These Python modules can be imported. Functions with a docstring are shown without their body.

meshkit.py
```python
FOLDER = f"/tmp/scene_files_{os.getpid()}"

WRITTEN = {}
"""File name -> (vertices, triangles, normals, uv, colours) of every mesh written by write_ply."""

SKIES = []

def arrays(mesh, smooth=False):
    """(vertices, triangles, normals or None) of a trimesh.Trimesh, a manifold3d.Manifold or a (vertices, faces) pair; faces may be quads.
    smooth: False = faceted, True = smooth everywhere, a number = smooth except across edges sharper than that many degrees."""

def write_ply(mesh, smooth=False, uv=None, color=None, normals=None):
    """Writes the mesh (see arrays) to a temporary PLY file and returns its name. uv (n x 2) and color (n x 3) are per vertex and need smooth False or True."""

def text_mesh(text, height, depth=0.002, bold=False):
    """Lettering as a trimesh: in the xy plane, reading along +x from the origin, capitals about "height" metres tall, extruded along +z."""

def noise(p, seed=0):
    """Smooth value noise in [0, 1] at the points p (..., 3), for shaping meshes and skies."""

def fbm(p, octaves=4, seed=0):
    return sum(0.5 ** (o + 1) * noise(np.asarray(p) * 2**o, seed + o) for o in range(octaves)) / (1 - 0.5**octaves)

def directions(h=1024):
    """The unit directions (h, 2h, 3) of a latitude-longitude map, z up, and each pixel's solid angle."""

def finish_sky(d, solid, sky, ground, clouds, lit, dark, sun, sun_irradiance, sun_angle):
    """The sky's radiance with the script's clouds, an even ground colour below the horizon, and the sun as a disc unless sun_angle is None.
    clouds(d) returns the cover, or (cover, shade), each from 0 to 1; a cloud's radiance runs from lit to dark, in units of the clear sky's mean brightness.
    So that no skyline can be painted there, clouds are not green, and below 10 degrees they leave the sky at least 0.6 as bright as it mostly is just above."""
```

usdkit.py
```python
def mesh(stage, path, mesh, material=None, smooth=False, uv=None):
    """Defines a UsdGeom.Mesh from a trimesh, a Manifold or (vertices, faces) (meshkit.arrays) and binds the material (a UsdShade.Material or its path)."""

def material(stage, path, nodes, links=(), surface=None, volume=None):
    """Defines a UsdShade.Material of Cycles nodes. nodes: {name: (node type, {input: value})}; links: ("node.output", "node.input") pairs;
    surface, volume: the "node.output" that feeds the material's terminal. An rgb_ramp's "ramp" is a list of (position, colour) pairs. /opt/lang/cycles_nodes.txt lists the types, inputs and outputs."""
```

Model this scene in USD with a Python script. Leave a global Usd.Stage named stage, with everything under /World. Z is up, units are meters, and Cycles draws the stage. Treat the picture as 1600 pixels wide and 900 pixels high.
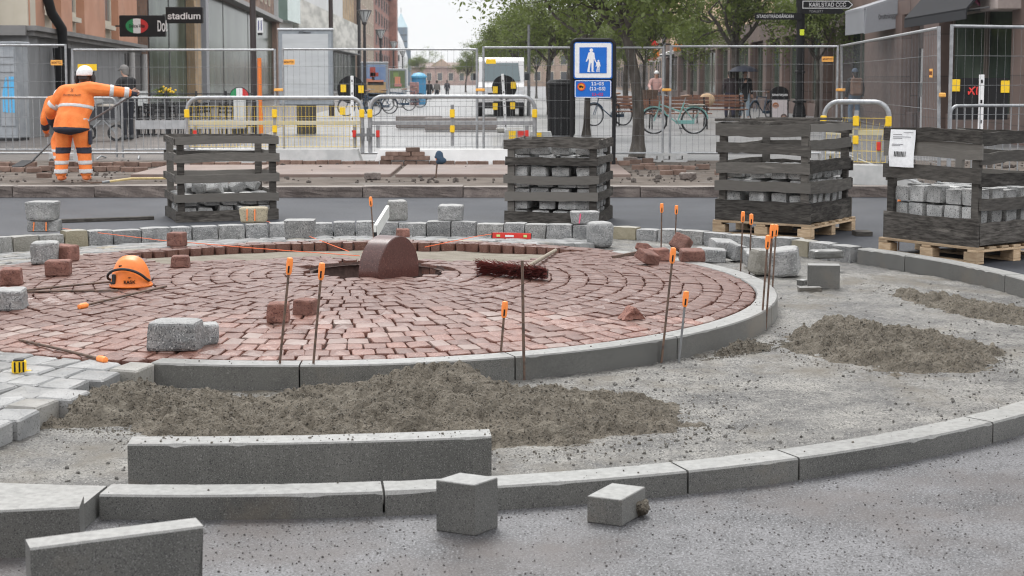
import math, random
import numpy as np, trimesh
import manifold3d as m3
import usdkit, meshkit
from shapely.geometry import Polygon, Point, box as sbox
from shapely.ops import unary_union
from pxr import Usd, UsdGeom, UsdShade, UsdLux, Sdf, Gf, Vt

stage = Usd.Stage.CreateInMemory()
UsdGeom.SetStageUpAxis(stage, 'Z')
UsdGeom.SetStageMetersPerUnit(stage, 1.0)
UsdGeom.Xform.Define(stage, '/World')
PI = math.pi

# ---------------------------------------------------------------- camera
HC, FPX, PITCH, HORIZON = 1.55, 2350.0, math.radians(5.0), 125.0
CY = HORIZON + FPX * math.tan(PITCH)
cam = UsdGeom.Camera.Define(stage, '/World/Camera')
cam.AddTranslateOp().Set((0, 0, HC))
cam.AddRotateXYZOp().Set((90 - math.degrees(PITCH), 0, 0))
cam.CreateHorizontalApertureAttr(36.0)
cam.CreateVerticalApertureAttr(36.0 * 9 / 16)
cam.CreateFocalLengthAttr(36.0 * FPX / 1600)
cam.CreateVerticalApertureOffsetAttr(-(450 - CY) / 1600 * 36.0)
cam.CreateClippingRangeAttr((0.1, 5000))
cam.CreateFStopAttr(6.3)
cam.CreateFocusDistanceAttr(9.5)
cam.CreateExposureAttr(0.83)

# ---------------------------------------------------------------- sky and sun (overcast, brightest over the street)
SUN_EL, SUN_AZ = math.radians(58), math.radians(-12)      # azimuth from +y towards +x
sd = np.array([math.sin(SUN_AZ) * math.cos(SUN_EL), math.cos(SUN_AZ) * math.cos(SUN_EL), math.sin(SUN_EL)])
# an even overcast: a white cloud deck, as bright at the horizon as the photograph's sky and brighter overhead (CIE overcast sky)
usdkit.material(stage, '/World/Looks/overcast_sky', {
    'sky': ('sky_texture', {'sky_type': 'single_scattering', 'sun_disc': False, 'sun_elevation': SUN_EL, 'sun_rotation': math.atan2(sd[0], sd[1])}),
    'tc': ('texture_coordinate', {}), 'sx': ('separate_xyz', {}),
    'up': ('map_range', {'from_min': 0.0, 'from_max': 1.0, 'to_min': 1.45, 'to_max': 2.85, 'clamp': True}),
    'n': ('noise_texture', {'scale': 2.2, 'detail': 5, 'roughness': 0.55}),
    'r': ('rgb_ramp', {'ramp': [(0.3, (3.2, 3.25, 3.35)), (0.7, (3.9, 3.9, 3.95))]}),
    'v': ('mix', {'mix_type': 'multiply', 'fac': 1.0}),
    'm': ('mix', {'mix_type': 'mix', 'fac': 0.95}),
    'bg': ('background_shader', {'strength': 0.1})},
    [('tc.generated', 'n.vector'), ('tc.generated', 'sx.vector'), ('sx.z', 'up.value'), ('n.fac', 'r.fac'), ('r.color', 'v.color1'), ('up.result', 'v.color2'),
     ('sky.color', 'm.color1'), ('v.color', 'm.color2'), ('m.color', 'bg.color')], surface='bg.background')
dome = UsdLux.DomeLight.Define(stage, '/World/sky')
UsdShade.MaterialBindingAPI.Apply(dome.GetPrim()).Bind(UsdShade.Material.Get(stage, '/World/Looks/overcast_sky'))
dome.GetPrim().SetCustomDataByKey('kind', 'structure')
sun = UsdLux.DistantLight.Define(stage, '/World/sun')
sun.CreateIntensityAttr(0.4); sun.CreateAngleAttr(30.0); sun.CreateNormalizeAttr(True); sun.CreateColorAttr((1.0, 0.98, 0.95))
# -z axis of the light points from the sun to the scene
_r = Gf.Rotation(Gf.Vec3d(0, 0, 1), Gf.Vec3d(*sd.tolist()))
sun.AddTransformOp().Set(Gf.Matrix4d().SetRotate(_r))

# ---------------------------------------------------------------- pixel -> world (only used to work out where things stand)
def ray(px, py):
    u, v = (px - 800) / FPX, (py - CY) / FPX
    return np.array([u, math.cos(PITCH) - v * math.sin(PITCH), -math.sin(PITCH) - v * math.cos(PITCH)])
def G(px, py, z=0.0):
    d = ray(px, py); t = (z - HC) / d[2]
    return np.array([d[0] * t, d[1] * t, z])
def GD(px, py, Y):
    d = ray(px, py); t = Y / d[1]
    return np.array([d[0] * t, Y, HC + d[2] * t])
CX, CYW, R1, R2 = -1.15, 10.3, 2.94, 5.10
ZI, ZO, CROWN, RC = 0.14, 0.09, 0.085, 2.80
def dome_z(x, y):
    r = np.hypot(np.asarray(x) - CX, np.asarray(y) - CYW)
    return ZI + CROWN * (1 - np.clip(r / RC, 0, 1) ** 2)
def on(px, py, hf, lo=2.0, hi=60.0):
    """where the ray meets the height function"""
    d = ray(px, py)
    a, b = lo, hi
    ts = np.linspace(a, b, 3000)
    z = HC + d[2] * ts
    h = np.array(hf(d[0] * ts, d[1] * ts)) + 0 * ts
    i = int(np.argmax(z < h))
    t = ts[i]
    return np.array([d[0] * t, d[1] * t, float(h[i])])
def D(px, py): return on(px, py, dome_z)

# ---------------------------------------------------------------- mesh helpers
def rotz(a):
    c, s = math.cos(a), math.sin(a)
    return np.array([[c, -s, 0], [s, c, 0], [0, 0, 1.0]])
def rotx(a):
    c, s = math.cos(a), math.sin(a)
    return np.array([[1, 0, 0], [0, c, -s], [0, s, c]])
def roty(a):
    c, s = math.cos(a), math.sin(a)
    return np.array([[c, 0, s], [0, 1, 0], [-s, 0, c]])
_BF = np.array([[0, 2, 1], [0, 3, 2], [4, 5, 6], [4, 6, 7], [0, 1, 5], [0, 5, 4], [1, 2, 6], [1, 6, 5], [2, 3, 7], [2, 7, 6], [3, 0, 4], [3, 4, 7]])
class MB:
    def __init__(s): s.v, s.f, s.n = [], [], 0
    def add(s, v, f):
        v = np.asarray(v, float); s.v.append(v); s.f.append(np.asarray(f, int) + s.n); s.n += len(v); return s
    def tm(s, m, R=None, t=(0, 0, 0)):
        v, f, _ = meshkit.arrays(m)
        if R is not None: v = v @ np.asarray(R).T
        return s.add(v + np.asarray(t, float), f)
    def hexa(s, c8): return s.add(c8, _BF)
    def box(s, c, size, rz=0.0, R=None, ch=0.0):
        x, y, z = np.asarray(size, float) / 2
        if ch > 0:
            ch = min(ch, x * .8, y * .8, z * .8)
            P = []
            for a in (-1, 1):
                for b in (-1, 1):
                    for d in (-1, 1):
                        P += [(a * (x - ch), b * (y - ch), d * z), (a * (x - ch), b * y, d * (z - ch)), (a * x, b * (y - ch), d * (z - ch))]
            h = trimesh.convex.convex_hull(np.array(P))
            v, f = np.array(h.vertices), np.array(h.faces)
        else:
            v = np.array([(-x, -y, -z), (x, -y, -z), (x, y, -z), (-x, y, -z), (-x, -y, z), (x, -y, z), (x, y, z), (-x, y, z)]); f = _BF
        RR = R if R is not None else rotz(rz)
        return s.add(v @ RR.T + np.asarray(c, float), f)
    def bar(s, a, b, w, t, up=(0, 0, 1)):
        """a rectangular bar from a to b, w wide and t thick along up"""
        a, b = np.asarray(a, float), np.asarray(b, float)
        d = b - a; L = np.linalg.norm(d); d = d / L
        u = np.asarray(up, float); sdir = np.cross(d, u); sdir /= np.linalg.norm(sdir); u = np.cross(sdir, d)
        return s.box((a + b) / 2, (L, w, t), R=np.stack([d, sdir, u], 1))
    def tube(s, pts, r, sides=8, caps=True):
        p = np.asarray(pts, float)
        t = np.gradient(p, axis=0); t /= np.linalg.norm(t, axis=1, keepdims=True) + 1e-12
        r = np.broadcast_to(np.asarray(r, float), (len(p),))
        a = np.cross(t[0], [0, 0, 1.0] if abs(t[0][2]) < .9 else [1.0, 0, 0]); a /= np.linalg.norm(a)
        A = []
        for k in range(len(p)):
            a = a - t[k] * (a @ t[k]); a /= np.linalg.norm(a) + 1e-12; A.append(a)
        A = np.array(A); B = np.cross(t, A)
        ang = np.arange(sides) * 2 * PI / sides
        v = (p[:, None] + r[:, None, None] * (np.cos(ang)[None, :, None] * A[:, None] + np.sin(ang)[None, :, None] * B[:, None])).reshape(-1, 3)
        i, j = np.meshgrid(np.arange(len(p) - 1), np.arange(sides), indexing='ij')
        q = np.stack([i * sides + j, i * sides + (j + 1) % sides, (i + 1) * sides + (j + 1) % sides, (i + 1) * sides + j], -1).reshape(-1, 4)
        f = np.vstack([q[:, [0, 1, 2]], q[:, [0, 2, 3]]])
        if caps:
            n = len(v); v = np.vstack([v, p[0], p[-1]]); e = (len(p) - 1) * sides
            f = np.vstack([f, [[n, (k + 1) % sides, k] for k in range(sides)], [[n + 1, e + k, e + (k + 1) % sides] for k in range(sides)]])
        return s.add(v, f)
    def lathe(s, prof, n=24, c=(0, 0, 0), R=None):
        """prof: (r, z) pairs, closed at both ends when r = 0"""
        prof = np.asarray(prof, float); ang = np.arange(n) * 2 * PI / n
        v = np.stack([prof[:, 0][:, None] * np.cos(ang), prof[:, 0][:, None] * np.sin(ang), np.repeat(prof[:, 1][:, None], n, 1)], -1).reshape(-1, 3)
        i, j = np.meshgrid(np.arange(len(prof) - 1), np.arange(n), indexing='ij')
        q = np.stack([i * n + j, i * n + (j + 1) % n, (i + 1) * n + (j + 1) % n, (i + 1) * n + j], -1).reshape(-1, 4)
        if R is not None: v = v @ np.asarray(R).T
        return s.add(v + np.asarray(c, float), np.vstack([q[:, [0, 1, 2]], q[:, [0, 2, 3]]]))
    def prism(s, poly, h, R=None, t=(0, 0, 0)):
        """a shapely polygon (or list of points) in xy, extruded h along z"""
        p = poly if hasattr(poly, 'geom_type') else Polygon(poly)
        for g in getattr(p, 'geoms', [p]):
            s.tm(trimesh.creation.extrude_polygon(g, h, engine='earcut'), R, t)
        return s
    def ball(s, c, r, n=1, sc=(1, 1, 1)):
        m = trimesh.creation.icosphere(n, 1.0)
        return s.add(np.array(m.vertices) * np.asarray(sc) * r + np.asarray(c, float), np.array(m.faces))
    def arrays(s): return np.vstack(s.v), np.vstack(s.f)
    def moved(s, R=None, t=(0, 0, 0)):
        o = MB(); v, f = s.arrays()
        return o.add((v if R is None else v @ np.asarray(R).T) + np.asarray(t, float), f)

_used = {}
def numbered(parent, name):
    k = (str(parent), name); n = _used.get(k, 0); _used[k] = n + 1
    return name if n == 0 else f'{name}_{n:03d}'
def tags(p, label=None, cat=None, group=None, kind=None):
    for k, x in (('label', label), ('category', cat), ('group', group), ('kind', kind)):
        if x: p.SetCustomDataByKey(k, x)
def thing(name, label=None, cat=None, loc=(0, 0, 0), rz=0.0, group=None, kind=None):
    x = UsdGeom.Xform.Define(stage, '/World/' + numbered('/World', name))
    x.AddTranslateOp().Set(Gf.Vec3d(*[float(a) for a in loc])); x.AddRotateZOp().Set(math.degrees(rz))
    tags(x.GetPrim(), label, cat, group, kind)
    return x.GetPrim()
def part(parent, name, mesh, mat, smooth=False, label=None, kind=None):
    path = str(parent.GetPath()) + '/' + numbered(parent.GetPath(), name)
    m = usdkit.mesh(stage, path, mesh.arrays() if isinstance(mesh, MB) else mesh, mat, smooth).GetPrim()
    tags(m, label, None, None, kind)
    return m
def solo(name, mesh, mat, label=None, cat=None, loc=None, group=None, kind=None, smooth=False, rz=0.0):
    """a thing that is one mesh"""
    path = '/World/' + numbered('/World', name)
    m = usdkit.mesh(stage, path, mesh.arrays() if isinstance(mesh, MB) else mesh, mat, smooth)
    if loc is not None:
        m.AddTranslateOp().Set(Gf.Vec3d(*[float(a) for a in loc])); m.AddRotateZOp().Set(math.degrees(rz))
    tags(m.GetPrim(), label, cat, group, kind)
    return m.GetPrim()
def dup(root, loc, rz=0.0, label=None, group=None, scale=None):
    was = root.GetCustomData(); base = root.GetName()
    import re
    base = re.sub(r'_\d{3}$', '', base)
    x = UsdGeom.Xform.Define(stage, '/World/' + numbered('/World', base))
    p = x.GetPrim(); p.GetReferences().AddInternalReference(root.GetPath()); p.SetInstanceable(True)
    x.ClearXformOpOrder()
    xf = UsdGeom.Xformable(p)
    ops = {o.GetOpName(): o for o in xf.GetOrderedXformOps()}
    t = UsdGeom.XformOp(p.CreateAttribute('xformOp:translate', Sdf.ValueTypeNames.Double3)); t.Set(Gf.Vec3d(*[float(a) for a in loc]))
    r = UsdGeom.XformOp(p.CreateAttribute('xformOp:rotateZ', Sdf.ValueTypeNames.Float)); r.Set(math.degrees(rz))
    order = [t, r]
    if scale is not None:
        sc = UsdGeom.XformOp(p.CreateAttribute('xformOp:scale', Sdf.ValueTypeNames.Float3)); sc.Set(Gf.Vec3f(*scale)); order.append(sc)
    xf.SetXformOpOrder(order)
    tags(p, label or was.get('label'), was.get('category'), group or was.get('group'))
    return p

# ---------------------------------------------------------------- materials
_mats = {}
def M(name, c1, c2=None, scale=12.0, rough=0.7, rough2=None, bump=0.0, bscale=60.0, bdist=0.01, speck=None, speck2=None, rand=None, ramt=0.25, metallic=0.0, spec=0.5, detail=4.0,
      stain=None, stretch=None, coat=0.0, contrast=(0.35, 0.65), tint=None, nrough=0.6):
    """noise-mottled principled material. speck = (scale, colour, threshold); stain = (scale, colour, lo, hi); rand = 'object' or 'island'; tint=(colour, amount) random second hue"""
    if name in _mats: return _mats[name]
    c2 = c2 or c1
    N = {'g': ('geometry', {}), 'n': ('noise_texture', {'scale': scale, 'detail': detail, 'roughness': nrough}),
         'r': ('rgb_ramp', {'ramp': [(contrast[0], c1), (contrast[1], c2)]}),
         'p': ('principled_bsdf', {'roughness': rough, 'metallic': metallic, 'specular_ior_level': spec, 'coat_weight': coat})}
    L = [('n.fac', 'r.fac')]
    vec = 'g.position'
    if stretch:
        N['mp'] = ('mapping', {'scale': stretch}); L += [('g.position', 'mp.vector')]; vec = 'mp.vector'
    L.append((vec, 'n.vector'))
    col = 'r.color'
    k = 0
    for sp in (speck, speck2):
        if sp:
            k += 1
            N[f's{k}'] = ('noise_texture', {'scale': sp[0], 'detail': 1.0, 'roughness': 0.5})
            N[f'sr{k}'] = ('rgb_ramp', {'ramp': [(sp[2], (0, 0, 0)), (min(sp[2] + 0.06, 1), (1, 1, 1))]})
            N[f'sm{k}'] = ('mix', {'mix_type': 'mix', 'color2': sp[1]})
            L += [('g.position', f's{k}.vector'), (f's{k}.fac', f'sr{k}.fac'), (f'sr{k}.color', f'sm{k}.fac'), (col, f'sm{k}.color1')]
            col = f'sm{k}.color'
    if stain:
        N['t'] = ('noise_texture', {'scale': stain[0], 'detail': 5.0, 'roughness': 0.65}); N['tr'] = ('rgb_ramp', {'ramp': [(stain[2], (0, 0, 0)), (stain[3], (1, 1, 1))]})
        N['tm'] = ('mix', {'mix_type': 'mix', 'color2': stain[1]})
        L += [(vec, 't.vector'), ('t.fac', 'tr.fac'), ('tr.color', 'tm.fac'), (col, 'tm.color1')]; col = 'tm.color'
    if rand:
        src = 'oi.random' if rand == 'object' else 'g.random_per_island'
        if rand == 'object': N['oi'] = ('object_info', {})
        N['mr'] = ('map_range', {'to_min': 1 - ramt, 'to_max': 1 + ramt}); N['h'] = ('hsv', {})
        L += [(src, 'mr.value'), ('mr.result', 'h.value'), (col, 'h.color')]; col = 'h.color'
        if tint:
            N['wn'] = ('math', {'math_type': 'multiply', 'value2': 7.31}); N['fr'] = ('math', {'math_type': 'fraction'})
            N['tp'] = ('math', {'math_type': 'power', 'value2': tint[1]})
            N['ti'] = ('mix', {'mix_type': 'mix', 'color2': tint[0]})
            L += [(src, 'wn.value1'), ('wn.value', 'fr.value1'), ('fr.value', 'tp.value1'), ('tp.value', 'ti.fac'), (col, 'ti.color1')]; col = 'ti.color'
    L.append((col, 'p.base_color'))
    if rough2 is not None:
        N['rn'] = ('noise_texture', {'scale': scale * 0.25 if scale < 40 else 1.5, 'detail': 4.0}); N['rr'] = ('map_range', {'from_min': 0.38, 'from_max': 0.62, 'to_min': rough2, 'to_max': rough, 'clamp': True})
        L += [('g.position', 'rn.vector'), ('rn.fac', 'rr.value'), ('rr.result', 'p.roughness')]
    if bump:
        N['bn'] = ('noise_texture', {'scale': bscale, 'detail': 5.0, 'roughness': 0.65}); N['b'] = ('bump', {'strength': bump, 'distance': bdist})
        L += [(vec, 'bn.vector'), ('bn.fac', 'b.height'), ('b.normal', 'p.normal')]
    _mats[name] = usdkit.material(stage, '/World/Looks/' + name, N, L, surface='p.BSDF')
    return _mats[name]
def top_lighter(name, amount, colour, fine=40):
    """paints skylight as a lighter tone on a granite's upward faces"""
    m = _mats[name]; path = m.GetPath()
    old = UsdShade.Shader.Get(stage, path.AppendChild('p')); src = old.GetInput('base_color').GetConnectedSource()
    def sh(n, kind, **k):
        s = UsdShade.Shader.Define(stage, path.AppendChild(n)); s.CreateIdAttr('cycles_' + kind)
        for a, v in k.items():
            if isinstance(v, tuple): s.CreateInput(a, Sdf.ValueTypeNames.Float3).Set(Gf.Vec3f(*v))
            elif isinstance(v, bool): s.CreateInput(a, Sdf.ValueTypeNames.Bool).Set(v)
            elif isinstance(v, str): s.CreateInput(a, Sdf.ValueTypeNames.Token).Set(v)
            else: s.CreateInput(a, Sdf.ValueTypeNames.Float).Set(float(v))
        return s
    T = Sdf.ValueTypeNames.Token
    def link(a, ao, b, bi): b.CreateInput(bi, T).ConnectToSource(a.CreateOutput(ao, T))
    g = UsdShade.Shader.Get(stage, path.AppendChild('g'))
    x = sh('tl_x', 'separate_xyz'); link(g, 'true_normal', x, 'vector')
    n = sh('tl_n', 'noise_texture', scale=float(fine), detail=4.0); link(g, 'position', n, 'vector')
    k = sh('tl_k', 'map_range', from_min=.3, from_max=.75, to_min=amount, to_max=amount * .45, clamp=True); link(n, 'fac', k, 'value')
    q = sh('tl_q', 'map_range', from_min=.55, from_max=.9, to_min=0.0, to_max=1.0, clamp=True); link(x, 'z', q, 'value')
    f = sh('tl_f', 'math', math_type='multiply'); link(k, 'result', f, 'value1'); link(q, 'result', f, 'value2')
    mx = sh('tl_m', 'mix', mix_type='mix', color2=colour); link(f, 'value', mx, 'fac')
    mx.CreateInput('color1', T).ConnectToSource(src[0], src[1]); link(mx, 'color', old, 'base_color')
def flat(name, c, rough=0.6, metallic=0.0, **k): return M(name, c, tuple(min(1, x * 1.12) for x in c), scale=30, rough=rough, metallic=metallic, **k)

SAWN = M('sawn_granite', (.085, .085, .08), (.125, .124, .116), scale=2.5, rough=.45, rough2=.3, bump=.12, bscale=260, bdist=.003, speck=(210, (.04, .04, .04), .58), speck2=(260, (.2, .2, .19), .6), rand='object', ramt=.14, stain=(1.6, (.15, .13, .105), .56, .75))
top_lighter('sawn_granite', .9, (.37, .37, .355))  # kerb tops coloured lighter than the sides, standing in for skylight
ROUGHG = M('rough_granite', (.16, .165, .165), (.3, .3, .295), scale=9, rough=.65, bump=.7, bscale=55, bdist=.012, speck=(110, (.07, .07, .075), .58), speck2=(130, (.5, .5, .49), .62), rand='object', ramt=.22, tint=((.26, .225, .14), 9.0))
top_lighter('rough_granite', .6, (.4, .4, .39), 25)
ROUGHGI = M('rough_granite_heap', (.16, .165, .165), (.3, .3, .295), scale=9, rough=.65, bump=.7, bscale=55, bdist=.012, speck=(110, (.07, .07, .075), .58), speck2=(130, (.5, .5, .49), .62), rand='island', ramt=.25)
PALEG = M('pale_rough_granite', (.3, .305, .3), (.5, .5, .49), scale=9, rough=.8, bump=.7, bscale=55, bdist=.012, speck=(110, (.09, .09, .095), .6), rand='object', ramt=.22)  # lighter copy of the rough granite, offsetting the shade inside the crates
PAVER = M('grey_paver', (.19, .195, .195), (.29, .29, .285), scale=7, rough=.5, rough2=.33, bump=.4, bscale=70, bdist=.006, speck=(140, (.07, .07, .07), .62), rand='object', ramt=.18, tint=((.3, .26, .18), 8.0), stain=(1.3, (.2, .17, .13), .55, .75))
PAVERI = M('grey_paver_far', (.19, .195, .195), (.29, .29, .285), scale=7, rough=.5, rough2=.33, bump=.4, bscale=70, bdist=.006, rand='island', ramt=.15)
_red = dict(scale=11, rough=.5, rough2=.33, bump=.5, bscale=60, bdist=.008, speck=(120, (.1, .045, .04), .62), speck2=(140, (.38, .23, .2), .64), ramt=.3)
REDC = M('red_granite', (.14, .06, .043), (.222, .112, .085), rand='object', tint=((.27, .2, .175), 5.0), **_red)
REDCI = M('red_granite_far', (.14, .06, .043), (.222, .112, .085), rand='island', tint=((.27, .2, .175), 5.0), **_red)
REDLOOSE = M('red_granite_rough', (.17, .08, .06), (.27, .13, .1), scale=16, rough=.8, bump=.8, bscale=45, bdist=.014, speck=(110, (.1, .04, .035), .6), rand='object', ramt=.2)
REDPOL = M('red_granite_polished', (.05, .02, .017), (.085, .036, .03), scale=60, rough=.28, rough2=.2, speck=(130, (.07, .035, .03), .57), speck2=(150, (.2, .1, .085), .66), bump=.05, bscale=200, bdist=.002)
ASPH = M('asphalt_wet', (.04, .04, .042), (.17, .17, .176), scale=.9, rough=.6, rough2=.3, bump=.5, bscale=130, bdist=.006, speck=(120, (.24, .24, .25), .56), speck2=(95, (.035, .035, .037), .57), stain=(.8, (.088, .074, .068), .48, .66), detail=12, contrast=(.4, .62), nrough=.8)
ASPHFAR = M('asphalt_road', (.034, .037, .045), (.056, .06, .07), scale=1.4, rough=.75, rough2=.62, bump=.35, bscale=120, bdist=.005, speck=(110, (.1, .105, .11), .6), spec=.3)
BASE = M('concrete_bed', (.055, .054, .053), (.27, .26, .235), scale=1.5, rough=.65, rough2=.36, bump=.9, bscale=75, bdist=.012, speck=(95, (.045, .043, .04), .545), speck2=(130, (.36, .35, .32), .62), stain=(1.1, (.115, .1, .075), .52, .66), detail=12, contrast=(.4, .6), nrough=.8)
MORTAR = M('damp_mortar', (.092, .079, .06), (.235, .206, .163), scale=5, rough=.95, bump=1.0, bscale=55, bdist=.03, nrough=.82, speck=(150, (.25, .23, .19), .63), speck2=(120, (.04, .034, .026), .6), stain=(2.0, (.26, .235, .19), .58, .74), detail=12)
SANDM = M('sand_bed', (.17, .15, .115), (.25, .225, .185), scale=6, rough=.95, bump=.7, bscale=90, bdist=.01, speck=(140, (.14, .12, .09), .6))
SOIL = M('joint_grit', (.05, .03, .025), (.1, .06, .05), scale=30, rough=.95)
WOOD = M('weathered_wood', (.028, .025, .022), (.1, .092, .083), scale=9, spec=.2, tint=((.17, .16, .145), 3.0), rough=.85, bump=.5, bscale=30, bdist=.006, rand='object', ramt=.55, stretch=(1, 1, 6), stain=(2.5, (.2, .185, .165), .58, .74))
PALLET = M('pale_wood', (.36, .25, .15), (.5, .38, .25), scale=9, rough=.8, bump=.3, bscale=40, bdist=.004, rand='object', ramt=.25, stretch=(1, 1, 5), stain=(2, (.2, .14, .09), .58, .78))
STEEL = M('galvanised_steel', (.3, .31, .32), (.42, .43, .44), scale=15, rough=.45, metallic=.6, bump=.05)
STEELD = M('dull_galvanised', (.16, .165, .17), (.24, .245, .25), scale=15, rough=.55, metallic=.4)
RUST = M('rusty_steel', (.07, .05, .04), (.16, .1, .07), scale=40, rough=.75, bump=.3, bscale=150, bdist=.002)
BLACK = flat('black_paint', (.012, .012, .013), .5, spec=.25)
DARK = flat('dark_rubber', (.025, .025, .027), .8)
ORANGE = flat('orange_plastic', (.85, .22, .04), .42)
CAPO = flat('orange_cap', (.9, .27, .06), .5)
YELLOW = flat('yellow_plastic', (.85, .55, .02), .5)
YELMESH = flat('yellow_mesh_paint', (.78, .56, .06), .5)
LABELO = flat('orange_label', (.85, .42, .09), .6)
WHITE = flat('white_paint', (.75, .75, .75), .5)
RED = flat('red_paint', (.6, .04, .03), .4)
BLUE = flat('blue_paint', (.02, .17, .6), .4)
CONC = M('concrete_block', (.38, .385, .38), (.5, .5, .49), scale=4, rough=.85, bump=.3, bscale=60, bdist=.006, stain=(1.2, (.28, .28, .27), .55, .75))
# ================================================================ ground
def sheet(name, poly, z, mat, kind='structure', hole=None):
    p = Polygon(poly) if not hasattr(poly, 'geom_type') else poly
    v, f = trimesh.creation.triangulate_polygon(p, engine='earcut')
    v3 = np.c_[v, np.full(len(v), z)]
    n = np.cross(v3[f[:, 1]] - v3[f[:, 0]], v3[f[:, 2]] - v3[f[:, 0]])[:, 2]
    f[n < 0] = f[n < 0][:, ::-1]
    return solo(name, (v3, f), mat, kind=kind)
KERB_Y = 20.0
PAVE_Z = 0.13
sheet('ground', [(-900, -300), (900, -300), (900, 2500), (-900, 2500)], -0.14, ASPHFAR)
_ringhole = Point(CX, CYW).buffer(R2 - .05, quad_segs=48)
sheet('asphalt_road', sbox(-60, -40, 60, 9.2).difference(_ringhole), 0.0, ASPH)
sheet('road', sbox(-60, 9.2, 60, KERB_Y + .1).difference(_ringhole), 0.0, ASPHFAR)

def polar(th, r): return CX + r * math.cos(th), CYW + r * math.sin(th)
def th_of(p): return math.atan2(p[1] - CYW, p[0] - CX)
PAVED0, PAVED1 = math.radians(64), math.radians(256.8)
def is_paved(th): return PAVED0 <= (th % (2 * PI)) <= PAVED1
def ring_z(x, y):
    r = np.hypot(np.asarray(x) - CX, np.asarray(y) - CYW)
    th = np.arctan2(np.asarray(y) - CYW, np.asarray(x) - CX) % (2 * PI)
    low = -.035 + (ZO + .035) * np.clip((th - 3.5) / .5, 0, 1)          # the ring falls away behind, and stays level near the viewer
    return ZI + (low - ZI) * np.clip((r - R1) / (R2 - .16 - R1), 0, 1)
_sd = np.random.RandomState(3)
def base_z(x, y):
    p = np.stack([np.asarray(x, float) * 1.0, np.asarray(y, float) * 1.0, 0 * np.asarray(x, float)], -1)
    r = np.hypot(p[..., 0] - CX, p[..., 1] - CYW)
    z = .006 + .018 * meshkit.fbm(p * 1.6, 3, 5) + .014 * (meshkit.fbm(p * 9, 3, 8) - .4) + .016 * (meshkit.fbm(p * 24, 3, 18) - .5)
    th = np.arctan2(p[..., 1] - CYW, p[..., 0] - CX)
    # sand banked along the outer kerb on the far right and behind the island
    bank = np.clip((r - 4.0) / .8, 0, 1) * np.clip((th + .25) / .3, 0, 1) * np.clip((.9 - th) / .3, 0, 1) * -.06
    back = np.clip((th - .55) / .3, 0, 1) * -.03
    return z + bank + back * (.5 + meshkit.fbm(p * 4, 3, 1))
def surf(x, y):
    x, y = np.asarray(x, float), np.asarray(y, float)
    r = np.hypot(x - CX, y - CYW); th = np.arctan2(y - CYW, x - CX)
    pv = ((th % (2 * PI)) >= PAVED0) & ((th % (2 * PI)) <= PAVED1)
    return np.where(r < R1, dome_z(x, y), np.where(r < R2, np.where(pv, ring_z(x, y), base_z(x, y)), 0.0))
def S(px, py): return on(px, py, surf, 3.0, 24.0)

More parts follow.
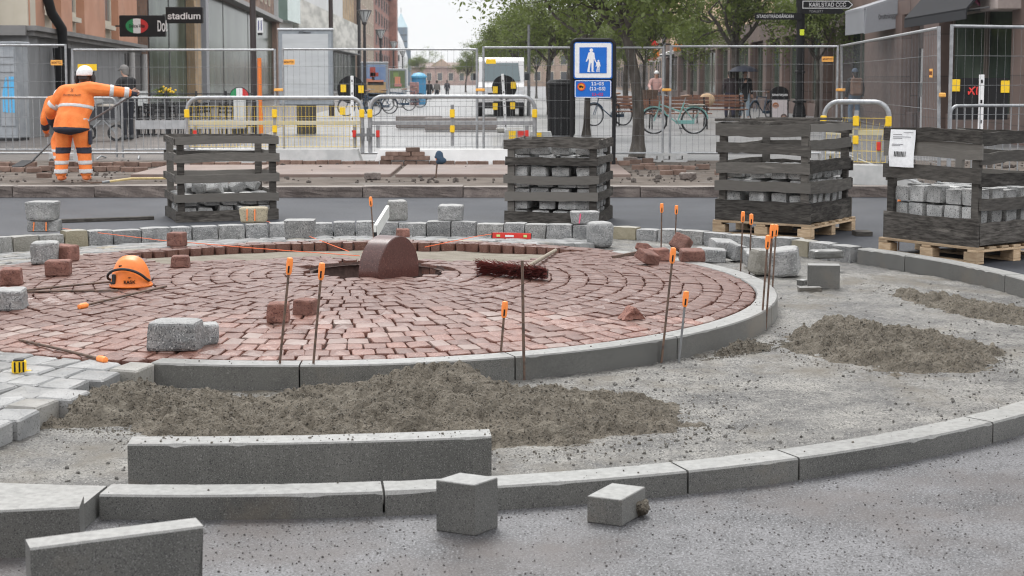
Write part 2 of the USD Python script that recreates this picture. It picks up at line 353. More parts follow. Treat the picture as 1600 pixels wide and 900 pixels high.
# bed of the ring, and the bed under the island
def grid_polar(r0, r1, t0, t1, dr, zf):
    nr = max(2, int((r1 - r0) / dr)); nt = max(3, int((t1 - t0) * (r0 + r1) / 2 / dr))
    R, T = np.meshgrid(np.linspace(r0, r1, nr), np.linspace(t0, t1, nt), indexing='ij')
    X, Y = CX + R * np.cos(T), CYW + R * np.sin(T)
    V = np.stack([X, Y, zf(X, Y)], -1).reshape(-1, 3)
    i, j = np.meshgrid(np.arange(nr - 1), np.arange(nt - 1), indexing='ij')
    q = np.stack([i * nt + j, (i + 1) * nt + j, (i + 1) * nt + j + 1, i * nt + j + 1], -1).reshape(-1, 4)
    return V, np.vstack([q[:, [0, 1, 2]], q[:, [0, 2, 3]]])
solo('concrete_bed', grid_polar(R1 - .1, R2 - .1, PAVED1 - 2 * PI - .03, PAVED0 + .03, .016, base_z), BASE, kind='structure', smooth=True)
solo('paving_bed', grid_polar(R1 - .02, R2 - .1, PAVED0 - .02, PAVED1 - .07, .12, lambda x, y: ring_z(x, y) - .025), SANDM, kind='structure', smooth=True)
# the trench still to be paved, behind the island's middle
def in_trench(x, y, m=0.0):
    r = math.hypot(x - CX, y - CYW)
    edge = CYW + .92 + .10 * math.sin(x * 3.1) + .07 * math.sin(x * 7.7) + m
    if x > .15: edge += (x - .15) * 2.4
    if x < -2.6: edge += (-2.6 - x) * 1.3
    return r < 2.78 and y > edge
HOLE = D(588, 419); HOLE_R = .48
def bed_z(X, Y):
    z = dome_z(X, Y) - .024
    sh = X.shape
    t = np.array([in_trench(a, b, .03) for a, b in zip(X.ravel(), Y.ravel())]).reshape(sh)
    p = np.stack([X, Y, 0 * X], -1)
    r = np.hypot(X - CX, Y - CYW)
    z = np.where(t, dome_z(X, Y) - .02 - .055 * np.clip((Y - CYW - 1.0) / 1.5, 0, 1) + .02 * (meshkit.fbm(p * 4, 3, 4) - .5), z)
    return z
V, F = grid_polar(.02, R1 - .02, 0, 2 * PI, .035, bed_z)
# open the bed at the hole
cen = V[F].mean(1); keep = np.hypot(cen[:, 0] - HOLE[0], cen[:, 1] - HOLE[1]) > HOLE_R - .03
tr = np.array([in_trench(a, b, .0) for a, b in cen[:, :2]])
solo('joint_bed', (V, F[keep & ~tr]), SOIL, kind='structure', smooth=True)
solo('sand_bed', (V, F[keep & tr]), SANDM, kind='structure', smooth=True)
hm = MB()
hz = HOLE[2]
hm.lathe([(HOLE_R + .002, hz - .01), (HOLE_R - .01, hz - .12), (0.001, hz - .125)], 40, (HOLE[0], HOLE[1], 0))
solo('drain_hole', hm, SOIL, 'round dark pit left open in the red cobbles around the half disc stone', 'pit', smooth=30)

# ================================================================ paving stones laid one by one
def cobble(quad, zf, rng, bev=.014, lift=.006, hgt=.08, cut=.22):
    """quad: 4 plan corners (ccw). returns verts, faces of one worn stone with a slightly domed top"""
    q = np.array(quad); c = q.mean(0)
    P = []
    for k in range(4):
        a, p, b = q[k - 1], q[k], q[(k + 1) % 4]
        ca, cb = cut * (.6 + .8 * rng.rand()) * .5, cut * (.6 + .8 * rng.rand()) * .5
        P += [p + (a - p) * ca, p + (b - p) * cb]
    P = np.array(P) + rng.normal(0, .0018, (8, 2))
    d = c - P; d /= np.linalg.norm(d, axis=1, keepdims=True)
    tilt = rng.normal(0, .013, 2); dz = rng.normal(0, lift)
    def lvl(pts, off): return np.c_[pts, np.array(zf(pts[:, 0], pts[:, 1])) + off + dz + (pts - c) @ tilt]
    v = np.vstack([lvl(P + d * bev, rng.normal(0, .0012, 8)), lvl(P, -bev * .75), lvl(P + d * .004, -hgt), lvl(c[None], .004 + abs(rng.normal(0, .003)))])
    f = []
    for k in range(8):
        n = (k + 1) % 8
        f += [[24, k, n], [8 + k, 8 + n, n], [8 + k, n, k], [16 + k, 16 + n, 8 + n], [16 + k, 8 + n, 8 + k]]
    return v, np.array(f)
def seen(c, m=250):
    dy = c[1] * math.cos(PITCH) - (c[2] - HC) * math.sin(PITCH)
    if dy < .5: return False
    px = 800 + FPX * c[0] / dy
    return -m < px < 1600 + m
def lay(parent, name, stones, mat, mat_far, limit=300, kindname=None):
    """the nearest stones as parts, the rest as one part"""
    stones = [s for s in stones if seen(s[0].mean(0))]
    stones.sort(key=lambda s: np.linalg.norm(s[0].mean(0) - np.array([0, 0, HC])))
    for v, f in stones[:limit]: part(parent, name, (v, f), mat)
    if len(stones) > limit:
        m = MB()
        for v, f in stones[limit:]: m.add(v, f)
        part(parent, kindname or name + 's', m, mat_far, kind='stuff')
rng = np.random.RandomState(11)
red, pitch = [], .128
r = .16
rr = []
while r < R1 - .02:
    rr.append(r); r += pitch * (1 + .03 * rng.randn())
for i, ra in enumerate(rr):
    rb = (rr[i + 1] if i + 1 < len(rr) else min(R1 - .004, ra + pitch)) - .006
    n = max(5, int(round(2 * PI * (ra + rb) / 2 / .112)))
    cuts = (np.arange(n) + rng.uniform(-.12, .12, n)) / n * 2 * PI + rng.rand() * 6
    wob = rng.normal(0, .0045, (n, 2))
    for k in range(n):
        a, b = cuts[k], cuts[(k + 1) % n] + (2 * PI if k == n - 1 else 0)
        g = .0034 / ((ra + rb) / 2)
        mid = (a + b) / 2; rm = (ra + rb) / 2
        x, y = polar(mid, rm)
        th = mid % (2 * PI)
        if th > PI: th -= 2 * PI
        kerbed = PAVED1 - 2 * PI < th < math.radians(46)
        r_out = rb
        if kerbed:
            if ra > RC - .045: continue
            r_out = min(rb, RC - .008)
        if in_trench(x, y) and r_out < 2.90 and rm < 2.72: continue
        if math.hypot(x - HOLE[0], y - HOLE[1]) < HOLE_R + .045: continue
        j = rng.normal(0, .0035, (4, 2))
        ga, gb = a + g * (1 + abs(rng.randn()) * .45), b - g * (1 + abs(rng.randn()) * .45)
        w0, w1 = wob[k]
        quad = [polar(ga, ra + w0), polar(ga, r_out + w0 * .5), polar(gb, r_out + w1 * .5), polar(gb, ra + w1)]
        quad = np.array(quad)[::-1] + j
        if r_out < ra + .07: continue
        red.append(cobble(quad, dome_z, rng, bev=.0045, lift=.002, cut=.2))
isl = thing('red_cobble_island', kind='structure')
lay(isl, 'cobble', red, REDC, REDCI, kindname='cobbles_beyond')
# ring of larger grey setts
grey = []
ra = R1 + .012
while ra < R2 - .3:
    rb = ra + .195
    n = int(2 * PI * (ra + rb) / 2 / .19)
    cuts = (np.arange(n) + rng.uniform(-.2, .2, n)) / n * 2 * PI + rng.rand() * 6
    for k in range(n):
        a, b = cuts[k], cuts[(k + 1) % n] + (2 * PI if k == n - 1 else 0)
        mid = ((a + b) / 2) % (2 * PI)
        lim = PAVED1 + rng.uniform(-.03, .015)
        if not (PAVED0 - .02 < mid < lim): continue
        g = .005 / ra
        quad = np.array([polar(a + g, ra), polar(a + g, rb - .008), polar(b - g, rb - .008), polar(b - g, ra)])[::-1] + rng.normal(0, .005, (4, 2))
        grey.append(cobble(quad, ring_z, rng, bev=.011, lift=.004, hgt=.17, cut=.12))
    ra = rb
ring = thing('grey_sett_ring', kind='structure')
lay(ring, 'sett', grey, PAVER, PAVERI, kindname='setts_beyond')

# ================================================================ kerbs
def arc_stone(ri, ro, t0, t1, z0, z1, ch=.006, seg=None):
    n = seg or max(2, int(abs(t1 - t0) * ro / .028))
    pr = [(ri, z0), (ro, z0), (ro, z1 - ch), (ro - ch, z1), (ri + ch, z1), (ri, z1 - ch)]
    V = []
    for t in np.linspace(t0, t1, n + 1):
        q = meshkit.noise(np.array([[t * ro * 16, z1 * 10, ro], [t * ro * 16, z1 * 10 + 5, ro]])); q = np.clip(q - .7, 0, 1) * .03 + .0012
        for k_, (a, z) in enumerate(pr):
            if k_ == 2: z -= q[0]
            elif k_ == 3: a -= q[0]
            elif k_ == 4: a += q[1]
            elif k_ == 5: z -= q[1]
            V.append((CX + a * math.cos(t), CYW + a * math.sin(t), z))
    k = len(pr); F = []
    for i in range(n):
        for j in range(k):
            a, b, c, d = i * k + j, i * k + (j + 1) % k, (i + 1) * k + (j + 1) % k, (i + 1) * k + j
            F += [[a, b, c], [a, c, d]]
    e = n * k
    for j in range(1, k - 1): F += [[0, j + 1, j], [e, e + j, e + j + 1]]
    F = np.array(F)
    if t1 > t0: F = F[:, ::-1]
    return np.array(V), F
ik = thing('island_kerb', kind='structure')
cuts = [PAVED1 - 2 * PI + .003] + [th_of(G(px, py, ZI)) for px, py in ((470, 567), (802, 556), (1046, 524))]
t = cuts[-1]
while t < math.radians(40): t += .46; cuts.append(min(t, math.radians(46)))
for a, b in zip(cuts[:-1], cuts[1:]):
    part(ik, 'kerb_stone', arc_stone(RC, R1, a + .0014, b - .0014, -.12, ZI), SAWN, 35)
ok_ = thing('roundabout_kerb', kind='structure')
cuts = [th_of(G(px, py, ZO)) for px, py in ((166, 762), (598, 759), (1058, 727), (1226, 707), (1528, 655))]
t = cuts[-1]
T1 = math.radians(33)
while t < T1 - .02: t = t + .27 if t + .36 < T1 else T1; cuts.append(t)
for a, b in zip(cuts[:-1], cuts[1:]):
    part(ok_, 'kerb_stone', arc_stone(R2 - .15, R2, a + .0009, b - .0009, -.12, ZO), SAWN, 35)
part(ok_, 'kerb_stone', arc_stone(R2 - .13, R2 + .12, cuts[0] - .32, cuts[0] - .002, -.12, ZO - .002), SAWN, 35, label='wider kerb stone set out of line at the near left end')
t = T1 + .012
def rockblock(size, seed, rnd=.16, rough=.07, sub=3):
    """a split granite block: a box with worn edges and a broken skin, centred on its base"""
    m = trimesh.creation.box((1, 1, 1))
    for _ in range(sub): m = m.subdivide()
    v = np.array(m.vertices) * np.asarray(size)
    h = np.asarray(size) / 2; rd = rnd * min(size)
    q = np.clip(v, -(h - rd), h - rd); d = v - q; L = np.linalg.norm(d, axis=1, keepdims=True)
    v = q + np.where(L > 0, d / np.maximum(L, 1e-9) * np.minimum(rd, L), 0)
    s = min(size)
    nrm = v / np.linalg.norm(v, axis=1, keepdims=True)
    v = v + nrm * ((meshkit.fbm(v / s * 2.3 + seed * 7.7, 3, seed) - .5) * rough * s * 2)[:, None]
    rs = np.random.RandomState(seed)
    v[:, 0] *= 1 + rs.uniform(-.08, .08) * v[:, 2] / h[2]
    v[:, 1] *= 1 + rs.uniform(-.08, .08) * v[:, 2] / h[2]
    v[:, 2] -= v[:, 2].min()
    return v, np.array(m.faces)
k = 0
while t < math.radians(172):
    L = rng.uniform(.2, .31); dt = L / R2
    v, f = rockblock((.16, L - .012, .22), 100 + k, .1, .05, 2)
    a = t + dt / 2; R = rotz(a)
    x, y = polar(a, R2 - .09)
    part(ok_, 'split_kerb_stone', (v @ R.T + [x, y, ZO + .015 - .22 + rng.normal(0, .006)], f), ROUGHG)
    t += dt; k += 1

# ================================================================ mortar heaps
GRAINS = M('mortar_grain', (.1, .09, .072), (.24, .22, .185), scale=60, rough=.95, rand='island', ramt=.3)
def heap(name, label, cx, cy, rx, ry, rot, bumps, hgt, seed, cell=.012, under=base_z):
    n, m_ = int(2.6 * rx / cell), int(2.6 * ry / cell)
    U, W = np.meshgrid(np.linspace(-1.3, 1.3, n), np.linspace(-1.3, 1.3, m_), indexing='ij')
    c, s = math.cos(rot), math.sin(rot)
    X = cx + U * rx * c - W * ry * s; Y = cy + U * rx * s + W * ry * c
    P = np.stack([X, Y, 0 * X], -1)
    rad = np.hypot(U, W) + .75 * (meshkit.fbm(P * 2.6, 5, seed) - .5) + .25 * (meshkit.fbm(P * 8, 3, seed + 1) - .5)
    h = np.clip(1 - rad, 0, 1) ** .8 * .35
    for bx, by, br, bh in bumps:
        h = h + bh * np.exp(-(((U - bx) * rx) ** 2 + ((W - by) * ry) ** 2) / br ** 2) * np.clip((1.15 - rad) * 3, 0, 1)
    rough = .10 * (meshkit.fbm(P * 7, 5, seed + 2) - .5) + .075 * (meshkit.fbm(P * 38, 3, seed + 3) - .5) - .05 * np.clip(np.abs(meshkit.fbm(P * 4, 2, seed + 6) - .5) * -9 + .5, 0, 1) * np.clip(h, 0, .5)
    inside = np.clip((1.02 - rad) * 5, -1, 1)
    z = h * hgt + rough * np.clip(inside * 1.5, .15, 1) + .02 * inside - .004
    r = np.hypot(X - CX, Y - CYW)
    Z = under(X, Y) + z
    V = np.stack([X, Y, Z], -1).reshape(-1, 3)
    i, j = np.meshgrid(np.arange(n - 1), np.arange(m_ - 1), indexing='ij')
    q = np.stack([i * m_ + j, (i + 1) * m_ + j, (i + 1) * m_ + j + 1, i * m_ + j + 1], -1).reshape(-1, 4)
    F = np.vstack([q[:, [0, 1, 2]], q[:, [0, 2, 3]]])
    tt = np.arctan2(Y - CYW, X - CX) % (2 * PI)
    ok2 = ((z > -.012) & (r > R1 + .001) & (r < R2 - .151) & ((tt > PAVED1 - .02 + .03 * meshkit.noise(P * 8)) | (tt < PAVED0))).ravel()
    F = F[ok2[F].all(1)]
    used = np.unique(F); mp = -np.ones(len(V), int); mp[used] = np.arange(len(used))
    V, F = V[used], mp[F]
    th = thing(name, label, 'mortar heap', (cx, cy, 0))
    off = np.array([cx, cy, 0])
    part(th, 'heap', (V - off, F), MORTAR, True)
    rs = np.random.RandomState(seed)
    pick = V[rs.choice(len(V), min(len(V), int(1500 * rx)), replace=False)] - off
    g = MB()
    tet = trimesh.creation.icosahedron(); tv, tf = np.array(tet.vertices), np.array(tet.faces)
    for p in pick:
        sz = .003 + .006 * rs.rand() ** 3
        g.add(tv * sz * rs.uniform(.6, 1.2, 3) + p + [0, 0, sz * .3], tf)
    for _ in range(int(1600 * rx)):                       # a ragged spill of crumbs round the foot
        t = rs.rand() * 2 * PI; q = 1.0 + abs(rs.normal(0, .16)); u_, w_ = q * math.cos(t), q * math.sin(t)
        x, y = cx + u_ * rx * c - w_ * ry * s, cy + u_ * rx * s + w_ * ry * c
        if not R1 + .01 < math.hypot(x - CX, y - CYW) < R2 - .16: continue
        sz = .002 + .0055 * rs.rand() ** 4
        g.add(tv * sz * rs.uniform(.6, 1.2, 3) + np.array([x, y, float(under(np.array([x]), np.array([y]))[0]) + sz * .3]) - off, tf)
    part(th, 'grains', g, GRAINS, kind='stuff')
a, b, pk = G(600, 665), G(1060, 655), G(700, 610)
heap('mortar_heap', 'long dark heap of damp mortar along the front of the red island', -.44, 6.68, 1.2, .62, .05, [(.10, .62, .30, .55), (.5, .2, .34, .18), (-.75, .3, .3, .08)], .205, 21)
heap('mortar_heap', 'dark mortar heap to the right of the red island, near the far kerb', *G(1385, 550)[:2], .56, .66, .12, [(-.25, .42, .2, .5), (.35, .1, .25, .2), (-.5, -.2, .3, .15)], .17, 31)
heap('mortar_heap', 'low spill of mortar against the edge of the grey setts on the left', *G(190, 648)[:2], .5, .34, .3, [(-.4, .4, .3, .2), (.3, .3, .25, .15)], .15, 41)
heap('mortar_heap', 'thin mortar strip lying along the inside of the far right kerb', *G(1560, 490)[:2], .3, 1.1, .42, [(0, .1, .3, .06), (.0, -.4, .3, .05)], .05, 51)
heap('mortar_heap', 'small crumbs of mortar at the foot of the red island kerb', *G(1165, 552)[:2], .32, .09, .75, [(0, 0, .2, .1)], .12, 61)

# loose gravel on the road and on the bed: small stones scattered by hand
def scatter(name, mat, pts, smin, smax, seed):
    rs = np.random.RandomState(seed); m = trimesh.creation.icosahedron()
    tv, tf = np.array(m.vertices), np.array(m.faces)
    g = MB()
    for p in pts:
        sz = smin + (smax - smin) * rs.rand() ** 3
        g.add((tv * rs.uniform(.6, 1.3, 3)) @ rotz(rs.rand() * 6).T * sz + p + [0, 0, sz * .35], tf)
    solo(name, g, mat, 'loose grit and small gravel scattered over the ground', 'gravel', kind='stuff')
rs = np.random.RandomState(5)
pts = []
while len(pts) < 2400:
    p = G(rs.uniform(-60, 1660), 660 + 240 * rs.rand(), 0.0)
    r = math.hypot(p[0] - CX, p[1] - CYW)
    if r < R2 + .01: continue
    dens = math.exp(-(r - R2) / .09) + .28 + .5 * (meshkit.fbm(np.array([p * 1.6]), 3, 7)[0] > .52)
    if rs.rand() < dens: pts.append(p)
GRIT = M('road_grit', (.05, .048, .047), (.26, .24, .23), scale=90, rough=.75, rand='island', ramt=.4)
GRITB = M('bed_grit', (.07, .065, .055), (.28, .27, .25), scale=90, rough=.75, rand='island', ramt=.35)
scatter('road_gravel', GRIT, pts, .0015, .0046, 6)
pts = []
while len(pts) < 2000:
    p = G(rs.uniform(-20, 1640), 430 + 320 * rs.rand(), 0.02)
    r = math.hypot(p[0] - CX, p[1] - CYW); th = math.atan2(p[1] - CYW, p[0] - CX)
    if not (R1 + .01 < r < R2 - .16) or is_paved(th): continue
    if rs.rand() < .25 + .9 * (meshkit.fbm(np.array([p * 1.3]), 3, 9)[0] > .5):
        pts.append(np.array([p[0], p[1], float(base_z(p[0], p[1]))]))
scatter('bed_gravel', GRITB, pts, .002, .010, 8)

# ================================================================ loose kerbs and blocks
def arc_loose(p0, p1, sag, w, h, n=46, skew=0.0):
    """a curved kerb stone standing loose; p0 -> p1 its front bottom edge, bowed towards the viewer by sag"""
    p0, p1 = np.array(p0[:2]), np.array(p1[:2]); d = p1 - p0; L = np.linalg.norm(d); d /= L
    nrm = np.array([d[1], -d[0]])
    V = []; ch = .005
    for u in np.linspace(0, 1, n + 1):
        c = p0 + d * L * u + nrm * sag * 4 * u * (1 - u)
        for s, z in ((0, 0), (0, h - ch), (ch, h), (w - ch, h), (w, h - ch), (w, 0)):
            sk = skew * (1 if u == 1 else 0) * (1 - z / h)
            q = np.clip(meshkit.noise(np.array([[u * L * 17, L * 3 + (5 if s > ch else 0), h]]))[0] - .68, 0, 1) * .035 + .001
            if z == h - ch: z -= q
            elif z == h: s = s + q if s < w / 2 else s - q
            V.append((*(c - nrm * s - d * sk), z))
    k = 6; F = []
    for i in range(n):
        for j in range(k):
            a, b, c_, dd = i * k + j, i * k + (j + 1) % k, (i + 1) * k + (j + 1) % k, (i + 1) * k + j
            F += [[a, c_, b], [a, dd, c_]]
    e = n * k
    for j in range(1, k - 1): F += [[0, j, j + 1], [e, e + j + 1, e + j]]
    V = np.array(V); c = np.array([*((p0 + p1) / 2), 0])
    return V - c, np.array(F)[:, ::-1], c
def loose_kerb(label, p0, p1, sag, w, h, skew=0.0):
    v, f, c = arc_loose(p0, p1, sag, w, h, skew=skew)
    c[2] = p0[2]
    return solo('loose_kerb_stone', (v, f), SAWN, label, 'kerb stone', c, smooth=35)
def at_top(px, py, h, z0=0.0):
    p = G(px, py, z0 + h); return np.array([p[0], p[1], z0])
loose_kerb('long curved sawn kerb stone lying loose between mortar heap and near kerb', at_top(199, 694, .185, .0), at_top(768, 682, .185, .0), .035, .13, .185)
loose_kerb('straight sawn kerb stone cut off by the left edge, behind the broken one', at_top(-170, 806, .16), at_top(124, 792, .16), .0, .14, .16)
loose_kerb('sawn kerb stone with a broken slanting end, nearest in the bottom left corner', at_top(47, 857, .25), at_top(318, 822, .25), .0, .10, .25, skew=.03)
def sawn_block(label, fc, left, right, h, ch=.003):
    """fc: front corner on the ground, left / right: the vectors along its two visible faces"""
    l, r_ = np.array([*left, 0.]), np.array([*right, 0.])
    e = np.array([0, 0, 1.0]); c8 = [np.zeros(3), r_, r_ + l, l]
    P = []
    cen = (r_ + l) / 2
    for q in c8:
        for z in (0, h):
            dirs = [cen - q]
            for o in (r_, l):
                pass
            a = r_ / np.linalg.norm(r_); b = l / np.linalg.norm(l)
            sa = 1 if (q @ a) < (cen @ a) else -1; sb = 1 if (q @ b) < (cen @ b) else -1; sz = 1 if z == 0 else -1
            p = q + e * z
            P += [p + a * sa * ch + b * sb * ch, p + a * sa * ch + e * sz * ch, p + b * sb * ch + e * sz * ch]
    m = trimesh.convex.convex_hull(np.array(P))
    return solo('granite_block', (np.array(m.vertices), np.array(m.faces)), SAWN, label, 'granite block', fc)
g = G(741, 838); gl, gr = G(681, 829), G(771, 827)
sawn_block('tall sawn granite block standing in front of the near kerb', g, (gl - g)[:2], (gr - g)[:2] * 1.25, .178)
g = G(971, 823); gl, gr = G(917, 816), G(1000, 806)
sawn_block('low sawn granite block on the wet asphalt, with a crumb of mortar behind it', g, (gl - g)[:2], (gr - g)[:2] * 1.3, .095)
v, f = rockblock((.055, .05, .055), 77, .4, .3)
solo('mortar_lump', (v, f), MORTAR, 'lump of mortar stuck behind the low sawn block', 'mortar lump', G(1001, 806))
_sc = lambda p: p[1] / FPX
def rock(px, py, wpx, hpx, dep, rz, mat, label, name='loose_sett', cat='stone', seed=0, tilt=None, rnd=.14, rough=.06, z=None, hf=None, group=None, sub=3):
    p = G(px, py, z) if z is not None else S(px, py)
    s = _sc(p)
    v, f = rockblock((wpx * s, dep, hpx * s), seed or int(px * 7 + py), rnd, rough, sub)
    if tilt:
        v = v @ (rotx(tilt[0]) @ roty(tilt[1])).T; v[:, 2] -= v[:, 2].min()
    v[:, 2] -= .006
    return solo(name, (v, f), mat, label, cat, p + [0, dep * .4, 0], rz=rz, group=group)
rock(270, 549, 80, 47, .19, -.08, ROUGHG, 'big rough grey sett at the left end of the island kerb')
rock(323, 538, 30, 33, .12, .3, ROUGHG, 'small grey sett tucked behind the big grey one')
rock(433, 505, 34, 32, .11, .05, REDLOOSE, 'left of the two loose red setts in the middle of the red cobbles')
rock(476, 493, 34, 26, .11, -.25, REDLOOSE, 'right of the two loose red setts in the middle of the red cobbles')
rock(467, 374, 46, 31, .2, .03, ROUGHG, 'square grey sett on the light paving straight behind the stakes', rnd=.06, rough=.02)
rock(938, 388, 38, 42, .2, .4, ROUGHG, 'upright rounded grey sett at the back edge of the red cobbles', rnd=.3, rough=.03)
rock(280, 418, 28, 19, .11, .1, REDLOOSE, 'small red sett on the cobbles in front of the red trench wall')
rock(275, 386, 27, 23, .11, -.3, REDLOOSE, 'red sett standing on the light paving behind the trench')
rock(88, 432, 38, 26, .13, .1, REDLOOSE, 'dark red sett to the left of the orange helmet')
rock(98, 410, 38, 27, .14, -.3, REDLOOSE, 'red sett leaning against the rough grey one on the left')
rock(66, 413, 42, 35, .2, .2, ROUGHG, 'rough grey sett beside two red ones on the left')
rock(14, 447, 32, 28, .14, .2, REDLOOSE, 'red sett cut by the left edge of the photo')
rock(8, 486, 50, 34, .2, .12, ROUGHG, 'grey sett with a reddish top at the left edge of the photo')
rock(66, 362, 48, 18, .2, .05, ROUGHG, 'lower grey sett of the pair stacked on the far kerb on the left', z=ZO + .02)
p = G(64, 346, ZO + .13)
v, f = rockblock((46 * _sc(p), .2, 30 * _sc(p)), 431, .1, .03); pl = G(66, 362, ZO + .02)
solo('loose_sett', (v, f), ROUGHG, 'upper grey sett of the pair stacked on the far kerb on the left', 'stone', (pl[0] - .01, pl[1] + .07, ZO + .125), rz=-.05)
rock(395, 348, 42, 24, .18, .1, M('ochre_granite', (.3, .26, .18), (.42, .37, .27), scale=9, rough=.8, bump=.6, bscale=60, speck=(110, (.1, .09, .07), .6)), 'yellowish sett on the far kerb in front of the leftmost crate', z=ZO + .02)
rock(620, 345, 31, 32, .19, .15, ROUGHG, 'grey sett on the far kerb leaning on the straightedge', z=ZO + .02)
rock(704, 346, 38, 26, .19, -.1, ROUGHG, 'grey sett with a faint red mark standing alone on the far kerb', z=ZO + .02)
rock(914, 351, 42, 21, .18, .12, ROUGHG, 'grey sett with a pink stripe in front of the second crate', z=ZO + .02)
rock(629, 371, 20, 14, .11, .2, REDLOOSE, 'red sett just behind the half disc stone')
for i, (px, py, w, h, d, a) in enumerate(((1010, 415, 32, 17, .13, .6), (1030, 408, 30, 20, .13, .2), (1058, 399, 28, 26, .12, -.5), (1082, 409, 38, 19, .13, .1), (1008, 399, 26, 10, .12, .9))):
    rock(px, py, w, h, d, a, REDLOOSE, ['red sett at the near tip of the pile by the far edge of the island', 'red sett in the middle of the pile by the far edge of the island', 'tallest red sett of the pile by the far edge of the island', 'long red sett at the right end of the pile by the far island edge', 'flat red chip at the back of the pile by the far edge of the island'][i], tilt=((.35, .2), (0, 0), (-.5, .4), (.1, 0), (0, .5))[i])
for i, (px, py, w, h, d, a) in enumerate(((1130, 402, 40, 24, .2, .2), (1112, 411, 46, 22, .2, -.1), (1150, 410, 22, 26, .16, .4), (1195, 432, 42, 40, .2, .2), (1230, 434, 48, 42, .22, -.3), (1180, 420, 30, 26, .18, .1), (1246, 397, 34, 16, .18, .3))):
    rock(px, py, w, h, d, a, ROUGHG, ['rough grey sett at the back of the heap right of the island', 'flat rough grey sett nearest the red pile', 'narrow grey sett standing in the heap right of the island', 'grey sett in front of the heap, behind the stakes', 'largest rough grey sett, right of the bundle of stakes', 'grey sett half hidden behind the stakes right of the island', 'pale grey sett lying against the rough far kerb'][i], tilt=((.1, .1), (0, .05), (.1, .2), (0, .1), (.12, -.12), (.2, 0), (.35, .1))[i])
g = S(1266, 455); s = _sc(g)
sawn_block('upright sawn granite block on the bed, with a curved offcut on top', G(1312, 452, .02), np.array([-50 * s, .03]), np.array([.02, .12]), 38 * s)
v, f = rockblock((.26, .14, .07), 91, .3, .1)
solo('kerb_offcut', (v, f), SAWN, 'curved kerb offcut lying behind the upright sawn block', 'stone offcut', S(1292, 424) + [0, .05, .10], rz=.2)
for px, py, w, h, a, lb in ((1266, 456, 36, 8, .1, 'flat splinter of granite in front of the upright sawn block'), (1255, 446, 16, 9, .8, 'small granite splinter left of the upright sawn block')):
    rock(px, py, w, h, .06, a, SAWN, lb, 'granite_splinter', 'stone splinter', rnd=.1, rough=.2)
v, f = rockblock((.14, .1, .07), 95, .05, .25)
v[:, 0] *= 1 - .75 * v[:, 2] / .07
solo('cobble_shard', (v, f), REDLOOSE, 'pointed shard of red cobble alone on the right half of the island', 'stone shard', S(986, 499), rz=.3)
rock(1350, 369, 26, 8, .2, .0, WOOD, 'dark timber block lying on the road between the two right crates', 'timber_block', 'timber', z=0.0, rnd=.05, rough=.01)

# crumbs of mortar left on the kerb tops and on the loose kerb
rs = np.random.RandomState(19); pts = []
for _ in range(160):
    t = rs.uniform(math.radians(-101), math.radians(40)); r_ = rs.uniform(RC + .01, R1 - .01)
    if rs.rand() < .35 + .65 * (meshkit.noise(np.array([[t * 9, 0, 0]]))[0] > .6): x, y = polar(t, r_); pts.append(np.array([x, y, ZI]))
for _ in range(130):
    t = rs.uniform(math.radians(-94), math.radians(10)); x, y = polar(t, rs.uniform(R2 - .14, R2 - .01)); pts.append(np.array([x, y, ZO]))
p0, p1 = at_top(199, 694, .185), at_top(768, 682, .185)
for _ in range(150):
    u = rs.rand(); c = p0 + (p1 - p0) * u; pts.append(np.array([c[0], c[1] + .012 + .1 * rs.rand() - .035 * 4 * u * (1 - u), .185]))
scatter('mortar_crumbs', GRAINS, pts, .0012, .0055, 20)

PK = flat('pink_spray', (.8, .12, .22), .6); OS = flat('orange_spray', (.85, .25, .08), .6)
def mark(label, pts, p, dep, mat):
    solo('paint_mark', MB().tube([GD(x, y, p[1] - .1 * dep - .006) for x, y in pts], .007, 5), mat, label, 'paint mark')
mark('left orange paint line on the yellowish sett before the leftmost crate', [(386, 345), (386, 327)], G(395, 348, ZO + .02), .18, OS)
mark('right orange paint line on the yellowish sett before the leftmost crate', [(398, 345), (398, 327)], G(395, 348, ZO + .02), .18, OS)
mark('pink paint stripe on the grey sett in front of the middle crate', [(905, 349), (907, 334)], G(914, 351, ZO + .02), .18, PK)
mark('left orange paint line on the lower sett of the stacked pair', [(52, 361), (53, 347)], G(66, 362, ZO + .02), .2, OS)
mark('right orange paint line on the lower sett of the stacked pair', [(72, 361), (72, 347)], G(66, 362, ZO + .02), .2, OS)
# ================================================================ things lying on the building site
# polished half disc stone
hc = D(622, 430)
a = math.radians(38)                     # the disc's face looks right and towards the viewer
nrm = np.array([math.sin(a + .38), -math.cos(a + .38), 0]); tx = np.array([math.cos(a + .38), math.sin(a + .38), 0])
Rw = .245; cz = .035; tw = .17
prof = []
for t in np.linspace(PI + math.asin(min(1, .13 / Rw)), -math.asin(min(1, .13 / Rw)), 40): prof.append((Rw * math.cos(t), cz + Rw * math.sin(t)))
m = MB(); V = []; n = len(prof); ch = .006
for off, sc in ((-tw / 2, 1 - ch / Rw), (-tw / 2 + ch, 1), (tw / 2 - ch, 1), (tw / 2, 1 - ch / Rw)):
    for x, z in prof: V.append(tx * x * sc + nrm * off + np.array([0, 0, cz + (z - cz) * sc]))
F = []
for r_ in range(3):
    for i in range(n - 1): F += [[r_ * n + i, r_ * n + i + 1, (r_ + 1) * n + i + 1], [r_ * n + i, (r_ + 1) * n + i + 1, (r_ + 1) * n + i]]
for base, flip in ((0, False), (3 * n, True)):
    for i in range(1, n - 1): F.append([base, base + i + 1, base + i] if flip else [base, base + i, base + i + 1])
m.add(V, np.array(F)[:, ::-1])
solo('half_disc_stone', m, REDPOL, 'polished red granite half disc standing upright in the middle of the island', 'round stone', hc + nrm * -.08 + [.0, .06, -.02], smooth=30)

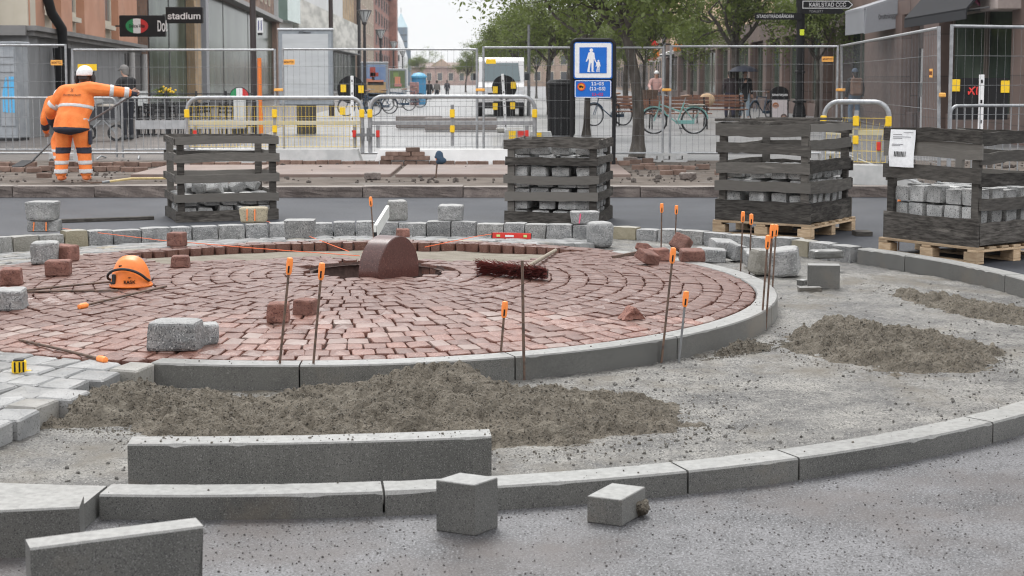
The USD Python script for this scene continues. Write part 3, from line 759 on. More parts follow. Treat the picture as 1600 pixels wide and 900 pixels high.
# stakes
def stake(foot, top, label, cap=True, zf=None, r=.0065, mat=None):
    f = S(*foot) if zf is None else G(foot[0], foot[1], zf)
    # the top stands at the same distance as the foot, or very nearly
    t = GD(top[0], top[1], f[1])
    th = thing('marking_stake', label, 'stake', f)
    d = t - f
    part(th, 'rod', MB().tube([-d * .1, d], r, 7), mat or RUST, 60)
    if cap:
        u = d / np.linalg.norm(d); L = .085
        c = MB().tube([d - u * L * .85, d - u * L * .7, d - u * L * .15, d + u * .012, d + u * .016], [r * 1.5, r * 2.3, r * 2.6, r * 2.2, r * .6], 8)
        part(th, 'cap', c, CAPO, 50)
        sl = MB().tube([d - u * L * .7 + [0, -r * 2.3, 0], d - u * L * .3 + [0, -r * 2.5, 0]], r * .7, 5)
        part(th, 'slot', sl, BLACK, 50)
    return th
stake((433, 611), (453, 407), 'leftmost orange capped rebar stake in front of the island kerb', zf=.0)
stake((486, 611), (503, 415), 'orange capped stake second from left in front of the island kerb', zf=.0)
stake((780, 582), (789, 475), 'short orange capped stake behind the front edge of the island, left of the bare rod', zf=.03)
stake((819, 598), (816, 407), 'bare rebar rod without cap at the front of the island, below the broom', cap=False, zf=.0, r=.008)
stake((1033, 571), (1052, 391), 'tall orange capped stake at the right front of the island kerb', zf=.0)
stake((1060, 570), (1072, 459), 'short grey stake with orange cap just right of a tall one', zf=.0, mat=STEELD)
stake((1189, 520), (1200, 371), 'shortest stake of the bundle at the right end of the island', zf=.0)
stake((1196, 519), (1207, 354), 'left of the two tallest stakes in the bundle at the right end of the island', zf=.0)
stake((1207, 450), (1213, 354), 'right of the two tallest stakes in the bundle at the right end of the island', zf=.02)
stake((1157, 423), (1161, 333), 'rusty stake left of its twin, behind the heap of grey setts', zf=.03)
stake((1171, 426), (1174, 337), 'rusty stake right of its twin, behind the heap of grey setts', zf=.03)
stake((584, 376), (579, 310), 'single orange capped stake beside the straightedge behind the half disc', zf=.1)
stake((1033, 386), (1034, 320), 'orange capped stake behind the red sett pile, left one of two', zf=.04)
stake((1055, 374), (1057, 323), 'orange capped stake behind the red sett pile, right one of two', zf=.06)
stake((1404, 391), (1405, 314), 'orange capped stake against the left side of the rightmost crate', zf=.0)
stk = stake((681, 278), (684, 243), 'short stake with a dark blue glove on top, at the far road edge', zf=PAVE_Z, r=.012)
b = GD(684, 246, G(681, 278, PAVE_Z)[1])
v, f = rockblock((.13, .1, .19), 17, .45, .16, 3); v[:, :2] *= (1.15 - 3.6 * np.clip(v[:, 2:] - .06, 0, .2)); v[:, 0] += .03 * (v[:, 2] < .1)
solo('blue_cloth', (v, f), flat('navy_cloth_rag', (.03, .06, .1), .85), 'dark blue cloth pulled over the short stake at the far road edge', 'cloth', b + [.02, 0, -.1], smooth=50)
# rods lying on the stones
def lying(a, b, label, cap=None, r=.0075, za=0, zb=0):
    A, B = S(*a), S(*b); A[2] += r + .004 + za; B[2] += r + .004 + zb
    th = thing('lying_rod', label, 'rod', A); d = B - A
    part(th, 'rod', MB().tube([(0, 0, 0), d / 2 + [0, 0, .002], d], r, 7), RUST, 60)
    if cap:
        u = d / np.linalg.norm(d); e = d if cap == 'b' else np.zeros(3); u = u if cap == 'b' else -u
        part(th, 'cap', MB().tube([e - u * .06, e - u * .05, e - u * .01, e + u * .012, e + u * .016], [r * 1.4, r * 2.2, r * 2.6, r * 2.1, r * .5], 8), CAPO, 50)
lying((31, 460), (176, 444), 'rusty rod lying across the red cobbles, its tip under the orange helmet', za=.01, zb=.005)
lying((31, 459), (184, 457), 'rusty rod lying level on the cobbles just in front of the orange helmet')
lying((126, 482), (260, 450), 'orange capped rod lying aslant on the cobbles below the helmet', cap='a')
lying((31, 535), (163, 566), 'orange capped rod lying on the grey setts at the left', cap='b')
# strings
def string(pts, label):
    P = [S(x, y) + [0, 0, h] for x, y, h in pts]
    solo('mason_line', MB().tube(P, .003, 5), flat('orange_string', (.9, .17, .05), .6), label, 'string')
string([(96, 366, .06), (250, 384, .05), (400, 397, .045), (562, 406, .03)], 'long orange mason line from the stacked setts to the pit')
string([(402, 349, .06), (470, 372, .05), (545, 399, .03)], 'orange mason line running from the far kerb down into the trench')
string([(664, 396, .05), (745, 380, .06), (768, 376, .06)], 'orange mason line from the half disc to the red spirit level')
string([(567, 431, .01), (567, 414, .09)], 'short upright orange line beside the half disc stone')
# helmet
hb = D(205, 448)
he = thing('safety_helmet', 'orange safety helmet with a dark goggle strap lying on the red cobbles', 'helmet', hb, rz=-.15)
R_ = .132
V = []; nu, nv = 36, 16
for j in range(nv + 1):
    ph = PI / 2 * j / nv
    for i in range(nu):
        t = 2 * PI * i / nu
        rr_ = math.cos(ph) ** .7
        rim = .012 * max(0, 1 - j / 1.2)
        x = (R_ * .97 + rim) * rr_ * math.cos(t); y = (R_ * .92 + rim) * rr_ * math.sin(t); z = R_ * 1.38 * math.sin(ph)
        rid = .012 * math.exp(-(y / .022) ** 2) * math.sin(ph) + .006 * math.exp(-((abs(y) - .06) / .012) ** 2) * math.sin(ph)
        V.append((x, y, z + rid * 1.0 + .012))
F = []
for j in range(nv):
    for i in range(nu):
        q = [j * nu + i, j * nu + (i + 1) % nu, (j + 1) * nu + (i + 1) % nu, (j + 1) * nu + i]
        F += [[q[0], q[1], q[2]], [q[0], q[2], q[3]]]
part(he, 'shell', (np.array(V), np.array(F)), ORANGE, True)
part(he, 'brim', MB().tube([((R_ * 1.0) * math.cos(t), R_ * .95 * math.sin(t), .012) for t in np.linspace(0, 2 * PI, 37)], .009, 6, caps=False), ORANGE, True)
pts = []
for s in np.linspace(-.15, PI + .15, 22):
    y = -R_ * .99 * .92 * math.sin(max(0, min(PI, s))) ** .5 if 0 < s < PI else 0
    pts.append((R_ * 1.02 * math.cos(s), y * 0.98 - .012, .045 + .085 * math.sin(max(0, min(PI, s)))))
part(he, 'goggle_strap', MB().tube(pts, .0085, 6), DARK, True)
part(he, 'strap_clip', MB().box((-.075, -.1, .06), (.03, .018, .065), rz=-.4, ch=.006).box((-.088, -.085, .032), (.04, .02, .02), rz=-.5, ch=.005), DARK)
lt = meshkit.text_mesh('KASK', .021, .003, bold=True); lv, lf, _ = meshkit.arrays(lt)
lv = lv - [lv[:, 0].mean(), 0, 0]
Rl = rotx(math.radians(78))
wrap = lv.copy(); ang = math.radians(-72) + lv[:, 0] / (R_ * 1.02)
wrap = np.stack([(R_ * .985 + lv[:, 2]) * np.cos(ang), (R_ * .935 + lv[:, 2]) * np.sin(ang), lv[:, 1] + .035], -1)
part(he, 'lettering', (wrap, lf), BLACK)
em = MB().prism([(-.012, 0), (-.002, -.006), (.012, .004), (.002, .002)], .003)
ev, ef = em.arrays(); ang = math.radians(-72) + ev[:, 0] / (R_ * 1.02)
part(he, 'emblem', (np.stack([(R_ * .97 + ev[:, 2]) * np.cos(ang), (R_ * .92 + ev[:, 2]) * np.sin(ang), ev[:, 1] + .075], -1), ef), BLACK)
part(he, 'vent', MB().box((-.03, -.086, .145), (.03, .012, .007), R=rotz(.3) @ rotx(-.7), ch=.002), BLACK)
# tape measure
tp = S(27, 584)
tm_ = thing('tape_measure', 'yellow and black tape measure on the grey setts at the left edge', 'tape measure', tp + [0, .03, .0], rz=.2)
sq = sbox(-.033, 0, .033, .06).buffer(-.012).buffer(.012)
part(tm_, 'case', MB().prism(sq, .04, rotx(PI / 2), (0, .02, 0)), YELLOW, 30)
for x in (-.018, .004, .022): part(tm_, 'stripe', MB().box((x, -.021, .03), (.008, .006, .05), ch=.002), BLACK)
part(tm_, 'blade', MB().box((.045, 0, .008), (.03, .018, .004)), YELLOW)
part(tm_, 'hook', MB().box((.06, 0, .006), (.004, .02, .014)), STEEL)
part(tm_, 'bumper', MB().box((0, 0, .062), (.05, .044, .008), ch=.003), BLACK)
# broom
bl, br_ = D(746, 430), D(850, 440)
bw = thing('street_broom', 'broom with dark red bristles and wooden handle lying on the island', 'broom', (bl + br_) / 2)
half = (br_ - bl) / 2; L = np.linalg.norm(half)
u = half / L; v_ = np.array([-u[1], u[0], 0.])
part(bw, 'brush_head', MB().bar(-half * .97 + v_ * .06 + [0, 0, .045], half * .97 + v_ * .06 + [0, 0, .045], .035, .06), WOOD)
rs = np.random.RandomState(4); bm = MB()
for i in range(1500):
    s = rs.uniform(-1, 1); k = rs.rand()
    a0 = half * s + v_ * (.055) + np.array([0, 0, .012 + .07 * k])
    a1 = half * (s * 1.04) + v_ * (-.02 + .015 * rs.randn()) + np.array([0, 0, .008 + .095 * k + .012 * rs.randn()])
    a1[2] = max(a1[2], .004)
    a1 += u * rs.normal(0, .012)
    w = np.array([.0, .0, .0024]) if rs.rand() < .5 else u * .0024
    bm.add([a0 - w, a0 + w, a1 + w * .6, a1 - w * .6], [[0, 1, 2], [0, 2, 3]])
part(bw, 'bristles', bm, flat('red_bristle', (.26, .045, .035), .6, rand='island', ramt=.4), kind='stuff')
h0 = half * .25 + v_ * .07 + np.array([0, 0, .06]); h1 = D(868, 397) + [0, 0, .03] - (bl + br_) / 2
part(bw, 'handle', MB().tube([h0, h0 + (h1 - h0) * .5, h1], [.016, .015, .014], 8), M('broom_handle', (.2, .17, .13), (.3, .26, .2), scale=20, rough=.7), 50)
# red spirit level and aluminium straightedge
a_, b_ = S(769, 373), S(829, 374)
lv_ = thing('spirit_level', 'red spirit level lying on the light setts behind the island', 'spirit level', (a_ + b_) / 2); hd = (b_ - a_) / 2
part(lv_, 'body', MB().bar(-hd + [0, 0, .03], hd + [0, 0, .03], .025, .058), RED)
for s in (-.7, .7): part(lv_, 'window', MB().bar(hd * (s - .09) + np.array([0, -.003, .032]), hd * (s + .09) + np.array([0, -.003, .032]), .028, .022), flat('vial_green', (.55, .7, .25), .3))
part(lv_, 'label', MB().bar(hd * -.35 + np.array([0, -.002, .03]), hd * .1 + np.array([0, -.002, .03]), .027, .02), WHITE)
for s in (-1, 1): part(lv_, 'end_cap', MB().bar(hd * s + [0, 0, .03], hd * s * 1.03 + [0, 0, .03], .028, .06), BLACK)
a_, b_ = S(586, 373), np.array([0, 0, 0])
b_ = G(606, 344, ZO + .05)
sg = thing('straightedge', 'white aluminium straightedge leaning from the trench edge onto the far kerb', 'straightedge', a_)
part(sg, 'bar', MB().bar((0, 0, .06), b_ - a_ + [0, 0, .09], .03, .12), flat('aluminium', (.62, .63, .6), .4))
part(sg, 'end_cap', MB().bar((0, 0, .06), (b_ - a_) * .01 + [0, 0, .06], .034, .124), BLACK)
# thin lath on the cobbles right, plank on the road left
A, B = S(958, 404), S(1000, 396)
solo('iron_bar', MB().bar(A + [0, 0, .012], B + [0, 0, .012], .02, .02), RUST, 'short rusty flat bar lying left of the red sett pile', 'bar')
A, B = G(92, 348), G(240, 343)
solo('dark_plank', MB().bar(A + [0, 0, .02], B + [0, 0, .02], .1, .035), WOOD, 'dark plank lying on the road left of the leftmost crate', 'plank')

# ================================================================ crates
POSTW = .075
def crate(label, fl, ang, W, Dp, z0, H, slats, side_slats=None, seed=0, pallet=False, back=True):
    """open slatted crate: fl = front left corner on the ground, ang = direction of its front, W x Dp, slats: (z centre, height) on every side"""
    rs = np.random.RandomState(seed)
    th = thing('stone_crate', label, 'crate', (fl[0], fl[1], 0), rz=ang, group='crates of setts along the road')
    T = .022
    for (x, y) in ((T + POSTW / 2, T + .025), (W - T - POSTW / 2, T + .025), (T + POSTW / 2, Dp - T - .025), (W - T - POSTW / 2, Dp - T - .025)):
        part(th, 'post', MB().box((x, y, z0 + H / 2 - .01 + rs.uniform(-.01, .01)), (POSTW, .05, H - .03), ch=.004), WOOD)
    def slat(c, size, tilt, axis):
        R = roty(tilt) if axis == 'x' else rotx(tilt)
        m = MB(); L = size[0] if axis == 'x' else size[1]
        n = 8; V = []; ph = rs.rand() * 6; warp = rs.uniform(-.016, .016)
        for i in range(n + 1):
            s = (i / n - .5) * L
            e = [rs.normal(0, .0035) for _ in range(2)]
            for dz, dt in ((-1, -1), (1, -1), (1, 1), (-1, 1)):
                z = dz * size[2] / 2 + (e[0] if dz < 0 else e[1]) + warp * math.sin(i / n * PI)
                t = dt * T / 2 + warp * .8 * math.sin(i / n * PI + ph)
                V.append((s, t, z) if axis == 'x' else (t, s, z))
        F = []
        for i in range(n):
            for j in range(4):
                a, b, c2, d = i * 4 + j, i * 4 + (j + 1) % 4, (i + 1) * 4 + (j + 1) % 4, (i + 1) * 4 + j
                F += [[a, b, c2], [a, c2, d]]
        F += [[0, 2, 1], [0, 3, 2], [4 * n, 4 * n + 1, 4 * n + 2], [4 * n, 4 * n + 2, 4 * n + 3]]
        F = np.array(F)
        if axis == 'x': F = F[:, ::-1]
        m.add(np.array(V) @ R.T + c, F)
        part(th, 'slat', m, WOOD)
    for k, (zc, hh) in enumerate(slats['front']): slat((W / 2 + rs.uniform(-.01, .01), T / 2 - .001, z0 + zc), (W + rs.uniform(0, .03), T, hh), rs.normal(0, .009), 'x')
    for k, (zc, hh) in enumerate(slats.get('back', slats['front'])): slat((W / 2, Dp - T / 2 + .001, z0 + zc), (W + rs.uniform(0, .03), T, hh), rs.normal(0, .01), 'x')
    for side in ('left', 'right'):
        for k, (zc, hh) in enumerate(slats.get(side, slats['front'])):
            slat((T / 2 - .001 if side == 'left' else W - T / 2 + .001, Dp / 2, z0 + zc + .003), (T, Dp - 2 * T - .004, hh - .004), rs.normal(0, .011), 'y')
    part(th, 'floor_board', MB().box((W / 2, Dp / 2, z0 + .02), (W - .06, Dp - .06, .03)), WOOD)
    return th
def pallet_(label, crate_fl, ang, W, Dp):
    th = thing('pallet', label, 'pallet', (crate_fl[0], crate_fl[1], 0), rz=ang, group='pallets under the right crates')
    for y in (.05, Dp / 2, Dp - .05):
        part(th, 'bottom_board', MB().box((W / 2, y, .012), (W, .1, .022), ch=.003), PALLET)
        for x in (.07, W / 2, W - .07): part(th, 'block', MB().box((x, y, .062), (.14, .098, .078), ch=.004), PALLET)
    for x in (.05, W / 2, W - .05): part(th, 'stringer', MB().box((x, Dp / 2, .1115), (.1, Dp, .021), ch=.003), PALLET)
    n = 7
    for i in range(n): part(th, 'top_board', MB().box((W / 2, .05 + (Dp - .1) * i / (n - 1), .133), (W, .095, .022), ch=.003), PALLET)
def fill(label, fl, ang, W, Dp, z0, layers, seed, size=(.19, .15, .13), neat=.0, jumble=0, skip=0.0):
    """the setts lying in a crate: the outer ones singly, in one thing per crate"""
    rs = np.random.RandomState(seed)
    th = thing('sett_pile', label, 'stone pile', (fl[0], fl[1], 0), rz=ang)
    z = z0 + .036; k = 0; core = MB()
    for l in range(layers):
        sx, sy, sz = size
        nx, ny = int((W - .07) / sx), int((Dp - .08) / sy)
        for i in range(nx):
            for j in range(ny):
                if rs.rand() < skip: continue
                edge = i in (0, nx - 1) or j in (0, ny - 1) or l == layers - 1
                w = (sx - .01) * rs.uniform(.86, 1.0 + .02 * (neat == 0)); d = (sy - .01) * rs.uniform(.88, 1.0); h = sz * rs.uniform(.84, 1.0)
                x = .035 + (W - .07) * (i + .5) / nx + rs.normal(0, .006) + (.0 if neat else (sx * .25 if l % 2 else -sx * .1) * (1 if 0 < i < nx - 1 else 0)); y = .04 + (Dp - .08) * (j + .5) / ny + rs.normal(0, .006)
                v, f = rockblock((w, d, h), seed * 50 + k, .1 if neat else .16, .035 if neat else .06, 2); k += 1
                R = rotz(rs.normal(0, .03 if neat else .1))
                v = v @ R.T + [x, y, z]
                if edge: part(th, 'sett', (v, f), PALEG)
                else: core.add(v, f)
        z += sz
    for q in range(jumble):
        v, f = rockblock(np.array(size) * rs.uniform(.8, 1.05, 3), seed * 90 + q, .16, .07, 2)
        R = rotz(rs.rand() * 6) @ rotx(rs.normal(0, .5)) @ roty(rs.normal(0, .4))
        part(th, 'sett', (v @ R.T + [rs.uniform(.2, W - .2), rs.uniform(.18, Dp - .2), z + rs.uniform(-.01, .02)], f), PALEG)
    if core.n: part(th, 'inner_setts', core, ROUGHGI, kind='stuff')
# 1: left
S5 = {'front': [(.055, .12), (.255, .09), (.47, .09), (.69, .095), (.885, .085)]}
fl = G(276, 348); a1 = .36
crate('dark slatted crate furthest left, about half full of tumbled setts', fl, a1, 1.13, .9, .0, .93, S5, seed=1)
fill('grey setts lying loose in the leftmost slatted crate', fl, a1, 1.13, .9, 0, 2, 1, jumble=18)
# 2: centre
fl = G(789, 349); a2 = -.24
S5b = {'front': [(.065, .14), (.3, .092), (.485, .09), (.68, .085), (.86, .1)]}
crate('dark slatted crate in the middle, packed with setts to the rim', fl, a2, 1.02, .92, 0, .93, S5b, seed=2)
fill('pale setts stacked to the rim in the middle crate', fl, a2, 1.02, .92, 0, 7, 2, size=(.215, .16, .118))
# 3: right of centre, on a pallet
fl = G(1118, 343, .144); a3 = -.6
S4 = {'front': [(.1, .22), (.35, .1), (.53, .105), (.72, .1), (.915, .12)], 'right': [(.1, .2), (.35, .13), (.55, .12), (.77, .1), (.93, .08)]}
crate('slatted crate on a pallet right of the middle, with crooked top boards', fl, a3, 1.0, 1.1, .145, .98, S4, seed=3)
fill('grey setts stacked in the crate on the pallet right of the middle', fl, a3, 1.0, 1.1, .145, 4, 3, size=(.2, .16, .13))
pallet_('wooden pallet with reddish boards under the crate right of the middle', fl + rotz(a3) @ [-.02, -.03, 0], a3, 1.06, 1.16)
# loose boards across the top of crate 3
cr = thing('loose_board', 'grey board laid across the top of the crate right of the middle', 'board', (fl[0], fl[1], 1.13), rz=a3)
part(cr, 'board', MB().bar((-.05, .1, .02), (1.0, .16, .035), .1, .024), WOOD)
part(cr, 'second_board', MB().bar((.1, .78, .02), (1.02, .7, .03), .12, .024), WOOD)
# 4: far right, on a pallet, nearest
c4 = G(1527, 387, .144); a4 = -.98
W4, D4 = 1.05, 1.0
fl = c4 - rotz(a4) @ [W4, 0, 0]
S6 = {'front': [(.12, .235), (.60, .125), (.735, .0), (.80, .135), (.925, .11)], 'right': [(.1, .19), (.36, .11), (.55, .12), (.74, .1), (.905, .11)], 'left': [(.12, .2), (.55, .1), (.9, .1)], 'back': [(.12, .2), (.35, .1), (.55, .1), (.74, .1), (.91, .1)]}
S6['front'] = [s for s in S6['front'] if s[1] > 0]
crate('slatted crate on a pale pallet at the right edge, with a paper sheet', fl, a4, W4, D4, .145, .97, S6, seed=4)
fill('neat cube setts seen through the gap in the rightmost crate', fl, a4, W4, D4, .145, 3, 4, size=(.185, .165, .15), neat=1)
pallet_('pale new pallet under the rightmost crate', fl + rotz(a4) @ [-.02, -.03, 0], a4, W4 + .04, D4 + .06)
# paper sheet on crate 4
sh = thing('paper_sheet', 'white delivery sheet with a barcode hanging on the rightmost crate', 'paper', (fl[0], fl[1], 0), rz=a4)
pw, phh = .27, .33
U, W_ = np.meshgrid(np.linspace(0, 1, 8), np.linspace(0, 1, 12), indexing='ij')
bend = lambda u, w: -.03 - .02 * np.sin(w * 3.3) * (1 - w) - .012 * np.sin(u * 4 + w * 2)
X = .10 + pw * U + .02 * (W_ - .5); Z = .145 + .64 + phh * W_; Y = bend(U, W_)
i, j = np.meshgrid(np.arange(7), np.arange(11), indexing='ij')
q = np.stack([i * 12 + j, (i + 1) * 12 + j, (i + 1) * 12 + j + 1, i * 12 + j + 1], -1).reshape(-1, 4)
V0 = np.stack([X, Y, Z], -1).reshape(-1, 3)
part(sh, 'sheet', MB().add(V0, np.vstack([q[:, [0, 1, 2]], q[:, [0, 2, 3]]])).add(V0 + [0, .001, 0], np.vstack([q[:, [0, 2, 1]], q[:, [0, 3, 2]]])), flat('paper', (.78, .79, .8), .8), True)
def onsheet(u0, u1, w0, w1):
    return np.array([(.10 + pw * u + .02 * (w - .5), float(bend(u, w)) - .004, .145 + .64 + phh * w) for u, w in ((u0, w0), (u1, w0), (u1, w1), (u0, w1))])
bc = MB(); rs = np.random.RandomState(8); u = .25
while u < .68:
    w = rs.uniform(.012, .035); bc.add(onsheet(u, u + w, .28, .42), [[0, 1, 2], [0, 2, 3]]); u += w + rs.uniform(.01, .03)
part(sh, 'barcode', bc, BLACK)
for k, w in enumerate((.92, .86, .8, .76, .6, .57)): part(sh, 'print_line', MB().add(onsheet(.12 if k else .5, .12 + rs.uniform(.3, .7) if k else .9, w, w + .016), [[0, 1, 2], [0, 2, 3]]), flat('grey_print', (.25, .25, .27), .8))
# ================================================================ far side of the road: kerb, dug up pavement, street
def P2(px, d): return np.array([(px - 800) * d / FPX, d])        # plan point seen at picture column px (upright things) d metres off
PZ = PAVE_Z
SOILM = M('dug_soil', (.07, .055, .044), (.14, .115, .095), scale=3, rough=.95, bump=.6, bscale=40, bdist=.02, stain=(1.2, (.17, .155, .14), .55, .7))
PINK = M('pink_granite_kerb', (.13, .105, .095), (.21, .175, .155), scale=5, rough=.8, bump=.7, bscale=30, bdist=.02, speck=(70, (.1, .085, .08), .6), rand='object', ramt=.12)
SLAB = M('pinkish_slab', (.165, .118, .1), (.22, .165, .14), scale=3, rough=.7, rough2=.5, bump=.15, rand='object', ramt=.1, stain=(1.2, (.12, .1, .09), .56, .75))
BRICKP = M('brown_paver', (.13, .08, .06), (.21, .14, .11), scale=9, rough=.8, bump=.4, bscale=50, rand='object', ramt=.3)
def brickmat(name, c1, c2, mortar, w, h, rough=.7, ms=.01, rot=(0, 0, 0), axis=None, stain=None):
    N = {'g': ('geometry', {}), 'mp': ('mapping', {'rotation': rot}), 'b': ('brick_texture', {'color1': c1, 'color2': c2, 'mortar': mortar, 'scale': 1.0, 'mortar_size': ms, 'brick_width': w, 'row_height': h}),
         'n': ('noise_texture', {'scale': .8, 'detail': 6}), 'nr': ('rgb_ramp', {'ramp': [(.35, (.72, .72, .73)), (.65, (1.1, 1.09, 1.07))]}), 'm': ('mix', {'mix_type': 'multiply', 'fac': 1.0}),
         'bu': ('bump', {'strength': .35, 'distance': .01}), 'p': ('principled_bsdf', {'roughness': rough})}
    L = [('g.position', 'mp.vector'), ('mp.vector', 'b.vector'), ('g.position', 'n.vector'), ('n.fac', 'nr.fac'), ('b.color', 'm.color1'), ('nr.color', 'm.color2'), ('m.color', 'p.base_color'), ('b.fac', 'bu.height'), ('bu.normal', 'p.normal')]
    N['bu'][1]['invert'] = True
    return usdkit.material(stage, '/World/Looks/' + name, N, L, surface='p.BSDF')
STREET = brickmat('street_slabs', (.21, .21, .21), (.27, .27, .265), (.13, .128, .125), .7, .35, .36)
COBL = brickmat('brownish_street_setts', (.1, .085, .076), (.15, .13, .118), (.055, .05, .046), .16, .13, .5)
COBR = brickmat('grey_street_setts', (.14, .143, .147), (.2, .2, .205), (.075, .075, .075), .16, .13, .42)
sheet('pavement', [(-80, KERB_Y), (80, KERB_Y), (80, 26.6), (-80, 26.6)], PZ, SOILM)
sheet('street', [(-5.4, 26.6), (1.2, 26.6), (2.5, 60), (-2, 420), (-24, 420), (-8.2, 60)], PZ, STREET)
sheet('left_pavement', [(-80, 26.6), (-5.4, 26.6), (-8.2, 60), (-24, 420), (-300, 420)], PZ, COBL)
sheet('right_pavement', [(1.2, 26.6), (80, 26.6), (300, 420), (-2, 420), (2.5, 60)], PZ, COBR)
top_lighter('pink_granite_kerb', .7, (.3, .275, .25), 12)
kb = thing('street_kerb', kind='structure')
rng = np.random.RandomState(23)
x = -9.2
while x < 9:
    L = rng.uniform(1.0, 1.4)
    if seen(np.array([x + L / 2, 20, .1]), 120):
        nx_, nz_ = 16, 6; h, w = .27, .26
        m = trimesh.creation.box((L - .012, w, h))
        for _ in range(3): m = m.subdivide()
        v = np.array(m.vertices)
        front = np.clip(-v[:, 1] / (w / 2), 0, 1)
        v[:, 1] += front ** 3 * ((meshkit.fbm(v * [5, 5, 9] + x * 3, 3, 3) - .5) * .07 - .02 * (v[:, 2] / h))
        v[:, 2] += (meshkit.fbm(v * 6 + x, 2, 9) - .5) * .015 * (v[:, 2] > .1)
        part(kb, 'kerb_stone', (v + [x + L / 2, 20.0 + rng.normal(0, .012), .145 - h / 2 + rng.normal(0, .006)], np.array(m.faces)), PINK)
    x += L
# slabs of the crossing, one by one
ps = thing('pavement_slab_bed', kind='structure')
for xa, xb in ((-5.6, -3.86), (-3.8, -1.78), (-1.72, .32), (.38, 1.75)):
    part(ps, 'slab', MB().box(((xa + xb) / 2, 23.25, PZ + .018), (xb - xa - .02, 2.5, .06), rz=rng.normal(0, .006), ch=.008), SLAB)
# courses of brown pavers, half lifted
bc_ = thing('brown_paver_course', kind='structure')
def paver_row(x0, x1, y, z, gap=.0, skip=.06):
    x = x0
    while x < x1:
        L = .21 * rng.uniform(.95, 1.05)
        if rng.rand() > skip: part(bc_, 'paver', MB().box((x + L / 2, y + rng.normal(0, .012), z + rng.normal(0, .008)), (L - .012, .105, .08), rz=rng.normal(0, .03), ch=.006), BRICKP)
        x += L + gap
paver_row(-8.6, -4.2, 24.5, PZ + .05); paver_row(-8.6, -5.8, 23.3, PZ + .04); paver_row(-4.1, 1.9, 25.05, PZ + .04)
paver_row(-2.0, 2.6, 25.5, PZ + .05, skip=.3); paver_row(2.0, 4.2, 22.6, PZ + .03, skip=.25); paver_row(1.9, 3.4, 23.9, PZ + .03, skip=.3); paver_row(-8.6, -6.8, 21.9, PZ + .03, skip=.3)
# loose pavers piled by the concrete base
def paver(px, py, d, z, label, rz=0):
    p = P2(px, d)
    solo('loose_paver', MB().box((0, 0, .035), (.22, .11, .07), ch=.006), BRICKP, label, 'paver', (p[0], p[1], z), rz=rz)
zz = PZ + .09
for px, k, lb in ((606, 0, 'leftmost brown paver of the small pile before the white barrier base'), (624, 0, 'second brown paver from left in the bottom row of the small pile'), (643, 0, 'third brown paver from left in the bottom row of the small pile'), (661, 0, 'rightmost brown paver in the bottom row of the small pile'),
                  (613, 1, 'left brown paver in the middle row of the small pile'), (632, 1, 'middle brown paver in the middle row of the small pile'), (653, 1, 'right brown paver in the middle row of the small pile'), (645, 2, 'brown paver lying on top of the small pile')):
    paver(px, 0, 25.05, zz + k * .071, lb, rng.normal(0, .12))
for px, d, lb in ((1012, 24.3, 'brown paver lying on the soil below the tree'), (752, 24.9, 'brown paver lying alone left of the middle crate'), (52, 23.0, 'brown paver lying left of the orange worker')):
    paver(px, 0, d, PZ + .01, lb, .4)
for px, py, lb in ((582, 281, 'pale broken stone on the slabs behind the far kerb'), (1075, 281, 'dark broken slab piece on the soil left of the pallet crate'), (985, 255, 'tilted brown slab piece near the foot of the tree')):
    p = G(px, py, PZ); v, f = rockblock((.22, .14, .1), px, .2, .2)
    solo('rubble_stone', (v, f), PINK, lb, 'rubble', p, rz=.4)
rs = np.random.RandomState(77); g = MB(); m = trimesh.creation.icosahedron(); tv, tf = np.array(m.vertices), np.array(m.faces)
for _ in range(900):
    p = G(rs.uniform(-20, 1620), rs.uniform(252, 287), PZ); s = rs.uniform(.008, .035) * (1 if rs.rand() < .85 else 1.8)
    g.add(tv * s * rs.uniform(.5, 1.3, 3) + p + [0, 0, s * .3], tf)
solo('pavement_rubble', g, M('rubble', (.08, .062, .052), (.2, .17, .15), scale=20, rough=.9, rand='island', ramt=.4), 'small stones and grit on the dug up pavement', 'rubble', kind='stuff')
# the tools left on the kerb
A, B = G(148, 289, PZ + .03), G(262, 283, PZ + .05)
br = thing('yard_brush', 'yellow handled tool lying on the far kerb right of the worker', 'tool', A)
d = B - A
part(br, 'handle', MB().tube([d * .12 + [0, 0, .03], d * .5 + [0, 0, .06], d + [0, 0, .04]], .016, 8), M('yellow_wood', (.5, .38, .16), (.6, .48, .24), scale=20, rough=.6))
part(br, 'blade', MB().tube([(-.2, .1, .06), (-.05, .0, .03), d * .14 + [0, 0, .03]], [.012, .014, .012], 8), RUST)
part(br, 'socket', MB().tube([d * .1 + [0, 0, .028], d * .2 + [0, 0, .035]], .019, 8), STEELD)

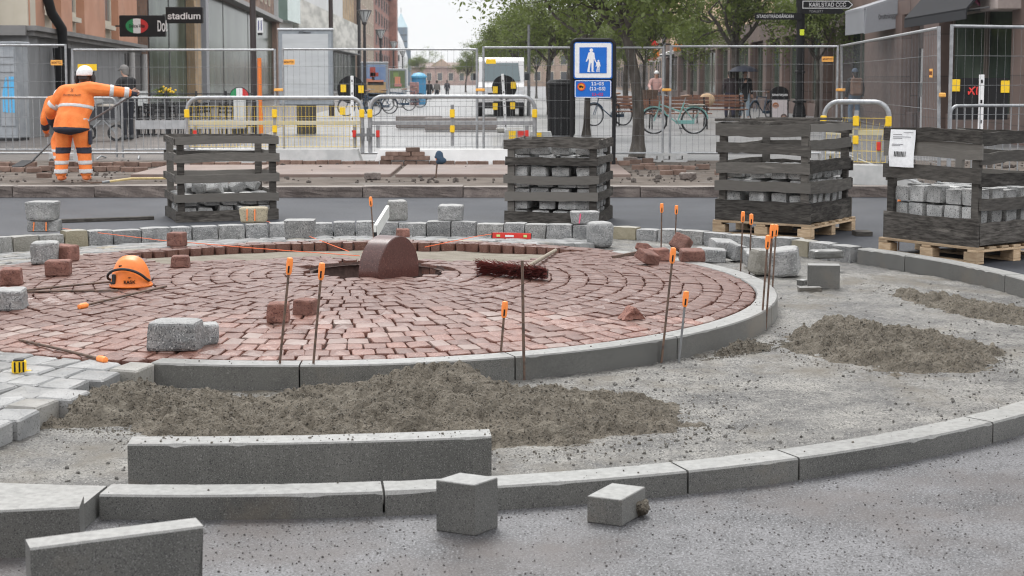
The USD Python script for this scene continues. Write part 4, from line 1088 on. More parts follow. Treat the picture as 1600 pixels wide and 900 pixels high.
# ================================================================ fences and barriers
def fence(label, a, b, z=PZ, H=2.0, lean=0.0, plates=(), bars=5, seed=0):
    a, b = np.array(a), np.array(b); d = b - a; L = np.linalg.norm(d); ang = math.atan2(d[1], d[0])
    th = thing('site_fence', label, 'fence', (a[0], a[1], z), rz=ang)
    off = lambda zz: lean * zz / H
    r = .021
    part(th, 'post', MB().tube([(.03, 0, .02), (.03, off(H), H)], r, 8), STEEL, 50)
    part(th, 'post', MB().tube([(L - .03, 0, .02), (L - .03, off(H), H)], r, 8), STEEL, 50)
    part(th, 'top_rail', MB().tube([(.03, off(H - .02), H - .02), (L - .03, off(H - .02), H - .02)], r * .9, 8), STEEL, 50)
    part(th, 'bottom_rail', MB().tube([(.03, off(.15), .15), (L - .03, off(.15), .15)], r * .9, 8), STEEL, 50)
    w = MB()
    n = int(L / .105)
    for i in range(1, n): w.tube([(L * i / n, off(.15), .15), (L * i / n, off(H), H - .02)], .0018, 4, caps=False)
    for zz in np.linspace(.15, H - .02, bars + 2)[1:-1]: w.tube([(.03, off(zz) - .004, zz), (L - .03, off(zz) - .004, zz)], .0027, 4, caps=False)
    part(th, 'wire_mesh', w, STEELD, kind='stuff')
    for (u, zc, col, txt, wd, hg) in plates:
        pm = part(th, 'plate', MB().box((L * u, off(zc) - .012, zc), (wd, .004, hg)), YELLOW if col == 'y' else LABELO)
        if txt:
            t = meshkit.text_mesh(txt, hg * .42, .002, bold=True); v, f, _ = meshkit.arrays(t)
            v = v - [(v[:, 0].min() + v[:, 0].max()) / 2, hg * .21, 0]; k = min(1, wd * .86 / np.ptp(v[:, 0])); v = v * [k, 1, 1]
            v = v @ rotx(PI / 2).T + [L * u, off(zc) - .0145, zc]
            part(pm, 'lettering', (v, f), flat('brown_print', (.16, .05, .02), .7))
    part(th, 'clamp', MB().box((L + .03, -.005, 1.25), (.16, .06, .05), ch=.01), LABELO)
    return th
def foot(p, label, rz=0, z=PZ):
    th = thing('fence_foot', label, 'fence foot', (p[0], p[1], z), rz=rz)
    fm = sbox(-.36, 0, .36, .15)
    for x in (-.22, 0, .22): fm = fm.difference(sbox(x - .06, .04, x + .06, .11))
    part(th, 'block', MB().prism(fm, .22, rotx(PI / 2), (0, .11, 0)), CONC)
FY = 26.2
W_ = lambda px, d=FY: P2(px, d)
TX = 'MONTTIC'
fence('site fence panel at the far left, by the grey cabinet', W_(-60), W_(109), plates=((.9, 1.72, 'o', TX, .2, .09),), H=2.04)
fence('site fence panel behind the orange worker', W_(114), W_(434), plates=((.08, 1.64, 'y', '', .33, .11),), H=1.96)
fence('site fence panel in front of the white poster board', W_(441), W_(748), plates=((.04, 1.73, 'o', TX, .2, .09),), H=1.97)
fence('site fence panel beside the black reversed road sign, left of the blue sign', W_(753), W_(1038), plates=((.05, 1.74, 'y', '', .17, .08),), H=2.0)
fence('site fence panel in front of the mint bicycle', W_(1044), W_(1309), plates=((.93, 1.78, 'o', TX, .2, .09),), H=2.02)
fence('site fence panel slanting towards the viewer on the right, before the shop door', W_(1316, 26.3), W_(1470, 17.2), lean=-.05, plates=((.95, 1.5, 'o', TX, .2, .1),), H=2.03)
fence('site fence panel at the far right edge, behind the rightmost crate', W_(1479, 17.2), W_(1700, 17.8), z=.0, plates=(), H=2.18)
foot(W_(1041), 'hollow concrete foot under the fence joint left of the mint bicycle')
foot(W_(111), 'concrete foot under the fence joint behind the orange worker')
foot(W_(1312), 'concrete foot under the fence joint behind the right barrier')
foot(W_(438), 'concrete foot under the fence joint left of the white poster board')
foot(W_(750), 'concrete foot under the fence joint near the tilted road sign')

def round_rect_path(x0, x1, z0, z1, r, n=7):
    pts = [(x0, 0, z0)]
    for k in range(n + 1):
        t = PI - k / n * PI / 2; pts.append((x0 + r + r * math.cos(t), 0, z1 - r + r * math.sin(t)))
    for k in range(n + 1):
        t = PI / 2 - k / n * PI / 2; pts.append((x1 - r + r * math.cos(t), 0, z1 - r + r * math.sin(t)))
    return pts + [(x1, 0, z0)]
def road_barrier(label, a, b, base, base_mat, top=1.12, mid=True, refl=(0, 1), sag=0.0, mesh_mat=None, z=PZ, white_base=False, mesh_top=.98):
    a, b = np.array(a), np.array(b); d = b - a; L = np.linalg.norm(d); ang = math.atan2(d[1], d[0])
    th = thing('road_barrier', label, 'barrier', (a[0], a[1], z), rz=ang)
    part(th, 'tube_frame', MB().tube(round_rect_path(.03, L - .03, .2, top, .2), .034, 12), STEEL, 50)
    part(th, 'mid_rail', MB().box((L / 2, 0, .70), (L - .07, .03, .07), ch=.005), STEEL if mesh_mat else M('worn_yellow_rail', (.55, .5, .3), (.55, .55, .52), scale=2, rough=.6))
    part(th, 'upright', MB().box((L * .5, -.001, .66), (.06, .036, top - .44), ch=.005), STEEL)
    w = MB()
    mm = mesh_mat or YELMESH
    n = int(L / (.06 if mm is YELMESH else .105))
    zt = lambda u: mesh_top - sag * math.sin(u * PI * 3) ** 2
    for i in range(1, n):
        u = i / n; k = .05 * math.sin(u * 9) * (1 if sag else 0)
        w.tube([(L * u, -.034, .3), (L * u + k * .4, -.04 - k, .62), (L * u + k, -.034, zt(u))], .0022, 4, caps=False)
    for zz in np.linspace(.3, mesh_top, 5):
        w.tube([(.06 + (L - .12) * u, -.038, zz - (sag * math.sin(u * PI * 3) ** 2 if zz > .9 else 0)) for u in np.linspace(0, 1, 13)], .003, 4, caps=False)
    part(th, 'wire_mesh', w, mm, kind='stuff')
    for u in (0, .5, 1):
        x = .03 + (L - .06) * u
        part(th, 'reflector', MB().box((x, -.05 if u != .5 else -.03, .86), (.085, .03, .14), ch=.01), YELLOW)
        if u == .5: part(th, 'reflector', MB().box((x, -.03, .6), (.08, .03, .12), ch=.01), YELLOW)
    for u in refl:
        part(th, 'red_reflector', MB().box((.16 + (L - .32) * u, -.04, .52), (.06, .03, .12), ch=.008), RED)
        part(th, 'leg', MB().tube([(.16 + (L - .32) * u, 0, .28), (.16 + (L - .32) * u, 0, .66)], .03, 8), STEEL, 50)
    if base:
        x0, x1 = base
        prof = [(-.24, 0), (.24, 0), (.17, .26), (-.17, .26)]
        pm = MB().prism(prof, x1 - x0, np.array([[0, 0, 1], [1, 0, 0], [0, 1, 0]], float), (x0, 0, 0))
        v, f = pm.arrays(); e = (v[:, 2] > .2); v[:, 0] = np.where(e, np.where(v[:, 0] < (x0 + x1) / 2, v[:, 0] + .09, v[:, 0] - .09), v[:, 0])
        part(th, 'concrete_base', (v, f), base_mat)
    return th
BD = 25.35
LIGHTB = M('pale_concrete', (.62, .62, .61), (.72, .72, .71), scale=3, rough=.8)
road_barrier('left tube barrier with yellow mesh on a grey concrete base', P2(291, BD), P2(569, BD), (.1, 2.98), CONC, top=1.12)
road_barrier('tube barrier with mesh on a pale base, before the open street', P2(576, BD), P2(838, BD), (.1, 2.74), LIGHTB, top=1.14, mesh_mat=STEELD)
road_barrier('short tube barrier with crumpled yellow mesh between the two right crates', P2(1284, 20.9), P2(1392, 20.5), (.0, 1.3), CONC, top=1.12, sag=.07, refl=(1,), mesh_top=.9)
lk = P2(572, BD); ln = thing('barrier_link', 'steel hook joining the two tube barriers', 'coupling', (lk[0], lk[1], PZ))
part(ln, 'bar', MB().bar((-.16, -.07, .5), (.16, -.07, .5), .04, .05), STEELD)
for x in (-.05, .05): part(ln, 'sleeve', MB().tube([(x, -.06, .4), (x, -.06, .62)], .034, 8), STEELD, 50)

def crowd_barrier(label, a, b, z=PZ, top=1.1, bar=.125, board=None):
    a, b = np.array(a), np.array(b); d = b - a; L = np.linalg.norm(d); ang = math.atan2(d[1], d[0])
    th = thing('crowd_barrier', label, 'barrier', (a[0], a[1], z), rz=ang)
    part(th, 'frame', MB().tube(round_rect_path(.02, L - .02, .03, top, .1), .02, 8), STEEL, 50)
    part(th, 'bottom_rail', MB().tube([(.02, 0, .17), (L - .02, 0, .17)], .015, 8), STEEL, 50)
    n = int(L / bar)
    for i in range(1, n): part(th, 'bar', MB().tube([(L * i / n, 0, .17), (L * i / n, 0, top)], .0075, 6), STEEL)
    for x in (.3, L - .3): part(th, 'foot', MB().tube([(x, -.3, .015), (x, -.02, .06), (x, .3, .015)], .016, 6), STEEL)
    if board: part(th, 'board', MB().box((L / 2, -.03, .62), (L * .8, .012, .16)), M('galvanised_board', (.36, .37, .38), (.48, .49, .5), scale=6, rough=.5))
crowd_barrier('crowd barrier on the left, behind the orange worker', P2(-45, 27.1), P2(184, 27.1))
crowd_barrier('crowd barrier with a grey board, in front of the cafe chairs', P2(190, 27.0), P2(405, 27.5), board=True)
crowd_barrier('crowd barrier at the right edge, behind the rightmost crate', P2(1482, 19.4), P2(1720, 19.8), z=.1, top=1.12, bar=.105)

# temporary road signs seen from behind
def sign_back(label, px, d, z0, top, shapes, clips, marks=False, lean=0.0):
    p = P2(px, d); th = thing('reversed_road_sign', label, 'road sign', (p[0], p[1], z0))
    pm = part(th, 'post', MB().box((0, 0, top / 2), (.075, .03, top), R=roty(lean), ch=.004), WHITE)
    for k in range(int(top / .3)): part(pm, 'hole', MB().box((0 + math.sin(lean) * (.2 + k * .3 - top / 2), -.0165, .2 + k * .3), (.026, .006, .05), R=roty(lean)), BLACK)
    for s in shapes:
        if s[0] == 'disc': part(th, 'disc', MB().lathe([(.001, -.004), (s[3], -.004), (s[3], .004), (.001, .004)], 36, (s[1], .03, s[2]), rotx(PI / 2)), BLACK)
        else: part(th, 'panel', MB().box((s[1], .032, s[2]), (s[3], .008, s[4])), BLACK)
    for x, z in clips: part(th, 'clip', MB().box((x, .018, z), (.13, .012, .18), ch=.004), YELLOW)
    return th
sign_back('reversed round road sign on a white post, right of the white poster board', 551, 36, PZ, 1.52, (('disc', -.03, 1.19, .33),), ((-.21, 1.22), (.21, 1.2), (-.24, .68)), lean=.0)
sign_back('reversed round road sign over a small panel, before the white van', 788, 40, PZ, 1.58, (('disc', .0, 1.22, .33), ('panel', 0, .66, .58, .4)), ((-.24, 1.16), (.24, 1.28), (-.24, .72), (.22, .74)), lean=-.06)
sg = sign_back('reversed square road sign with red scrawl at the right edge', 1531, 22.5, PZ, 1.5, (('panel', -.24, 1.14, .42, .62), ('panel', .21, 1.14, .4, .62)), ((-.38, 1.34), (.36, 1.32)))
scr = flat('red_spray', (.85, .06, .05), .6)
for pts in ([(-.27, .60), (-.16, .72), (-.1, .76)], [(-.26, .74), (-.2, .68), (-.12, .58)], [(-.27, .58), (-.28, .66)], [(-.04, .76), (-.06, .66), (-.05, .58)]):
    part(sg, 'spray_mark', MB().tube([(x * .55 - .03, .026, (z - .67) * .65 + 1.26) for x, z in pts], .011, 5), scr)

# ================================================================ poster boards
def board(label, px, d, W, H, z0, art, leg_w=.5, rz=0.0):
    p = P2(px, d); th = thing('poster_board', label, 'poster board', (p[0], p[1], PZ), rz=rz)
    fr = M('board_frame', (.3, .33, .36), (.36, .39, .42), scale=8, rough=.45, metallic=.3)
    part(th, 'foot', MB().box((0, .06, z0 / 2), (leg_w, .16, z0), ch=.01), flat('board_foot', (.05, .045, .04), .6))
    b = part(th, 'frame', MB().box((0, .06, z0 + H / 2), (W, .2, H), ch=.03), fr)
    part(th, 'cap', MB().box((0, .06, z0 + H + .025), (W + .04, .24, .06), ch=.02), flat('board_cap', (.6, .62, .64), .4))
    part(th, 'poster', MB().box((0, -.045, z0 + H / 2 + .02), (W * .84, .012, H * .88)), art[0])
    for (x, z, w, h, m_) in art[1:]: part(th, 'print', MB().box((x * W * .42, -.0535 - .002 * len(str(x)) % .004, z0 + H / 2 + .02 + z * H * .44), (w * W, .004, h * H)), m_)
    return th
BLANK = M('blank_poster', (.5, .52, .53), (.58, .6, .61), scale=1.2, rough=.45, stretch=(1, 1, 6))
b1 = board('large poster board with a blank white sheet, behind the fence', 479, 40, 1.44, 1.98, .75, (BLANK,))
t = meshkit.text_mesh('JCDecaux', .05, .004, bold=True); v, f, _ = meshkit.arrays(t)
v = (v - [v[:, 0].mean(), 0, 0]) @ rotx(PI / 2).T + [0, -.045, .75 + 1.98 - .085]
part(b1, 'lettering', (v, f), BLACK)
SKYB = M('poster_sky', (.16, .25, .45), (.3, .38, .52), scale=1, rough=.5); SANDC = flat('poster_sand', (.5, .33, .16), .5); SALM = flat('poster_salmon', (.6, .25, .16), .5); REDD = flat('poster_red', (.4, .07, .05), .5)
WHT2 = flat('poster_white', (.6, .6, .6), .5)
board('poster board with a red figure on orange blocks, half behind a lamp post', 586, 82, 1.46, 2.0, .35, (SKYB, (0, -.52, .84, .4, SANDC), (0, -.86, .84, .12, WHT2), (-.15, .55, .2, .26, REDD), (.0, .4, .3, .1, REDD), (-.1, .2, .1, .25, BLACK), (-.4, .0, .3, .12, SALM), (.1, -.1, .6, .14, SALM), (.35, -.4, .26, .18, SALM), (-.3, -.35, .3, .1, flat('poster_dark', (.1, .08, .05), .5))))
board('smaller far poster board with a green picture', 622, 118, 1.4, 1.95, .3, (flat('poster_green', (.12, .16, .08), .5), (0, -.8, .84, .16, WHT2), (0, .1, .3, .3, SALM), (.05, -.3, .4, .12, flat('poster_pink', (.5, .2, .2), .5)), (-.2, .6, .3, .2, flat('poster_leaf', (.2, .28, .1), .5))))

# ================================================================ blue sign, bin, cabinet, finger post
p = P2(926, 24.6); z0 = PZ
SB = M('sign_blue', (.01, .13, .52), (.012, .15, .56), scale=5, rough=.35)
sn = thing('pedestrian_sign', 'blue pedestrian zone sign with an adult and child, in a black frame', 'road sign', (p[0], p[1], z0))
fw = .345
part(sn, 'frame', MB().tube(round_rect_path(-fw, fw, 0, 2.07, .09), .032, 10), BLACK, 50)
part(sn, 'back_plate', MB().box((0, .012, 1.60), (.64, .02, .95), ch=.006), BLACK)
part(sn, 'sign_edge', MB().prism(sbox(-.315, 1.44, .315, 2.035).buffer(-.03).buffer(.03), .01, rotx(PI / 2), (0, -.005, 0)), SB)
part(sn, 'white_panel', MB().prism(sbox(-.297, 1.457, .297, 2.018).buffer(-.03).buffer(.03), .004, rotx(PI / 2), (0, -.0152, 0)), WHITE)
part(sn, 'blue_panel', MB().prism(sbox(-.222, 1.53, .222, 1.95), .004, rotx(PI / 2), (0, -.0194, 0)), SB)
def figure(cx, zb, s):
    g = [Point(0, 1.0 - .075).buffer(.072), Polygon([(-.13, .80), (-.05, .85), (.05, .85), (.13, .80), (.15, .62), (.19, .46), (.16, .44), (.11, .60), (.1, .42), (.09, .02), (.14, -.02), (.02, -.02), (.015, .38), (-.03, .36), (-.08, .02), (-.04, -.03), (-.17, -.02), (-.15, .1), (-.1, .42), (-.11, .58), (-.2, .42), (-.24, .44), (-.17, .62)])]
    from shapely import affinity
    return affinity.translate(affinity.scale(unary_union(g).buffer(.012).buffer(-.008), s, s, origin=(0, 0)), cx, zb)
adult = figure(-.03, 1.56, .37); kid = figure(.085, 1.555, .19)
part(sn, 'adult_figure', MB().prism(adult, .003, rotx(PI / 2), (0, -.0236, 0)), WHITE)
part(sn, 'child_figure', MB().prism(kid, .003, rotx(PI / 2), (0, -.0236, 0)), WHITE)
part(sn, 'arm', MB().prism(Polygon([(.02, 1.74), (.035, 1.745), (.068, 1.685), (.056, 1.68)]), .003, rotx(PI / 2), (0, -.0237, 0)), WHITE)
low = part(sn, 'time_plate', MB().prism(sbox(-.3, 1.128, .3, 1.42).buffer(-.03).buffer(.03), .012, rotx(PI / 2), (0, -.004, 0)), SB)
rim = sbox(-.295, 1.133, .295, 1.415).buffer(-.03).buffer(.03)
part(low, 'white_border', MB().prism(rim.difference(rim.buffer(-.012)), .003, rotx(PI / 2), (0, -.0164, 0)), WHITE)
part(low, 'orange_disc', MB().prism(Point(-.19, 1.312).buffer(.062), .003, rotx(PI / 2), (0, -.0166, 0)), flat('sign_orange', (.8, .3, .03), .4))
part(low, 'disc_ring', MB().prism(Point(-.19, 1.312).buffer(.066).difference(Point(-.19, 1.312).buffer(.05)), .003, rotx(PI / 2), (0, -.0198, 0)), flat('sign_red', (.55, .05, .03), .4))
part(low, 'truck_symbol', MB().prism(unary_union([sbox(-.225, 1.3, -.18, 1.33), sbox(-.178, 1.3, -.155, 1.32), Point(-.21, 1.298).buffer(.009), Point(-.168, 1.298).buffer(.009)]), .003, rotx(PI / 2), (0, -.0199, 0)), BLACK)
for txt, z, h, m_ in (('11–03', 1.335, .05, WHITE), ('(11–03)', 1.255, .05, WHITE), ('11–02', 1.165, .045, flat('sign_red2', (.55, .03, .06), .4))):
    v, f, _ = meshkit.arrays(meshkit.text_mesh(txt, h, .003, bold=True)); v = v - [(v[:, 0].min() + v[:, 0].max()) / 2, 0, 0]
    part(low, 'lettering', ((v @ rotx(PI / 2).T) + [.075, -.0165, z], f), m_)
p = P2(877, 37.5)
bn = thing('litter_bin', 'tall black litter bin behind the blue sign', 'litter bin', (p[0], p[1], PZ))
part(bn, 'body', MB().lathe([(.001, .05), (.33, .05), (.33, 1.28), (.36, 1.3), (.36, 1.36), (.3, 1.42), (.001, 1.44)], 28), BLACK, 40)
for k in range(28):
    t = 2 * PI * k / 28
    part(bn, 'slat', MB().box((.335 * math.cos(t), .335 * math.sin(t), .66), (.02, .05, 1.15), rz=t, ch=.004), BLACK)
part(bn, 'base', MB().lathe([(.001, 0), (.31, 0), (.31, .06), (.001, .06)], 24), STEELD)
p = P2(20, 35.5)
cb = thing('utility_cabinet', 'grey utility cabinet with red and blue graffiti at the left edge', 'cabinet', (p[0] - .1, p[1], PZ), rz=-.2)
CABM = M('cabinet_grey', (.27, .29, .31), (.36, .38, .4), scale=3, rough=.5)
part(cb, 'body', MB().box((0, 0, 1.15), (.8, .6, 2.2), ch=.03), CABM)
part(cb, 'roof', MB().box((0, 0, 2.28), (.88, .68, .07), ch=.02), CABM)
part(cb, 'plinth', MB().box((0, 0, .04), (.76, .56, .09)), DARK)
part(cb, 'door', MB().box((-.2, -.31, 1.25), (.36, .02, 1.8), ch=.004), CABM)
part(cb, 'door', MB().box((.2, -.31, 1.25), (.36, .02, 1.8), ch=.004), CABM)
for z in (1.95, 1.78, 1.6, 1.42, 1.25): part(cb, 'vent', MB().box((.2, -.322, z), (.34, .012, .015)), STEELD)
grf = flat('red_graffiti', (.5, .08, .09), .6); blg = flat('blue_graffiti', (.1, .42, .72), .6)
ring_ = [( -.2 + .13 * math.cos(t), -.324, 1.42 + .16 * math.sin(t)) for t in np.linspace(0, 2 * PI, 22)]
part(cb, 'graffiti', MB().tube(ring_, .025, 5), grf)
part(cb, 'graffiti', MB().tube([(-.2 + .13 * math.cos(t) * (1 if t < PI else -.9), -.324, 1.98 - .1 * t) for t in np.linspace(0, 2 * PI, 22)], .025, 5), grf)
part(cb, 'graffiti', MB().prism(Polygon([(.07, .68), (.07, 1.1), (.13, 1.42), (.17, 1.5), (.2, 1.4), (.2, .66)]).union(sbox(.24, .66, .37, 1.5)), .004, rotx(PI / 2), (0, -.3205, 0)), blg)
p = P2(1248, 46)
fp = thing('finger_post', 'black cast finger post with white lettered arms', 'signpost', (p[0], p[1], PZ))
part(fp, 'column', MB().lathe([(.001, 0), (.26, 0), (.26, .08), (.2, .14), (.19, .5), (.135, .7), (.13, 1.6), (.12, 3.6), (.15, 3.65), (.15, 4.2), (.001, 4.25)], 20), BLACK, 40)
for z in (.3, .72, 1.62): part(fp, 'collar', MB().lathe([(.12, z), (.21 if z < 1 else .16, z + .02), (.21 if z < 1 else .16, z + .07), (.12, z + .09)], 20), BLACK, 40)
def arm(z, txt, s, L, h, m_=WHITE, border=True):
    poly = Polygon([(0, -h / 2), (L, -h / 2), (L + h * .55, 0), (L, h / 2), (0, h / 2)]) if s > 0 else sbox(-L, -h / 2, 0, h / 2)
    a = part(fp, 'arm', MB().prism(poly, .04, rotx(PI / 2), (0, -.11, z)), BLACK)
    if border: part(a, 'border', MB().prism(poly.buffer(-.015).difference(poly.buffer(-.035)), .004, rotx(PI / 2), (0, -.1505, z)), m_)
    v, f, _ = meshkit.arrays(meshkit.text_mesh(txt, h * .46, .004)); v = v - [v[:, 0].min(), h * .23, 0]
    k = min(1, L * .78 / np.ptp(v[:, 0])); v = v * [k, 1, 1]
    x0 = .22 if s > 0 else -L + .06
    part(a, 'lettering', (v @ rotx(PI / 2).T + [x0, -.151, z], f), m_)
arm(3.69, 'KARLSTAD CCC', 1, 1.42, .26); arm(3.49, 'TOALETT', 1, 1.2, .15, flat('grey_lettering', (.3, .3, .3), .5), False)
arm(3.34, 'STADSTRÄDGÅRDEN', -1, 1.42, .2, WHITE, False)
part(fp, 'yellow_tag', MB().box((.02, -.125, 2.86), (.13, .02, .18), ch=.004), flat('neon_yellow', (.75, .85, .05), .5))
p = P2(1217, 48)
ab = thing('pavement_sign', 'black pavement sign with two portrait pictures, left of the finger post', 'pavement sign', (p[0], p[1], PZ))
part(ab, 'panel', MB().box((0, 0, .52), (.58, .05, 1.0), R=rotx(-.08), ch=.01), BLACK)
part(ab, 'rear_panel', MB().box((0, .16, .5), (.56, .04, .98), R=rotx(.12), ch=.01), BLACK)
part(ab, 'header', MB().prism(Polygon([(.29 * math.cos(t), .22 * math.sin(t)) for t in np.linspace(0, PI, 20)]), .05, rotx(PI / 2), (0, .06, 1.0)), BLACK)
part(ab, 'poster', MB().box((0, -.045, .44), (.48, .01, .72), R=rotx(-.08)), flat('poster_pale_pink', (.55, .5, .5), .5))
v, f, _ = meshkit.arrays(meshkit.text_mesh('smarteyes', .075, .004, bold=True)); k = .5 / np.ptp(v[:, 0])
part(ab, 'lettering', ((v * [k, 1, 1] - [.25, 0, 0]) @ rotx(PI / 2).T + [0, -.0, .92], f), WHITE)
for x, z, hairc in ((-.13, .6, (.35, .14, .06)), (.13, .24, (.1, .07, .06))):
    part(ab, 'portrait_hair', MB().prism(Point(0, .0).buffer(.1), .004, rotx(PI / 2), (x, -.05 + (.44 - z) * -.08, z + .01)), flat('hair_%d' % int(x * 100 + 50), hairc, .6))
    part(ab, 'portrait_face', MB().prism(Point(0, -.015).buffer(.07), .004, rotx(PI / 2), (x, -.055 + (.44 - z) * -.08, z)), flat('printed_skin', (.5, .32, .25), .6))
    part(ab, 'portrait_glasses', MB().prism(sbox(-.06, -.01, .06, .012), .004, rotx(PI / 2), (x, -.06 + (.44 - z) * -.08, z)), BLACK)

# ================================================================ street lamps and poles
def lamp(label, px, d, H, w):
    p = P2(px, d); th = thing('street_lamp', label, 'street lamp', (p[0], p[1], PZ), group='street lamps along the left side')
    LM = flat('lamp_post_dark', (.035, .033, .035), .5)
    part(th, 'post', MB().lathe([(.001, 0), (.14, 0), (.13, .8), (.09, 1.0), (.07, H - .75), (.13, H - .7), (.13, H - .62), (.001, H - .6)], 14), LM, 40)
    for k in range(8):
        t = 2 * PI * k / 8
        part(th, 'rib', MB().tube([(.08 * math.cos(t), .08 * math.sin(t), H - .65), (w * math.cos(t), w * math.sin(t), H - .05)], .018, 5), LM)
    part(th, 'bowl', MB().lathe([(.1, H - .62), (w * .94, H - .07)], 20).lathe([(w * .92, H - .07), (.09, H - .6)], 20), M('lamp_glass', (.55, .57, .58), rough=.3))
    part(th, 'lid', MB().lathe([(.001, H - .03), (w * 1.06, H - .05), (w * 1.06, H), (.001, H + .04)], 20), flat('lamp_lid', (.12, .12, .12), .5))
lamp('nearest street lamp with a cone head, beside the coloured poster', 571, 78, 5.0, .36)
lamp('second street lamp with a cone head, before the red brick house', 596, 108, 5.0, .36)
lamp('third street lamp with a cone head, over the small far poster', 616, 138, 4.9, .36)
lamp('farthest small street lamp with a cone head, before the grey tower', 630, 183, 4.9, .36)
def pole(name, label, cat, px, d, H, r, mat): 
    p = P2(px, d)
    solo(name, MB().lathe([(.001, 0), (r * 1.3, 0), (r * 1.25, .5), (r, .6), (r * .9, H), (.001, H)], 14), mat, label, cat, (p[0], p[1], PZ), smooth=40)
pole('lamp_pole', 'thick dark pole left of the white poster board', 'pole', 398, 41, 8, .085, flat('dark_pole', (.045, .035, .035), .5))
pole('lamp_pole', 'dark pole rising behind the white poster board', 'pole', 519, 60, 9, .09, flat('dark_pole', (.045, .035, .035), .5))
pole('bollard_tube', 'orange tube standing beside the thick dark pole', 'tube', 407, 40, 2.0, .062, ORANGE)
pole('lamp_pole', 'grey pole standing among the trees left of the blue sign', 'pole', 826, 60, 3.6, .06, STEELD)
pole('lamp_pole', 'grey pole near the shop sign right of the tree', 'pole', 1036, 70, 9, .09, flat('grey_pole', (.2, .2, .21), .5))
# ticket or notice box on the thick pole
p = P2(409, 40.4); nb = thing('hanging_sign', 'small white hanging sign beside the thick dark pole', 'sign', (p[0], p[1], 2.75))
part(nb, 'panel', MB().box((0, 0, .25), (.16, .03, .4), ch=.01), WHITE); part(nb, 'bracket', MB().box((0, 0, .02), (.12, .04, .06)), DARK)
for x in (-.035, .035): part(nb, 'figure', MB().box((x, -.018, .25), (.025, .006, .26)), flat('navy_print', (.05, .06, .2), .5))
# ================================================================ buildings
GLASS = M('shop_glass', (.012, .02, .015), (.06, .08, .062), scale=.5, rough=.12, spec=.03, stretch=(1, 1, .5), detail=6)  # green mottling painted into the panes, standing for reflected trees
WINDOW = M('window_glass', (.05, .055, .06), (.09, .095, .1), scale=.5, rough=.1, spec=.6)
PEACH = M('peach_plaster', (.48, .24, .15), (.56, .3, .2), scale=.8, rough=.9, bump=.15, stain=(.5, (.42, .23, .155), .55, .75))
CREAM = M('cream_plaster', (.5, .45, .36), (.58, .53, .44), scale=.8, rough=.9)
GREYP = M('grey_plinth', (.2, .205, .21), (.26, .265, .27), scale=.9, rough=.85, stain=(.6, (.16, .165, .17), .55, .72), stretch=(1, 1, .4))
CORN = M('grey_cornice', (.17, .165, .16), (.22, .215, .21), scale=1, rough=.8)
def wallm(name, c1, c2, mort, w=.25, h=.08):
    return brickmat(name, c1, c2, mort, w, h, .85, .008, rot=(PI / 2, 0, PI / 2))
BRWN = wallm('brown_brick', (.23, .14, .1), (.3, .19, .14), (.22, .19, .17))
REDB = wallm('red_brick', (.28, .11, .08), (.35, .15, .11), (.25, .19, .17))
YELB = wallm('ochre_brick', (.35, .24, .13), (.42, .3, .18), (.3, .26, .2))
STONE = brickmat('brown_stone', (.14, .097, .083), (.185, .13, .112), (.085, .065, .058), 1.1, .55, .6, .012, rot=(PI / 2, 0, PI / 2))
SILVER = M('silver_relief', (.3, .3, .27), (.62, .61, .56), scale=.6, rough=.5, detail=6, stretch=(1, .25, 1.6), contrast=(.38, .6))
LIGHTW = M('pale_cladding', (.55, .56, .56), (.62, .63, .63), scale=.5, rough=.7)
GREENG = M('green_glass', (.16, .24, .21), (.24, .33, .3), scale=.3, rough=.15, spec=.6)
BROWNR = M('brown_render', (.3, .22, .17), (.38, .29, .23), scale=.6, rough=.85)
def building(name, label, a, b, z=PZ):
    a, b = np.array(a, float), np.array(b, float); d = b - a
    th = thing(name, label, 'building', (a[0], a[1], z), rz=math.atan2(d[1], d[0]))
    return th, np.linalg.norm(d)
def bx(th, name, u0, u1, y0, y1, z0, z1, mat, ch=0.0, label=None):
    return part(th, name, MB().box(((u0 + u1) / 2, (y0 + y1) / 2, (z0 + z1) / 2), (u1 - u0, y1 - y0, z1 - z0), ch=ch), mat, label=label)
def window(th, u0, u1, z0, z1, y=0.0, fm=None, fw=.08, gm=None, mull=0, depth=.07):
    m = MB(); d0, d1 = y - depth, y + .01
    for (p, q, r_, s) in ((u0, u1, z0, z0 + fw), (u0, u1, z1 - fw, z1), (u0, u0 + fw, z0 + fw, z1 - fw), (u1 - fw, u1, z0 + fw, z1 - fw)):
        m.box(((p + q) / 2, (d0 + d1) / 2, (r_ + s) / 2), (q - p, d1 - d0, s - r_))
    for k in range(mull):
        x = u0 + (u1 - u0) * (k + 1) / (mull + 1); m.box((x, (d0 + d1) / 2, (z0 + z1) / 2), (fw * .6, (d1 - d0) * .9, z1 - z0 - 2 * fw))
    w = part(th, 'window', m, fm or WHITE)
    part(w, 'pane', MB().box(((u0 + u1) / 2, y - .012, (z0 + z1) / 2), (u1 - u0 - 2 * fw, .012, z1 - z0 - 2 * fw)), gm or WINDOW)
    return w
